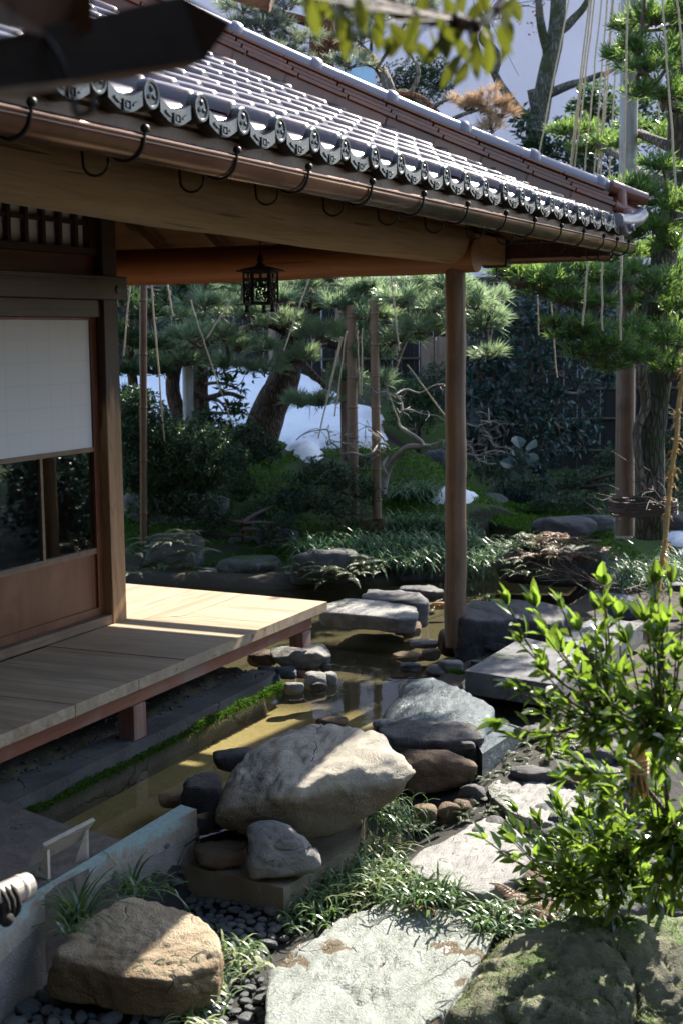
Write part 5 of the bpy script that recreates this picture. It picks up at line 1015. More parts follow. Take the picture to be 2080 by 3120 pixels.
# ------------------------------------------------------------------ trees, shrubs, grasses, ropes and props
def fpt(x, y, D): return atd(*P('F', x, y), D)
def part(name, mb, mat, root, smooth=False, label=None): return obj(name, mb, mat, root, label, smooth) if mb.n else None
def limb(mb, pts, r0, r1, n=8, wig=.03, bark=.06):
    k = len(pts); mb.tube(pts, list(np.linspace(r0, r1, k)), n, 4, wig, True, bark)
def padpts(c, rx, rz, ry, n, rs, top=.35):
    q = inball(n, rs); q[:, 2] = np.abs(q[:, 2])*(1-top) + q[:, 2]*top if top < 1 else q[:, 2]
    return c + q[:, :1]*RH*rx + q[:, 1:2]*FH*ry + q[:, 2:]*ZU*rz, q
def pad(root, c, rx, rz, kind, rs, anchor=None, dens=1., mat=None, ry=None, twig='twig'):
    ry = ry or rx*.75; mb = MB(); tw = MB()
    if kind == 'pine':
        n = int(max(7, 470*dens*rx*(rz+.12))); p, q = padpts(c, rx, rz, ry, n, rs, .5)
        d = unit(np.stack([q@np.array([1., 0, 0]), q@np.array([0, 1., 0]), q[:, 2]*.5+.45], 1)@np.stack([RH, FH, ZU])); needles(mb, p, d, 46, .14, .0052, .56, rs)
    elif kind == 'maki':
        n = int(max(10, 900*dens*rx*(rz+.15))); p, q = padpts(c, rx, rz, ry, n, rs, .6); m = 13; d = unit(np.stack([q[:, 0]*.9, q[:, 1]*.9, q[:, 2]*.6+.55], 1)@np.stack([RH, FH, ZU]))
        pp = np.repeat(p, m, 0); dd_ = unit(np.repeat(d, m, 0)+rs.normal(size=(n*m, 3))*.5); pp = pp - np.repeat(d, m, 0)*rs.rand(n*m, 1)*.05
        leaves(mb, pp, dd_, rs.normal(size=(n*m, 3)), .070+.045*rs.rand(n*m), .0105, .15, .12, rs, rnd=np.clip(np.repeat(rs.rand(n), m)*.6+.4*rs.rand(n*m), 0, 1))
    else:
        L, w, per = {'broad': (.085, .036, 5), 'camellia': (.115, .048, 6), 'azalea': (.045, .016, 9), 'small': (.030, .014, 8)}[kind]; 
        n = int(max(8, 3.6*dens*PI*rx*rz/(L*w*.55)/per)); p, q = padpts(c, rx, rz, ry, n, rs, 1.); d = unit(np.stack([q[:, 0], q[:, 1], q[:, 2]*.6+.35], 1)@np.stack([RH, FH, ZU])); pp = np.repeat(p, per, 0)
        dd_ = unit(np.repeat(d, per, 0)*.7+rs.normal(size=(n*per, 3))*.7); leaves(mb, pp+dd_*.01, dd_, ZU+rs.normal(size=(n*per, 3))*.5, L*(.6+.6*rs.rand(n*per)), w*(.8+.4*rs.rand(n*per)), .2, .2, rs)
    if anchor is not None:
        k = min(len(p), 7 if kind != 'pine' else 9); idx = rs.choice(len(p), k, replace=False); m0 = c-ZU*rz*.3
        tw.tube([anchor, anchor*.45+m0*.55+rs.normal(size=3)*.04, m0], [.022, .016, .010], 6, 3, .02)
        for i in idx: tw.tube([m0+rs.normal(size=3)*.02, (m0+p[i])/2+rs.normal(size=3)*.05*rx+ZU*.0, p[i]], [.008, .006, .003], 5, 3, .015)
    f = obj('foliage_pad', mb, M[mat or {'pine': 'pine', 'maki': 'maki', 'broad': 'evergreen', 'camellia': 'camellia', 'azalea': 'azalea', 'small': 'azalea'}[kind]], root)
    if tw.n: obj('twig', tw, M[twig], f, smooth=True)
    return f
def nearest(path, c):
    path = np.array(path); q = np.vstack([path[i]+(path[i+1]-path[i])*t for i in range(len(path)-1) for t in (0, .33, .66, 1)]); return q[np.argmin(((q-c)**2).sum(1))]
def tree(name, label, cat, trunk, r0, r1, bark, limbs, pads, kind, group=None, dens=1., mat=None, smooth=True, lr=(.05, .02), lbark=None, n=14):
    """trunk & limbs: lists of (x, y, D) in F pixels; pads: (x, y, rx, ry, D) in F pixels"""
    tp = [fpt(*q) for q in trunk]; root = thing(name, label, cat, tp[0], group); rs = np.random.RandomState(sid(label)); mb = MB(); limb(mb, tp, r0, r1, n, .02, .10); obj('trunk', mb, bark, root, smooth=True); paths = [tp]
    for lm in limbs:
        lp = [fpt(*q) for q in lm]; mb = MB(); limb(mb, lp, lr[0], lr[1], 8, .03); obj('branch', mb, lbark or bark, root, smooth=True); paths.append(lp)
    for (x, y, rx, ry, D) in pads:
        c = fpt(x, y, D); k = 1.32653*D/FPX; a = min((nearest(pt, c) for pt in paths), key=lambda q: ((q-c)**2).sum()); pad(root, c, rx*k, ry*k, kind, rs, a, dens, mat)
    return root
# --- main pine by the snow, leaning trunk
tree('pine_tree', 'leaning dark-barked pine on the snowy slope with sunlit needle pads', 'pine tree', [(592, 1025, 14.6), (622, 940, 14.5), (655, 860, 14.4), (672, 760, 14.2), (720, 690, 13.9), (800, 640, 13.6), (900, 560, 13.4)], .19, .09, M['bark'],
     [[(668, 770, 14.2), (610, 745, 13.9), (540, 760, 13.6), (470, 790, 13.4)], [(700, 715, 14.), (640, 690, 13.6), (560, 650, 13.2), (480, 640, 13.)], [(690, 730, 14.1), (760, 790, 13.8), (850, 800, 13.5), (930, 780, 13.3)], [(820, 640, 13.6), (930, 680, 13.2), (1040, 680, 12.8), (1110, 690, 12.6)], [(672, 800, 14.3), (720, 860, 14.), (760, 900, 13.8)]],
     [(440, 775, 60, 26, 12.9), (500, 770, 55, 22, 13.1), (545, 800, 45, 20, 13.3), (560, 720, 60, 24, 13.2), (470, 700, 60, 28, 13.1), (640, 690, 60, 24, 13.1), (700, 660, 50, 22, 13.3), (660, 745, 60, 22, 13.4), (610, 850, 50, 20, 13.6), (690, 825, 50, 20, 13.5), (740, 770, 62, 26, 13.2), (780, 700, 62, 26, 13.), (850, 730, 66, 26, 12.9), (840, 665, 58, 24, 13.1), (920, 690, 66, 26, 12.7), (905, 780, 62, 18, 12.8), (960, 755, 60, 20, 12.6), (1000, 705, 55, 24, 12.6), (960, 650, 55, 24, 12.9), (1050, 660, 50, 26, 12.6), (1095, 700, 50, 26, 12.5), (1110, 750, 40, 18, 12.5), (860, 815, 45, 16, 12.9), (880, 880, 32, 14, 12.9), (790, 870, 40, 16, 13.2), (740, 925, 46, 18, 13.3), (690, 925, 40, 16, 13.4), (1120, 815, 22, 14, 12.5), (1040, 745, 44, 18, 12.6), (430, 830, 50, 22, 13.2), (380, 800, 42, 22, 13.2), (560, 650, 60, 20, 13.2), (760, 640, 60, 20, 13.2), (480, 660, 60, 26, 13.8), (540, 690, 60, 26, 13.9), (620, 650, 60, 26, 13.9), (700, 700, 60, 26, 14.), (800, 680, 60, 26, 13.6), (880, 700, 60, 26, 13.6), (960, 700, 60, 24, 13.4), (1010, 660, 50, 24, 13.3), (420, 730, 50, 26, 13.5), (600, 800, 50, 22, 13.7), (520, 840, 44, 20, 13.6), (820, 770, 60, 20, 13.5), (1000, 760, 44, 16, 12.9), (1130, 690, 34, 22, 12.8), (1120, 730, 40, 18, 12.6)], 'pine')
# --- red-barked pine behind the roof and grey pine sprays round it
tree('pine_tree', 'red-barked pine trunk rising behind the roof ridge at the top', 'pine tree', [(748, 420, 17.), (740, 260, 17.), (736, 170, 17.), (742, 90, 17.), (735, 20, 17.), (700, -120, 17.)], .17, .14, M['redbark'],
     [[(738, 60, 17.), (640, 30, 16.6), (590, 45, 16.2), (535, 75, 16.)], [(745, 100, 17.), (850, 130, 16.5), (900, 210, 16.), (960, 220, 15.8), (1010, 270, 15.6)], [(735, 0, 17.), (640, -40, 16.5), (520, -30, 16.)]],
     [(560, 20, 60, 30, 16.), (610, 60, 55, 30, 16.1), (640, 120, 60, 32, 16.2), (580, 110, 45, 26, 16.3), (690, 90, 50, 34, 16.4), (690, 165, 50, 28, 16.5), (540, 60, 30, 22, 16.), (660, 10, 50, 24, 16.3), (830, 90, 60, 34, 16.), (790, 30, 50, 30, 16.3), (800, 150, 55, 28, 16.1), (870, 40, 60, 30, 16.2), (940, 20, 60, 26, 16.1), (720, 210, 40, 22, 16.5)], 'pine', mat='pinegrey', dens=.75, lr=(.06, .02))
tree('pine_tree', 'pine bough with rusty dead needles in front of the lavender wall', 'pine tree', [(960, 560, 16.6), (940, 400, 16.4), (900, 220, 16.), (880, 160, 16.2)], .08, .05, M['palebark'],
     [[(905, 215, 16.), (940, 215, 15.9), (985, 255, 15.7), (1015, 300, 15.6), (1060, 310, 15.5), (1100, 330, 15.5)], [(985, 255, 15.7), (1010, 235, 15.6), (1050, 220, 15.5)], [(940, 215, 15.9), (960, 160, 15.9), (930, 110, 16.)], [(1010, 290, 15.6), (1060, 260, 15.5), (1120, 250, 15.5)]],
     [(1115, 240, 48, 34, 15.5), (1150, 260, 34, 30, 15.5), (1070, 245, 36, 24, 15.5), (1130, 295, 34, 20, 15.5)], 'pine', mat='pinebrown', dens=.75, lr=(.03, .012))
tree('shrub', 'dense dark green broadleaf shrub behind the ridge, left of the rusty pine bough', 'shrub', [(905, 620, 17.), (915, 400, 17.), (930, 200, 17.)], .05, .02, M['greybark'], [], [(930, 175, 62, 34, 16.8), (985, 165, 50, 36, 16.9), (900, 215, 50, 30, 16.8), (960, 225, 56, 34, 16.7), (1010, 195, 30, 40, 17.), (940, 275, 50, 30, 16.8), (890, 270, 40, 26, 16.9)], 'small', mat='evergreen', dens=1.)
# --- bare grey tree against the wall
bt_ = tree('bare_tree', 'bare grey tree with lopped limbs standing against the lavender wall', 'tree', [(1222, 470, 17.5), (1228, 330, 17.5), (1240, 250, 17.4), (1255, 180, 17.4), (1268, 110, 17.4), (1280, 40, 17.4), (1285, -80, 17.4)], .13, .09, M['greybark'],
     [[(1228, 280, 17.5), (1185, 250, 17.4), (1150, 200, 17.2), (1130, 160, 17.1), (1100, 130, 17.), (1090, 80, 17.)], [(1255, 130, 17.4), (1242, 60, 17.3), (1238, 0, 17.3), (1230, -60, 17.3)], [(1278, 75, 17.4), (1310, 50, 17.3), (1340, 20, 17.3), (1360, -20, 17.3)], [(1245, 225, 17.4), (1290, 200, 17.2), (1340, 190, 17.), (1385, 172, 16.9)], [(1132, 165, 17.1), (1140, 120, 17.1), (1110, 90, 17.), (1120, 60, 17.), (1095, 20, 17.)]], [], 'broad', lr=(.062, .03), n=16)
mb = MB(); mb.tube([fpt(1383, 173, 16.9), fpt(1411, 158, 16.85)], [.034, .018], 9, 1); obj('broken_end', mb, M['orange'], bt_)
mb = MB(); mb.tube([fpt(1232, 255, 17.35), fpt(1222, 205, 17.3)], [.075, .07], 10, 1); obj('stump', mb, M['greybark'], bt_)
mb = MB(); rs = np.random.RandomState(8); c = np.array([fpt(rs.uniform(1105, 1250), rs.uniform(10, 75)+20*math.sin(i), 17.) for i in range(42)]); leaves(mb, c, rs.normal(size=(42, 3))-[0, 0, .5], rs.normal(size=(42, 3)), .05, .03, rs=rs); obj('dry_leaves', mb, M['redleaf'], bt_)
mb = MB()
for k in range(14):
    a = fpt(rs.uniform(1090, 1240), rs.uniform(0, 40), 17.); mb.tube([a, a+rs.normal(size=3)*.12, a+rs.normal(size=3)*.25], [.007, .005, .003], 5, 3)
obj('twig', mb, M['twig'], bt_)
tree('shrub', 'leafy evergreen shrub clasping the foot of the bare tree behind the ridge', 'shrub', [(1215, 560, 16.8), (1225, 430, 16.8), (1230, 300, 16.8)], .04, .02, M['greybark'], [], [(1200, 285, 22, 40, 16.8), (1215, 340, 30, 36, 16.8), (1265, 350, 40, 30, 16.7), (1290, 300, 36, 28, 16.8), (1235, 390, 50, 30, 16.7), (1310, 360, 44, 34, 16.7)], 'broad', dens=1.1)
tree('shrub', 'tall glossy broadleaf shrub behind the bundle of straw ropes', 'shrub', [(1370, 700, 15.8), (1360, 450, 15.8), (1350, 250, 15.8)], .05, .02, M['greybark'], [], [(1330, 235, 36, 30, 15.9), (1370, 215, 40, 26, 15.9), (1400, 260, 40, 40, 15.8), (1350, 290, 46, 34, 15.8), (1390, 330, 50, 40, 15.7), (1340, 370, 50, 30, 15.7), (1400, 400, 40, 34, 15.7), (1460, 310, 40, 50, 15.9), (1520, 300, 40, 50, 15.9), (1480, 230, 40, 40, 15.9), (1430, 470, 50, 40, 15.8), (1530, 420, 40, 40, 15.9)], 'broad', dens=.9)
# --- podocarpus at the right with clipped cloud pads
mk_trunk = [(1490, 1235, 11.4), (1492, 1100, 11.4), (1500, 960, 11.4), (1510, 850, 11.4), (1500, 740, 11.4), (1510, 660, 11.5), (1530, 560, 11.6), (1552, 420, 11.7), (1560, 300, 11.7), (1555, 180, 11.8), (1560, 60, 11.8), (1550, -120, 11.9), (1545, -300, 12.)]
mkp = [(1500, 40, 70, 40, 11.2), (1480, 150, 70, 46, 11.1), (1545, 120, 60, 50, 11.4), (1460, 105, 46, 30, 11.1), (1530, 215, 60, 40, 11.4), (1465, 210, 40, 24, 11.2), (1330, 300, 60, 26, 13.6), (1290, 300, 36, 16, 13.7), (1395, 325, 60, 26, 13.2), (1345, 345, 46, 20, 13.4), (1430, 330, 36, 24, 12.6), (1450, 285, 40, 24, 12.3), (1520, 380, 56, 30, 11.3), (1470, 440, 60, 34, 11.2), (1540, 470, 56, 34, 11.2), (1430, 430, 40, 24, 11.2), (1500, 520, 60, 34, 11.2), (1545, 560, 46, 40, 11.3), (1450, 540, 30, 26, 11.3),
       (1160, 625, 50, 18, 10.9), (1210, 630, 60, 26, 10.8), (1270, 640, 66, 32, 10.7), (1330, 620, 60, 30, 10.8), (1310, 680, 60, 24, 10.7), (1390, 640, 50, 32, 10.9), (1370, 690, 50, 26, 10.8), (1230, 665, 50, 16, 10.8), (1450, 620, 40, 30, 11.), (1520, 650, 56, 34, 11.1), (1550, 700, 46, 34, 11.1),
       (1300, 770, 46, 24, 10.7), (1350, 755, 60, 28, 10.6), (1340, 810, 60, 26, 10.6), (1400, 790, 66, 36, 10.6), (1450, 760, 56, 30, 10.8), (1460, 820, 56, 30, 10.7), (1520, 780, 60, 40, 10.9), (1550, 840, 50, 30, 10.9), (1400, 840, 46, 16, 10.6), (1270, 745, 30, 14, 10.7), (1420, 130, 40, 30, 11.6), (1440, 60, 46, 36, 11.6), (1520, 320, 50, 34, 12.2), (1560, 400, 40, 50, 12.), (1400, 480, 44, 26, 12.), (1440, 500, 50, 30, 11.8), (1500, 580, 60, 36, 11.9), (1550, 620, 46, 40, 11.8), (1440, 580, 46, 26, 11.6), (1480, 690, 50, 30, 11.6), (1400, 600, 50, 22, 11.4), (1550, 770, 44, 40, 11.5), (1490, 740, 46, 28, 11.4), (1250, 610, 50, 20, 11.2), (1180, 610, 40, 16, 11.1)]
mkp += [(1480, -60, 110, 60, 11.), (1620, 20, 90, 70, 11.2), (1640, 250, 80, 60, 11.2), (1640, 480, 80, 60, 11.2), (1400, -170, 110, 60, 11.2), (1560, -220, 140, 70, 11.3), (1700, 700, 120, 60, 11.2), (1700, -100, 120, 80, 11.3), (1350, -330, 120, 50, 11.5), (1560, -420, 160, 70, 11.6), (1720, -330, 140, 80, 11.6)]
tree('podocarpus_tree', 'tall clipped podocarpus with layered bright green pads at the right', 'tree', mk_trunk, .115, .085, M['mossbark'],
     [[(1505, 830, 11.4), (1475, 850, 11.2), (1480, 930, 11.3), (1462, 1000, 11.3), (1475, 1100, 11.3), (1478, 1150, 11.35)], [(1510, 670, 11.5), (1450, 640, 11.3), (1380, 710, 11.), (1300, 690, 10.8), (1220, 655, 10.8)], [(1552, 430, 11.6), (1470, 400, 12.2), (1420, 360, 12.8), (1330, 310, 13.5)], [(1550, 350, 11.7), (1490, 320, 11.9), (1440, 290, 12.3)], [(1555, 250, 11.7), (1500, 200, 11.4), (1460, 150, 11.2)], [(1505, 760, 11.4), (1430, 800, 11.), (1350, 790, 10.7)], [(1515, 870, 11.4), (1545, 860, 11.3), (1580, 840, 11.2)], [(1540, 540, 11.6), (1500, 500, 11.4), (1440, 470, 11.3)]], mkp, 'maki', lr=(.05, .025), lbark=M['palebark'], dens=1.05)
# --- dark left-hand evergreens by the corner post
tree('evergreen_tree', 'dark strap-leaved evergreen at the left edge of the garden view, by the corner post', 'tree', [(300, 1120, 13.), (310, 950, 13.), (300, 800, 13.), (310, 650, 13.)], .06, .03, M['bark'], [], [(290, 690, 50, 40, 12.6), (340, 720, 50, 36, 12.8), (280, 770, 46, 40, 12.6), (330, 790, 50, 30, 12.8), (300, 850, 50, 40, 12.6), (360, 850, 44, 26, 12.9), (390, 690, 46, 30, 13.2), (280, 920, 40, 30, 12.6), (420, 660, 44, 24, 13.3)], 'maki', mat='evergreen', dens=.85)
tree('tree', 'crooked dark tree with hooked branch before the snow, left of the leaning pine', 'tree', [(422, 1050, 13.8), (412, 960, 13.8), (398, 880, 13.8), (415, 800, 13.8)], .085, .06, M['bark'], [[(432, 890, 13.8), (470, 915, 13.6), (520, 905, 13.5), (560, 915, 13.5)], [(400, 880, 13.8), (370, 820, 13.6), (330, 790, 13.5)]], [(395, 830, 44, 20, 13.4), (350, 820, 40, 18, 13.4)], 'pine', lr=(.035, .018))
tree('tree', 'straight dark trunk rising from the azaleas before the snow', 'tree', [(468, 1060, 14.1), (462, 950, 14.1), (456, 850, 14.1), (465, 760, 14.1)], .10, .07, M['bark'], [], [(500, 850, 50, 30, 13.9), (545, 885, 44, 26, 13.8), (520, 930, 44, 26, 13.7), (560, 940, 34, 22, 13.7)], 'broad', dens=.55)
tree('shrub', 'big dark azalea mound hanging over the rock face beside the corner post', 'shrub', [(330, 1240, 12.2), (345, 1130, 12.2), (370, 1050, 12.2)], .035, .02, M['bark'], [], [(320, 930, 56, 40, 11.9), (300, 1000, 50, 50, 11.8), (380, 1010, 66, 44, 11.9), (340, 1070, 66, 46, 11.8), (430, 1060, 66, 44, 11.9), (470, 1020, 60, 40, 12.1), (500, 1080, 40, 36, 12.1), (420, 1110, 56, 26, 11.9), (300, 1110, 46, 26, 11.8), (510, 1010, 30, 30, 12.3), (290, 940, 46, 50, 12.2), (360, 970, 60, 40, 12.3), (440, 1000, 60, 40, 12.4), (470, 1120, 50, 34, 12.), (380, 1130, 60, 34, 12.), (310, 1060, 50, 46, 12.2), (530, 1060, 44, 44, 12.5), (360, 1170, 70, 30, 12.1), (450, 1170, 60, 30, 12.3), (550, 1120, 50, 34, 12.8)], 'azalea', dens=1.6, mat='evergreen')
tree('shrub', 'low dark azalea at the foot of the leaning pine', 'shrub', [(560, 1080, 13.2), (560, 1030, 13.2)], .02, .012, M['bark'], [], [(560, 1000, 50, 34, 13.1), (610, 1040, 44, 30, 13.), (540, 1050, 44, 28, 12.9), (500, 980, 40, 26, 13.3), (470, 965, 36, 24, 13.4)], 'azalea', dens=1.5, mat='evergreen')
tree('shrub', 'fine-leaved shrub below the snow tip, between the bamboo props and moss slope', 'shrub', [(760, 1180, 12.8), (770, 1120, 12.8)], .02, .012, M['bark'], [], [(740, 1075, 50, 30, 12.7), (790, 1100, 56, 34, 12.6), (720, 1140, 60, 36, 12.5), (780, 1170, 60, 34, 12.4), (840, 1130, 40, 34, 12.7), (690, 1100, 40, 24, 12.7), (830, 1060, 36, 24, 13.)], 'small', dens=.9)
tree('shrub', 'rounded dark shrub behind the twisted bare branches', 'shrub', [(960, 1060, 15.8), (960, 980, 15.8)], .03, .02, M['bark'], [], [(930, 900, 60, 40, 15.6), (990, 920, 56, 44, 15.6), (950, 960, 66, 36, 15.5), (1010, 860, 50, 30, 15.7)], 'small', dens=.9, mat='evergreen')
tree('camellia_shrub', 'dark camellia with blue-green leaves in deep shade right of the round post', 'shrub', [(1160, 1100, 16.2), (1180, 950, 16.2), (1220, 830, 16.2), (1240, 720, 16.2)], .06, .03, M['greybark'], [[(1140, 1060, 16.), (1130, 960, 15.8), (1150, 880, 15.7)], [(1240, 880, 15.9), (1250, 860, 15.8), (1285, 850, 15.8)], [(1180, 1050, 16.), (1260, 960, 15.9), (1290, 900, 15.8)]], [(1120, 770, 56, 50, 15.6), (1180, 740, 50, 46, 15.7), (1240, 740, 46, 40, 15.8), (1100, 850, 50, 50, 15.5), (1160, 850, 50, 50, 15.6), (1120, 930, 60, 40, 15.5), (1180, 950, 46, 40, 15.6), (1240, 1000, 40, 60, 15.7), (1270, 920, 36, 50, 15.8), (1290, 830, 40, 40, 15.9), (1330, 760, 40, 40, 16.), (1200, 1050, 40, 26, 15.6), (1330, 890, 36, 40, 16.2), (1240, 820, 36, 36, 15.8), (1110, 700, 50, 40, 16.), (1200, 690, 60, 40, 16.2), (1280, 700, 50, 40, 16.2), (1140, 800, 60, 50, 16.2), (1210, 880, 60, 50, 16.3), (1090, 900, 50, 50, 16.), (1150, 990, 60, 46, 16.), (1100, 1010, 50, 40, 15.8), (1280, 990, 50, 50, 16.3), (1230, 1070, 60, 36, 16.), (1330, 980, 46, 60, 16.6), (1380, 860, 40, 60, 16.8), (1370, 740, 50, 40, 16.6)], 'camellia', dens=.95, lr=(.025, .012), lbark=M['greybark'])
tree('shrub', 'low dark evergreen cover under the camellia along the fence foot', 'shrub', [(1300, 1180, 15.6), (1300, 1120, 15.6)], .03, .02, M['bark'], [], [(1120, 1080, 60, 30, 15.2), (1200, 1110, 70, 30, 15.), (1290, 1110, 70, 34, 15.2), (1370, 1110, 60, 40, 15.3), (1340, 1160, 70, 26, 14.6), (1400, 1060, 46, 40, 15.6), (1250, 1150, 50, 20, 14.6), (1540, 1120, 50, 60, 13.5), (1560, 1030, 40, 60, 14.), (1400, 1190, 50, 20, 13.6)], 'azalea', mat='evergreen', dens=.9)
tree('shrub', 'dark fern-like ground shrub along the far bank below the moss slope', 'shrub', [(560, 1240, 12.2), (560, 1200, 12.2)], .02, .01, M['bark'], [], [(520, 1200, 50, 26, 12.3), (590, 1180, 50, 30, 12.5), (640, 1150, 46, 30, 12.6), (470, 1220, 46, 22, 12.2), (610, 1215, 40, 18, 12.2), (660, 1200, 40, 24, 12.3)], 'small', mat='evergreen', dens=.9)
# --- twisted bare shrub
tb = thing('twisted_shrub', 'bare grey contorted shrub twisting in front of the moss mound, left of the post', 'shrub', fpt(850, 1110, 12.9)); rs = np.random.RandomState(21)
def c6p(x, y, D): return atd(*P('c6', x, y), D)
mb = MB(); limb(mb, [c6p(590, 1120, 12.9), c6p(625, 980, 12.9), c6p(690, 870, 12.8), c6p(760, 815, 12.7), c6p(860, 800, 12.6), c6p(810, 740, 12.5), c6p(730, 690, 12.5)], .035, .018); obj('trunk', mb, M['greytwig'], tb, smooth=True)
for q, r in (([(630, 1000), (600, 930), (635, 860), (620, 800), (570, 790), (530, 850), (470, 870), (400, 850), (300, 855), (280, 810), (230, 770), (215, 690), (150, 695), (60, 720), (0, 760)], .014), ([(860, 800), (930, 790), (1010, 765), (1100, 760)], .014), ([(730, 690), (700, 640), (730, 570), (790, 560), (870, 590), (960, 600), (1030, 640)], .012), ([(730, 580), (720, 500), (690, 450), (760, 420), (850, 440), (930, 400), (1010, 390)], .013), ([(640, 830), (590, 740), (540, 690), (480, 670)], .011), ([(690, 480), (620, 430), (560, 440), (510, 400)], .011), ([(215, 770), (215, 800), (270, 770), (360, 790), (440, 780)], .008), ([(1165, 850), (1230, 870), (1290, 850), (1400, 840), (1530, 870)], .009), ([(1100, 790), (1180, 800), (1230, 880), (1300, 920), (1360, 925)], .010), ([(1165, 650), (1230, 670), (1320, 640), (1400, 650)], .007), ([(1260, 690), (1320, 740), (1340, 790)], .006)):
    D = 12.6 if q[0][0] < 1100 else 12.9; pts = [c6p(x, y, D+rs.normal()*.08) for x, y in q]; mb = MB(); limb(mb, pts, r, r*.35, 6, .02, .1)
    for k in range(10):
        a = pts[rs.randint(1, len(pts))]; b = a+rs.normal(size=3)*[.10, .10, .07]; mb.tube([a, (a+b)/2+rs.normal(size=3)*.03, b, b+rs.normal(size=3)*.06], [.004, .003, .0025, .0018], 4, 2)
    obj('branch', mb, M['greytwig'], tb, smooth=True)
# --- bare reddish twigs at the foot of the podocarpus and over the pond
def twigshrub(label, lines, r, fr, D, n=6, name='bare_shrub'):
    p0 = atd(*P(fr, *lines[0][0]), D); o = thing(name, label, 'shrub', p0); rs = np.random.RandomState(sid(label))
    for ln in lines:
        pts = [atd(*P(fr, *q), D+rs.normal()*.1) for q in ln]; mb = MB(); mb.tube(pts, list(np.linspace(r, r*.35, len(pts))), 5, 3)
        for k in range(n):
            i = rs.randint(0, len(pts)-1); a = pts[i]+(pts[i+1]-pts[i])*rs.rand(); d = (pts[i+1]-pts[i]); d = d/np.linalg.norm(d)+rs.normal(size=3)*.5; mb.tube([a, a+d*.10+rs.normal(size=3)*.02, a+d*.22+rs.normal(size=3)*.04], [r*.45, r*.35, r*.2], 4, 2)
        obj('stem', mb, M['twig'], o, smooth=True)
twigshrub('bare reddish twigs tangled round the foot of the podocarpus', [[(1440, 1280), (1380, 1250), (1320, 1235), (1250, 1280), (1100, 1240), (980, 1130), (895, 1000)], [(1440, 1270), (1420, 1200), (1370, 1150), (1340, 1010), (1260, 900), (1205, 815)], [(1430, 1230), (1360, 1140), (1300, 1140), (1220, 1180), (1170, 1200)], [(1430, 1250), (1330, 1190), (1250, 1180), (1235, 1090), (1260, 1060)], [(1400, 1240), (1300, 1200), (1200, 1180), (1050, 1165)], [(1440, 1290), (1500, 1200), (1520, 1120)]], .006, 'c7', 11.0)
twigshrub('spindly bare twigs reaching over the dark pool below the fern rock', [[(1110, 1800), (1000, 1790), (830, 1770), (560, 1775)], [(1000, 1810), (880, 1760), (740, 1680), (690, 1640)], [(980, 1820), (850, 1740), (620, 1690), (470, 1630)], [(900, 1845), (800, 1780), (690, 1720)], [(860, 1700), (960, 1800), (1090, 1830)], [(1150, 1840), (1300, 1800), (1450, 1790)]], .0055, 'c7', 9.6, 5)
twigshrub('thin bare twigs at the right edge beside the old trunk', [[(1568, 640), (1500, 610), (1440, 590), (1420, 600)], [(1568, 600), (1520, 580), (1470, 560)]], .005, 'c7', 11.8, 4)
# --- props: bamboo and timber poles
def pole(label, a, b, r, mat, name='support_pole', nodes=0, cat='pole', group=None):
    a, b = np.array(a), np.array(b); mb = MB(); mb.tube([a, (a+b)/2, b], r, 12, 2, .004)
    for k in range(nodes): c = a+(b-a)*(k+.6)/nodes; mb.lathe([(r*1.0, -.012), (r*1.12, -.004), (r*1.12, .004), (r*1.0, .012)], c, 12, b-a)
    return tag(obj(name, mb, mat, None, smooth=True, org=np.minimum(a, b)*[0, 0, 1]+(a if a[2] < b[2] else b)*[1, 1, 0]), label, cat, group)
pole('reddish bamboo prop standing in the azalea nearest the corner post', fpt(331, 1250, 11.6), fpt(329, 640, 11.6), .030, M['darkbamboo'], 'bamboo_pole', 5)
pole('grey timber prop in front of the snow, left of the leaning pine', fpt(434, 1010, 13.6), fpt(429, 640, 13.6), .052, M['palepole'])
pole('golden bamboo prop with dark nodes, left of the pair in the sedge', fpt(813, 1180, 12.9), fpt(805, 700, 12.9), .047, M['bamboo'], 'bamboo_pole', 7)
pole('dark weathered prop just behind the golden bamboo', fpt(793, 1060, 13.4), fpt(789, 760, 13.4), .045, M['brownpole'])
pole('pinkish bamboo prop whose foot stands highest in the sedge', fpt(866, 1190, 12.7), fpt(858, 690, 12.7), .040, M['bamboo'], 'bamboo_pole', 7)
pole('tall grey support mast beside the podocarpus, brown and rough below', fpt(1431, 1235, 11.9), fpt(1447, -160, 12.1), .075, M['palepole'], 'support_mast')
pole('brown timber prop lashed to the foot of the podocarpus', fpt(1433, 1230, 11.6), fpt(1437, 620, 11.75), .078, M['brownpole'])
# straw collar round the foot
mb = MB()
for k in range(9):
    c = fpt(1475+random.uniform(-2, 2), 1150+k*3.6, 11.2); mb.tube([c+RH*.27*math.cos(t)+FH*.20*math.sin(t)+ZU*random.uniform(-.008, .008) for t in np.linspace(0, 2*PI, 17)], .008, 5, 1)
tag(obj('straw_lashing', mb, M['twig'], None, smooth=True, org=fpt(1475, 1185, 11.2)), 'brown straw lashing binding the prop and the podocarpus foot', 'lashing')
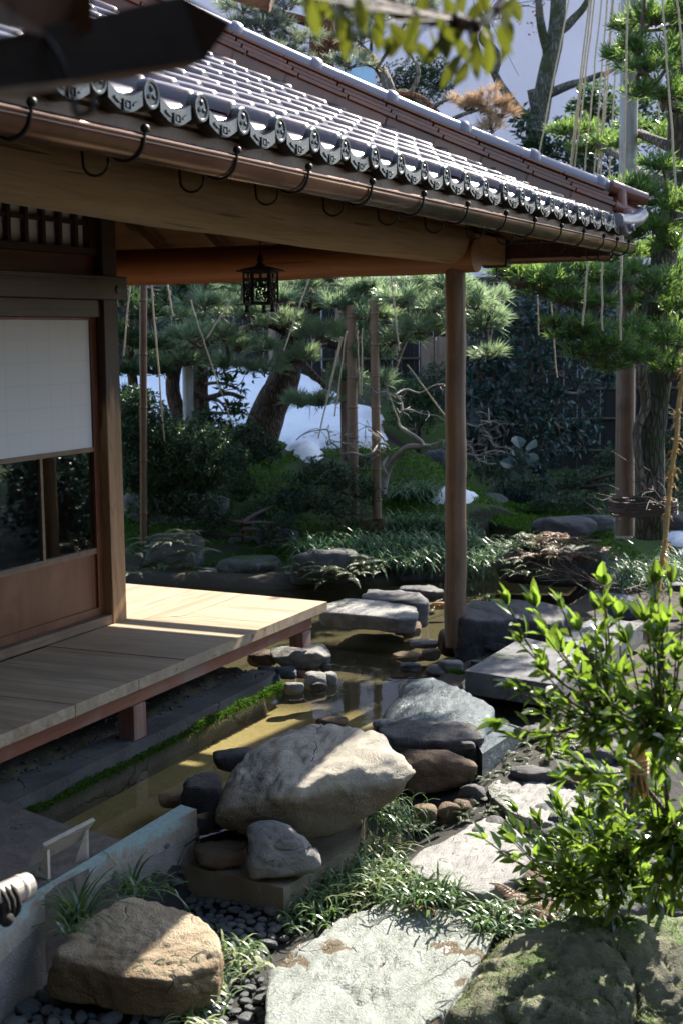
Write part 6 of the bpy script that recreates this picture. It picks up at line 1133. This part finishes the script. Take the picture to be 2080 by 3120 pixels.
# --- straw ropes holding up the branches
RN = [0]
def rope(label, fr, a, b, D, r=.0075, Db=None, fray=14, mat='rope', sag=.0, group='straw ropes holding up the boughs', name='straw_rope'):
    A, B = atd(*P(fr, *a), D), atd(*P(fr, *b), Db or D); n = 10; rs = np.random.RandomState(sid(label)+RN[0]); RN[0] += 1; pts = [A+(B-A)*t - ZU*sag*math.sin(PI*t) + rs.normal(size=3)*.002 for t in np.linspace(0, 1, n)]; mb = MB(); mb.tube(pts, r*1.0, 6, 3)
    for k in range(fray):
        c = A+(B-A)*rs.rand(); d = rs.normal(size=3); d /= np.linalg.norm(d); mb.tube([c, c+d*r*2.2+ZU*r*.8, c+d*r*3.6-ZU*r], [r*.35, r*.25, r*.12], 4, 1)
    o = tag(obj(name, mb, M[mat], None, smooth=True, org=B), label, 'rope', group); return o
rope('leftmost straw rope slanting down across the bare tree to the ridge', 'c8', (768, -20), (540, 1160), 13.5)
for a, b in (((912, -30), (765, 1230)), ((928, -30), (775, 1235)), ((945, -30), (800, 1240)), ((995, -30), (872, 1240)), ((1035, -30), (940, 1245)), ((1072, -30), (965, 1240)), ((1080, -30), (985, 1250)), ((1120, 20), (1045, 1260))):
    rope('one of the close bundle of straw ropes fanning down behind the ridge end', 'c8', a, b, 13.2, group='bundle of straw ropes behind the ridge end')
rope('long vertical straw rope passing the roof corner and the support mast', 'c8', (1178, -30), (1135, 1900), 10.4); rope('straw rope hanging between the right-hand podocarpus pads, leftmost of that pair', 'c8', (1418, -30), (1520, 1370), 10.6); rope('straw rope at the top right corner of the view', 'c8', (1522, -30), (1575, 480), 10.6)
rope('thin straw rope behind the shrub right of the mast', 'c8', (1395, 720), (1412, 1290), 12.6, .006)
rope('straw rope below the gutter end, left of the mast', 'z4', (1193, 250), (1195, 610), 10.3); rope('straw rope below the eave slanting to the middle podocarpus pad', 'z4', (1133, 262), (1105, 590), 10.3); rope('straw rope running down the brown timber prop', 'z4', (1283, 250), (1278, 660), 10.2)
rope('short rope hanging in the dark before the camellia', 'z4', (900, 450), (903, 635), 12.5, .006); rope('rope ending at a stub branch in the dark camellia', 'z4', (960, 470), (988, 830), 12.6, .006)
rope('straw rope through the sunlit pine pads left of the post', 'z4', (222, 335), (266, 710), 12.2, .007); rope('first of two ropes rising left beside the post top', 'z4', (400, 325), (438, 425), 12.8); rope('second of two ropes rising beside the post top', 'z4', (446, 318), (482, 402), 12.7); rope('faint rope right of the post through the pine sprays', 'z4', (738, 410), (655, 760), 12.6, .005)
rope('rope slanting from the pine down to the post', 'z4', (300, 770), (478, 1010), 12.3); rope('rope dropping from the pine to the twisted shrub', 'z4', (215, 900), (270, 1050), 12.4, .006)
rope('straw rope nearest the corner post under the cross beam', 'z3', (545, 415), (512, 650), 12.); rope('second straw rope from the corner post under the cross beam', 'z3', (598, 410), (568, 730), 12.); rope('long straw rope down the dark evergreen into the azalea', 'z3', (697, 405), (756, 1120), 11.8); rope('short straw rope right of the long one under the beam', 'z3', (770, 405), (797, 550), 12.3)
rope('rope crossing from the prop towards the pine pads', 'z3', (875, 470), (1003, 860), 12.6, .006); rope('slanting straw rope left of the lantern', 'z3', (1065, 470), (950, 650), 12.7); rope('straw rope right of the lantern tied on the bough', 'z3', (1425, 365), (1305, 705), 12.8); rope('straw rope descending past the snow to the twisted shrub', 'z3', (1575, 640), (1460, 1110), 12.7, .006); rope('thin tan rope in front of the snow by the hooked branch', 'z3', (975, 770), (1075, 1060), 13.2, .005)
rope('first of two ropes along the golden bamboo', 'c6', (347, 20), (268, 600), 12.3, .006); rope('second of two ropes along the golden bamboo', 'c6', (310, 60), (160, 730), 12.3, .006); rope('first of two close ropes between the bamboo props', 'c6', (422, 10), (438, 450), 12.3, .006); rope('second of two close ropes between the bamboo props', 'c6', (455, 0), (449, 455), 12.25, .006)
# near golden rope with frayed straw, tied to the bush
rope('thick golden frayed straw rope slanting down the right edge into the bush', 'F', (1578, 780), (1497, 1470), 3.75, .0062, 3.6, 130, 'goldrope', 0, None, 'near_rope')
mb = MB(); kn = fpt(1465, 1765, 3.75); rs = np.random.RandomState(3)
for k in range(26): a = kn+rs.normal(size=3)*.012; mb.tube([a+ZU*.07, a, a-ZU*.07+rs.normal(size=3)*.01], .0035, 5, 2)
for k in range(4): mb.tube([kn+ZU*(.012*k-.01)+RH*.024*math.cos(t)+FH*.024*math.sin(t) for t in np.linspace(0, 2*PI, 11)], .005, 5, 1)
tag(obj('rope_knot', mb, M['goldrope'], None, org=kn-ZU*.08), 'golden straw knot with hanging tassel tied in the bush', 'knot')
# --- grasses
def clump(label, base, n, L, w, mat, arch=.85, spread=.05, lean=(0, 0, 0), name='grass_clump', cat='grass clump', group=None, up=1.3):
    base = np.array(base, float); base[2] = max(base[2], gz(base[0], base[1])-.005); rs = np.random.RandomState(sid(label+str(base[0]))); c = np.array(base)+np.stack([rs.normal(size=n)*spread, rs.normal(size=n)*spread, 0*rs.rand(n)], 1); d = unit(rs.normal(size=(n, 3))*[1, 1, .25]+[0, 0, up]+np.array(lean)); mb = MB(); blades(mb, c, d, L*(.5+.6*rs.rand(n)), w, arch, 6, rs)
    return tag(obj(name, mb, M[mat], None, org=base), label, cat, group)
rs = np.random.RandomState(77)
sed = []
for (x0, x1, y, D, k) in ((700, 1120, 1300, 11.55, 15), (690, 1130, 1265, 11.9, 15), (760, 1110, 1225, 12.3, 12), (880, 1060, 1185, 12.8, 8), (900, 1000, 1150, 13.3, 5)):
    for i in range(k): sed.append((x0+(x1-x0)*(i+.5+rs.uniform(-.3, .3))/k, y+rs.uniform(-10, 10), D))
for x, y, D in sed:
    p = fpt(x, y, D); p[2] = max(gz(p[0], p[1]), min(p[2], -.2)) if D < 12 else gz(p[0], p[1])
    clump('arching green sedge clump on the far bank between the bamboo props and the post', p, 52, .36, .011, 'sedge', .95, .06, (0, 0, 0), 'sedge_clump', 'sedge', 'sedge on the far bank')
for x, y, D, lab, grp in [(1160, 1285, 11.3, 0, 0), (1190, 1300, 11.2, 0, 0), (1175, 1265, 11.5, 0, 0), (1215, 1262, 11.4, 0, 0)]:
    p = fpt(x, y, D); clump('fine grass clump on the left shoulder of the fern rock', p, 60, .26, .006, 'sedge', .9, .07, (0, 0, 0), 'grass_clump', 'grass clump', 'grass on the fern rock')
for i in range(16):
    x, y, D = rs.uniform(1425, 1600), rs.uniform(1255, 1330), 0; D = 11.4-(y-1255)*.014; p = fpt(x, y, D); p[2] = gz(p[0], p[1]); clump('long fine sedge clump at the foot of the podocarpus, right side', p, 70, .42, .007, 'sedge', .85, .08, (0, 0, 0), 'sedge_clump', 'sedge', 'sedge round the podocarpus foot')
for i in range(9):
    p = fpt(rs.uniform(1150, 1290), rs.uniform(1130, 1165), 15.+rs.rand()); p[2] = gz(p[0], p[1]); clump('dark sedge clump in deep shade behind the moss mound', p, 50, .45, .014, 'camellia', .85, .08, (0, 0, 0), 'sedge_clump', 'sedge', 'shaded sedge behind the moss mound')
def fz(fr, x, y, z):                    # ground point under a photo pixel, not below z
    for _ in range(4): p = atz(*P(fr, x, y), z); z = max(z, gz(p[0], p[1]))
    return p
clump('upright dark lily-turf tuft growing behind the tan boulder by the wall', fz('z7', 365, 930, -.40), 46, .30, .012, 'mondo', .62, .02, (0, 0, .5), 'lily_turf', 'grass clump'); clump('small lily-turf tuft spilling over the tan boulder edge', fz('z7', 330, 965, -.36), 14, .16, .011, 'mondo', .7, .02, (-.3, -.3, 0), 'lily_turf', 'grass clump')
clump('lily-turf tuft between wall and tan boulder, right of the upright one', fz('z7', 590, 790, -.50), 34, .24, .011, 'mondo', .85, .04, (0, 0, .1), 'lily_turf', 'grass clump'); clump('thin lily-turf tuft by the valve pipe', fz('z7', 690, 790, -.52), 18, .18, .010, 'mondo', 1., .03, (0, 0, 0), 'lily_turf', 'grass clump')
for i, (x, y, n, L) in enumerate([(870, 1330, 34, .16), (930, 1290, 24, .13), (800, 1290, 22, .14), (960, 1240, 18, .12), (1000, 1180, 20, .13), (1060, 1080, 22, .16), (1110, 1060, 20, .15), (1150, 1120, 16, .13), (1000, 1010, 9, .12), (880, 1390, 30, .14)]):
    clump('pale sunlit lily-turf tuft among the pebbles right of the tan boulder', fz('z7', x, y, -.57), n, L, .010, 'drygrass' if i % 2 else 'mondo', .95, .035, (0, 0, -.2), 'lily_turf', 'grass clump', 'lily-turf among the pebbles')
for i, (x, y, n, L) in enumerate([(1440, 800, 50, .26), (1500, 760, 50, .24), (1420, 870, 40, .2), (1540, 830, 46, .2)] + [(1568+x, y, n, L) for x, y, n, L in [(20, 720, 50, .2), (90, 690, 50, .22), (150, 660, 46, .24), (60, 780, 46, .18), (130, 770, 44, .16), (200, 720, 44, .2), (250, 690, 40, .16), (250, 760, 40, .15), (330, 750, 40, .14), (20, 850, 44, .17), (-60, 900, 40, .16), (90, 830, 36, .14), (400, 790, 36, .13), (480, 790, 36, .16), (650, 880, 30, .12), (680, 900, 40, .16), (740, 880, 30, .14), (690, 940, 26, .12), (560, 1010, 10, .10), (-20, 780, 44, .2), (40, 700, 44, .2), (110, 650, 44, .2), (180, 620, 40, .18), (220, 780, 40, .16), (290, 800, 40, .15), (360, 810, 36, .14), (-100, 860, 40, .16), (-130, 920, 36, .14), (265, 690, 36, .15), (240, 600, 36, .16), (650, 960, 30, .13), (-10, 690, 40, .2), (70, 620, 40, .2)]]):
    if inpoly(x+(0 if x < 1400 else 0)-1568, y, [(270, 620), (560, 470), (660, 415), (780, 440), (960, 560), (960, 680), (650, 820), (300, 700)]): continue
    clump('tuft of glossy lily-turf edging the large pale stone, full sun', fz('z7', x, y, -.58), n, L, .009, 'mondo' if i % 3 else 'drygrass', .9, .05, (0, 0, -.1), 'lily_turf', 'grass clump', 'lily-turf along the large pale stone')
clump('bright fringe of grass hanging off the block wall behind the creased rock', fz('z8', 230, 400, -.40), 90, .20, .006, 'mondo', 1.3, .05, (0, -.2, -.4), 'grass_tuft', 'grass clump'); clump('second tuft hanging lower on the block wall by the egg-shaped cobble', fz('z8', 240, 470, -.47), 70, .2, .006, 'mondo', 1.3, .05, (0, -.2, -.5), 'grass_tuft', 'grass clump')
clump('tiny grass sprout by the cobbles at the wall end', fz('z7', 955, 440, -.45), 18, .10, .006, 'mondo', .8, .02, (0, 0, 0), 'grass_tuft', 'grass clump')
for i, (x, y, n, L) in enumerate([(940, 700, 30, .14), (1000, 660, 26, .13), (980, 560, 26, .12), (1060, 600, 30, .14), (920, 880, 34, .14), (1000, 860, 34, .15), (1080, 800, 34, .16), (700, 930, 30, .14), (1210, 500, 30, .16), (1250, 640, 30, .16), (860, 940, 26, .12), (960, 930, 26, .14)]):
    clump('short shaded grass tuft between the stepping stones and the bush', fz('z8', x, y, -.50), n, L, .008, 'sedge', .95, .05, (0, 0, 0), 'grass_tuft', 'grass clump', 'shaded grass between the stones')
# --- ferns
def fern(label, base, n, L, mat, group=None, up=.7, lean=(0, 0, 0)):
    base = np.array(base, float); base[2] = max(base[2], gz(base[0], base[1])); rs = np.random.RandomState(sid(label+str(base[0]))); mb = MB()
    for k in range(n):
        a = rs.rand()*6.28; d = unit(np.array([math.cos(a), math.sin(a), up*rs.uniform(.4, 1.3)])+np.array(lean)); p = np.array(base)+rs.normal(size=3)*[.05, .05, .01]; l = L*rs.uniform(.6, 1.1); m = 13; s = unit(np.cross(d, ZU)); q = []; r = rs.rand()
        for t in np.linspace(.08, 1, m): q.append((p+d*l*t-ZU*l*.55*t*t, t))
        for (c, t), (c2, t2) in zip(q[:-1], q[1:]):
            w = l*.26*(1-t)**.75; tg = unit(c2-c)
            leaves(mb, np.array([c, c]), np.array([s*1.+tg*.55-ZU*.15, -s*1.+tg*.55-ZU*.15]), np.array([ZU, ZU])+rs.normal(size=(2, 3))*.2, [w, w], [l*.075]*2, .1, .2, rs, rnd=np.array([r, r]))
        mb.tube([c for c, t in q[::3]]+[q[-1][0]], .0018, 4, 1)
    return tag(obj('fern', mb, M[mat], None, org=base), label, 'fern', group)
def fernrow(label, group, pts, n, L, mat, zs=None, **k):
    for (x, y, D) in pts: p = fpt(x, y, D); fern(label, p, n, L, mat, group, **k)
fernrow('olive fern drooping over the far bank rock left of the sedge', 'ferns on the far bank', [(700, 1290, 11.3), (740, 1270, 11.4), (790, 1275, 11.4), (830, 1290, 11.3), (760, 1310, 11.1), (810, 1320, 11.1), (730, 1330, 11.1), (690, 1310, 11.2), (850, 1310, 11.2)], 14, .22, 'fern')
fernrow('fern hanging on the dark rock near the corner post', 'ferns by the corner post', [(350, 1240, 11.1), (400, 1250, 11.), (440, 1270, 11.), (310, 1270, 11.), (380, 1300, 10.9), (450, 1310, 11.), (300, 1310, 10.9), (420, 1230, 11.2)], 12, .24, 'fern')
fernrow('pale fern draped on the rock right of the earth patch', 'ferns on the draped rock', [(620, 1225, 12.3), (650, 1240, 12.2), (630, 1250, 12.2)], 12, .2, 'fern')
fernrow('rusty brown fern on the crown of the mossy pond rock', 'rusty ferns on the pond rock', [(1230, 1250, 11.1), (1260, 1235, 11.1), (1300, 1240, 11.1), (1340, 1250, 11.1), (1290, 1260, 11.), (1250, 1280, 11.), (1375, 1265, 11.), (1320, 1275, 10.9), (1210, 1275, 11.), (1280, 1285, 10.9), (1355, 1285, 10.9)], 14, .2, 'fernred')
fernrow('greenish fern on the left flank of the mossy pond rock', 'green ferns on the pond rock', [(1190, 1260, 11.2), (1215, 1245, 11.2), (1180, 1290, 11.), (1210, 1310, 10.9), (1240, 1320, 10.9), (1200, 1235, 11.3)], 14, .22, 'fern')
for x, y in ((1140, 180), (1180, 160), (1230, 190), (1270, 230), (1100, 200), (1000, 460), (1060, 400)): p = fz('c4', x-60, y+1000, -.42) if y < 300 else fz('c4', x, y+640, -.42); fern('small pale fern in the shade under the bush leaves', p, 12, .13, 'fern', 'small ferns under the bush')
for x, y, zz in ((445, 470, -.50), (300, 500, -.5), (585, 425, -.5), (680, 370, -.46), (700, 420, -.44), (120, 590, -.52), (950, 560, -.5), (1010, 700, -.5), (900, 820, -.52), (1040, 840, -.52), (720, 200, -.42), (800, 180, -.42), (660, 260, -.44), (1150, 620, -.5), (980, 760, -.5)): fern('tiny fern sprouting between the cobbles and stepping stones', fz('z8', x, y, zz), 12, .09, 'fern', 'tiny ferns between the stones')
fern('straw-coloured fern at the corner of the broad stepping stone', fz('z8', 880, 830, -.56), 16, .15, 'fernred'); fern('second straw-coloured fern right of the corner one', fz('z8', 930, 850, -.58), 12, .13, 'fernred')
fern('little sprig growing in the crack of the tan boulder', fz('z7', 815, 1110, -.335), 9, .05, 'fern')
for i, (x, y) in enumerate([(660, 1160), (690, 1150), (1195, 1030), (1175, 1070), (1200, 1060)]):
    mb = MB(); c = fpt(x, y, 12.6); rs = np.random.RandomState(i); n = 5; leaves(mb, c+rs.normal(size=(n, 3))*.05, unit(rs.normal(size=(n, 3))+[0, 0, .3]), ZU+rs.normal(size=(n, 3))*.4-FH, .15, .14, .1, .1, rs, big=True); tag(obj('leopard_plant', mb, M['camellia'], None, org=c-ZU*.1), 'round-leaved leopard plant by the moss slope' if i < 2 else 'round-leaved leopard plant right of the post by the snow remnant', 'plant', 'leopard plants on the slope' if i < 2 else 'leopard plants by the post')
# fallen red leaves on the snow
for i in range(26):
    x, y = rs.uniform(600, 880), rs.uniform(930, 1040); p = atg(*P('F', x, y)); mb = MB(); leaves(mb, np.array([p+ZU*.14]), rs.normal(size=(1, 3))*[1, 1, .1], np.array([ZU]), .055, .05, .2, .0, rs); 
    tag(obj('fallen_leaf', mb, M['redleaf'], None, org=p), 'small red fallen leaf lying on the snow bank', 'leaf', 'red leaves on the snow')
# --- bright bush in the right foreground
bo = fpt(1540, 2035, 4.95); bush = thing('bush', 'bright green glossy-leaved bush filling the right foreground', 'bush', bo); rs = np.random.RandomState(99)
tips = [(1165, 1390, 3.7), (1230, 1395, 3.7), (1290, 1400, 3.8), (1385, 1345, 3.7), (1365, 1400, 3.6), (1420, 1420, 3.7), (1500, 1350, 3.6), (1540, 1340, 3.7), (1568, 1400, 3.5), (1195, 1480, 3.7), (1250, 1460, 3.6), (1290, 1500, 3.7), (1330, 1450, 3.6), (1180, 1580, 3.6), (1215, 1590, 3.6), (1150, 1660, 3.6), (1190, 1700, 3.6), (1270, 1690, 3.7), (1320, 1560, 3.6), (1380, 1500, 3.6), (1440, 1480, 3.6), (1480, 1430, 3.6), (1520, 1450, 3.5), (1310, 1620, 3.7), (1250, 1640, 3.7), (1370, 1590, 3.5), (1430, 1570, 3.6), (1490, 1530, 3.5), (1550, 1520, 3.5), (1320, 1740, 3.8), (1360, 1680, 3.6), (1420, 1650, 3.5), (1480, 1620, 3.5), (1540, 1600, 3.4), (1590, 1500, 3.5), (1600, 1640, 3.4), (1300, 1790, 3.9), (1360, 1780, 3.8), (1420, 1740, 3.6), (1500, 1700, 3.5), (1560, 1720, 3.4)]
low = [(1165, 1915, 4.1), (1240, 1900, 4.2), (1290, 1880, 4.2), (1340, 1850, 4.1), (1250, 1960, 4.1), (1300, 1940, 4.1), (1350, 1910, 4.), (1400, 1860, 3.9), (1270, 2010, 4.), (1320, 2000, 4.), (1380, 1970, 3.9), (1430, 1920, 3.8), (1290, 2050, 4.), (1350, 2040, 3.9), (1420, 2010, 3.8), (1480, 1960, 3.7), (1540, 1900, 3.6), (1500, 2040, 3.7), (1560, 2000, 3.6), (1450, 1820, 3.8), (1520, 1800, 3.6), (1580, 1840, 3.5), (1400, 1800, 3.9), (1600, 1950, 3.5), (1330, 1880, 4.1), (1380, 1900, 4.), (1240, 2040, 4.1), (1460, 2060, 3.8), (1575, 2060, 3.55), (1520, 2000, 3.7), (1400, 2070, 3.9), (1560, 1930, 3.55), (1580, 2010, 3.5)]
hubs = [fpt(1455, 1760, 3.75), fpt(1400, 1620, 3.7), fpt(1520, 1640, 3.55), fpt(1530, 1880, 4.1), fpt(1450, 1960, 4.4), fpt(1350, 2020, 4.5)]
mb = MB(); limb(mb, [bo-ZU*.5+FH*.1, bo-ZU*.12, fpt(1560, 1960, 4.5), hubs[3], hubs[0], hubs[1], fpt(1370, 1520, 3.65)], .012, .004, 7, .01); limb(mb, [hubs[3], hubs[2], fpt(1520, 1450, 3.55)], .007, .003, 6, .01); limb(mb, [bo-ZU*.5+FH*.1, bo-ZU*.12, hubs[4], hubs[5]], .010, .004, 6, .01); obj('stem', mb, M['palebark'], bush, smooth=True)
for grp_, hb, dn in ((tips, hubs[:3], 1.), (low, hubs[2:], 1.15)):
    for x, y, D in grp_:
        jit = 2 if (x > 1300 and y > 1420) else 1
        for rep in range(jit+(2 if grp_ is low else 0)):
            t = fpt(x, y, D+(.45 if grp_ is low else 0)) + (rs.normal(size=3)*.055 if rep else 0); h = min(hb, key=lambda q: np.linalg.norm(q-t)); d0 = unit(t-h); a = t-d0*min(np.linalg.norm(t-h), .26)-ZU*.05+rs.normal(size=3)*.02; mid = (a+t)/2-ZU*.02; mb = MB(); mb.tube([h if rep == 0 else a, a*.7+h*.3 if rep == 0 else a, mid, t], [.004, .0035, .003, .002], 5, 3); obj('twig', mb, M['palebark'], bush, smooth=True)
            k = 9; tt = np.linspace(.1, 1, k)[:, None]; c = a*(1-tt)**2+2*mid*tt*(1-tt)+t*tt**2; ph = np.arange(k)*2.4+rs.rand()*6; s1 = unit(np.cross(d0, ZU)); s2 = np.cross(s1, d0); dd_ = d0*(.45+.75*tt**3)+s1*np.cos(ph)[:, None]*.9+s2*np.sin(ph)[:, None]*.9+ZU*.28
            tt2 = rs.normal(size=(5, 3))*.35+d0*.9+ZU*.5; cc = np.vstack([c, np.repeat(t[None], 5, 0)]); dd_ = np.vstack([dd_, tt2]); n = len(cc); mb = MB(); leaves(mb, cc, dd_, ZU*1.0+rs.normal(size=(n, 3))*.35-np.vstack([d0*.3]*n), .064*(.5+.75*rs.rand(n)), .026*(.75+.45*rs.rand(n)), .22, .22, rs, big=True); obj('leaf_spray', mb, M['bush'], bush, smooth=False)
def fpn(x, y, D): return fpt(x, y, D*.74)
# --- leafy branch overhead, near the lens
lb = thing('overhanging_branch', 'dark branch with drooping olive leaves hanging close at the top of the view', 'branch', fpn(880, 30, 2.7)); mb = MB(); limb(mb, [fpn(860, -60, 2.8), fpn(900, 20, 2.7), fpn(960, 35, 2.65), fpn(1040, 45, 2.6), fpn(1100, 58, 2.6)], .013, .008, 8, .01); limb(mb, [fpn(1090, 55, 2.6), fpn(1140, 20, 2.65), fpn(1170, -40, 2.7)], .007, .004, 6, .01); limb(mb, [fpn(905, 20, 2.7), fpn(830, -10, 2.7), fpn(740, -30, 2.7)], .008, .004, 6, .01); obj('stem', mb, M['bark'], lb, smooth=True); rs = np.random.RandomState(12)
lt = [(740, 50), (770, 40), (800, 70), (830, 50), (860, 75), (890, 80), (915, 95), (940, 80), (965, 100), (985, 85), (1010, 95), (1030, 70), (1060, 150), (1075, 165), (1045, 110), (1095, 120), (1110, 90), (1120, 120), (1140, 85), (1150, 60), (1165, 90), (1180, 40), (1150, 20), (1110, 30), (1190, 15), (720, 25), (780, 15), (820, 20), (960, 60), (1000, 60), (870, 45), (930, 55), (1070, 85), (850, 20), (1085, 70), (1055, 60), (1130, 45), (700, 10), (760, 0), (900, 110), (1005, 120), (955, 125), (1170, 20), (1020, 20), (980, 10), (1060, 5), (1100, -5)]
L_ = []
for x, y in lt: L_.append(fpn(x, y-30, 2.62+rs.normal()*.12))
L_ = np.array(L_); n = len(L_); mb = MB(); 
for q in L_: mb = MB(); leaves(mb, q[None], rs.normal(size=(1, 3))*.35-ZU*.9, -FH+rs.normal(size=(1, 3))*.5, .047*(.75+.5*rs.rand()), .0185, .15, .15, rs, big=True); obj('leaf', mb, M['twigleaf'], lb)
tw = MB()
for q in L_: tw.tube([nearest([fpn(860, -60, 2.8), fpn(900, 20, 2.7), fpn(960, 35, 2.65), fpn(1040, 45, 2.6), fpn(1100, 58, 2.6), fpn(1140, 20, 2.65)], q), q], .0012, 4, 1)
obj('twig', tw, M['twig'], lb)
# --- the viewer's building: the dark room and roof the picture is taken from
vb = thing('viewing_room', 'dark timber room and low roof the garden is viewed from', 'building', (-1.5, 0, -.4)); mb = MB(); mb.box(-6, .75, -7, 5.5, 2.55, 2.7); obj('ceiling', mb, M['darkwood'], vb); mb = MB(); mb.box(-6.1, -6, -7, 5.5, -.4, 2.54); obj('back_wall', mb, M['room'], vb); mb = MB(); mb.box(-6, .15, -7, 5.5, -.45, -.05); obj('floor', mb, M['darkwoodx'], vb)
mb = MB(); mb.box(-6, .3, -7, 7, 2.71, 6.4); obj('upper_storey', mb, M['room'], vb); mb = MB(); mb.box(.3, 15, -9, -6.5, -.4, 3.2); obj('side_wing', mb, M['redpanel'], vb)  # unseen storey and wing, added to cut the sky light
# hedge added out of view so that the door glass mirrors dark leaves
hg = thing('hedge', 'loose dark evergreen hedge added out of view, mirrored in the door glass', 'hedge', (12, -.5, -.4)); rs = np.random.RandomState(5)
for k in range(13): pad(hg, np.array([10.7+k*.42, 1.2-.28*k+.2*rs.rand(), .05+.25*rs.rand()]), .6, .75, 'camellia', rs, None, .8)
# fish in the pond
fo = atz(*P('c4', 308, 215), -.42); mb = MB(); U, F = ico(3); V = U*[.10, .022, .03]; V[:, 1] *= 1-.75*np.clip(-(U[:, 0]), 0, 1); mb.add(fo+V[:, :1]*RH+V[:, 1:2]*FH+V[:, 2:]*ZU, F); tag(obj('carp', mb, plain('orange_scales', (.55, .22, .03), .4, 0, .2, 20), None, smooth=True, org=fo), 'small orange carp just under the dark water left of the post', 'fish')
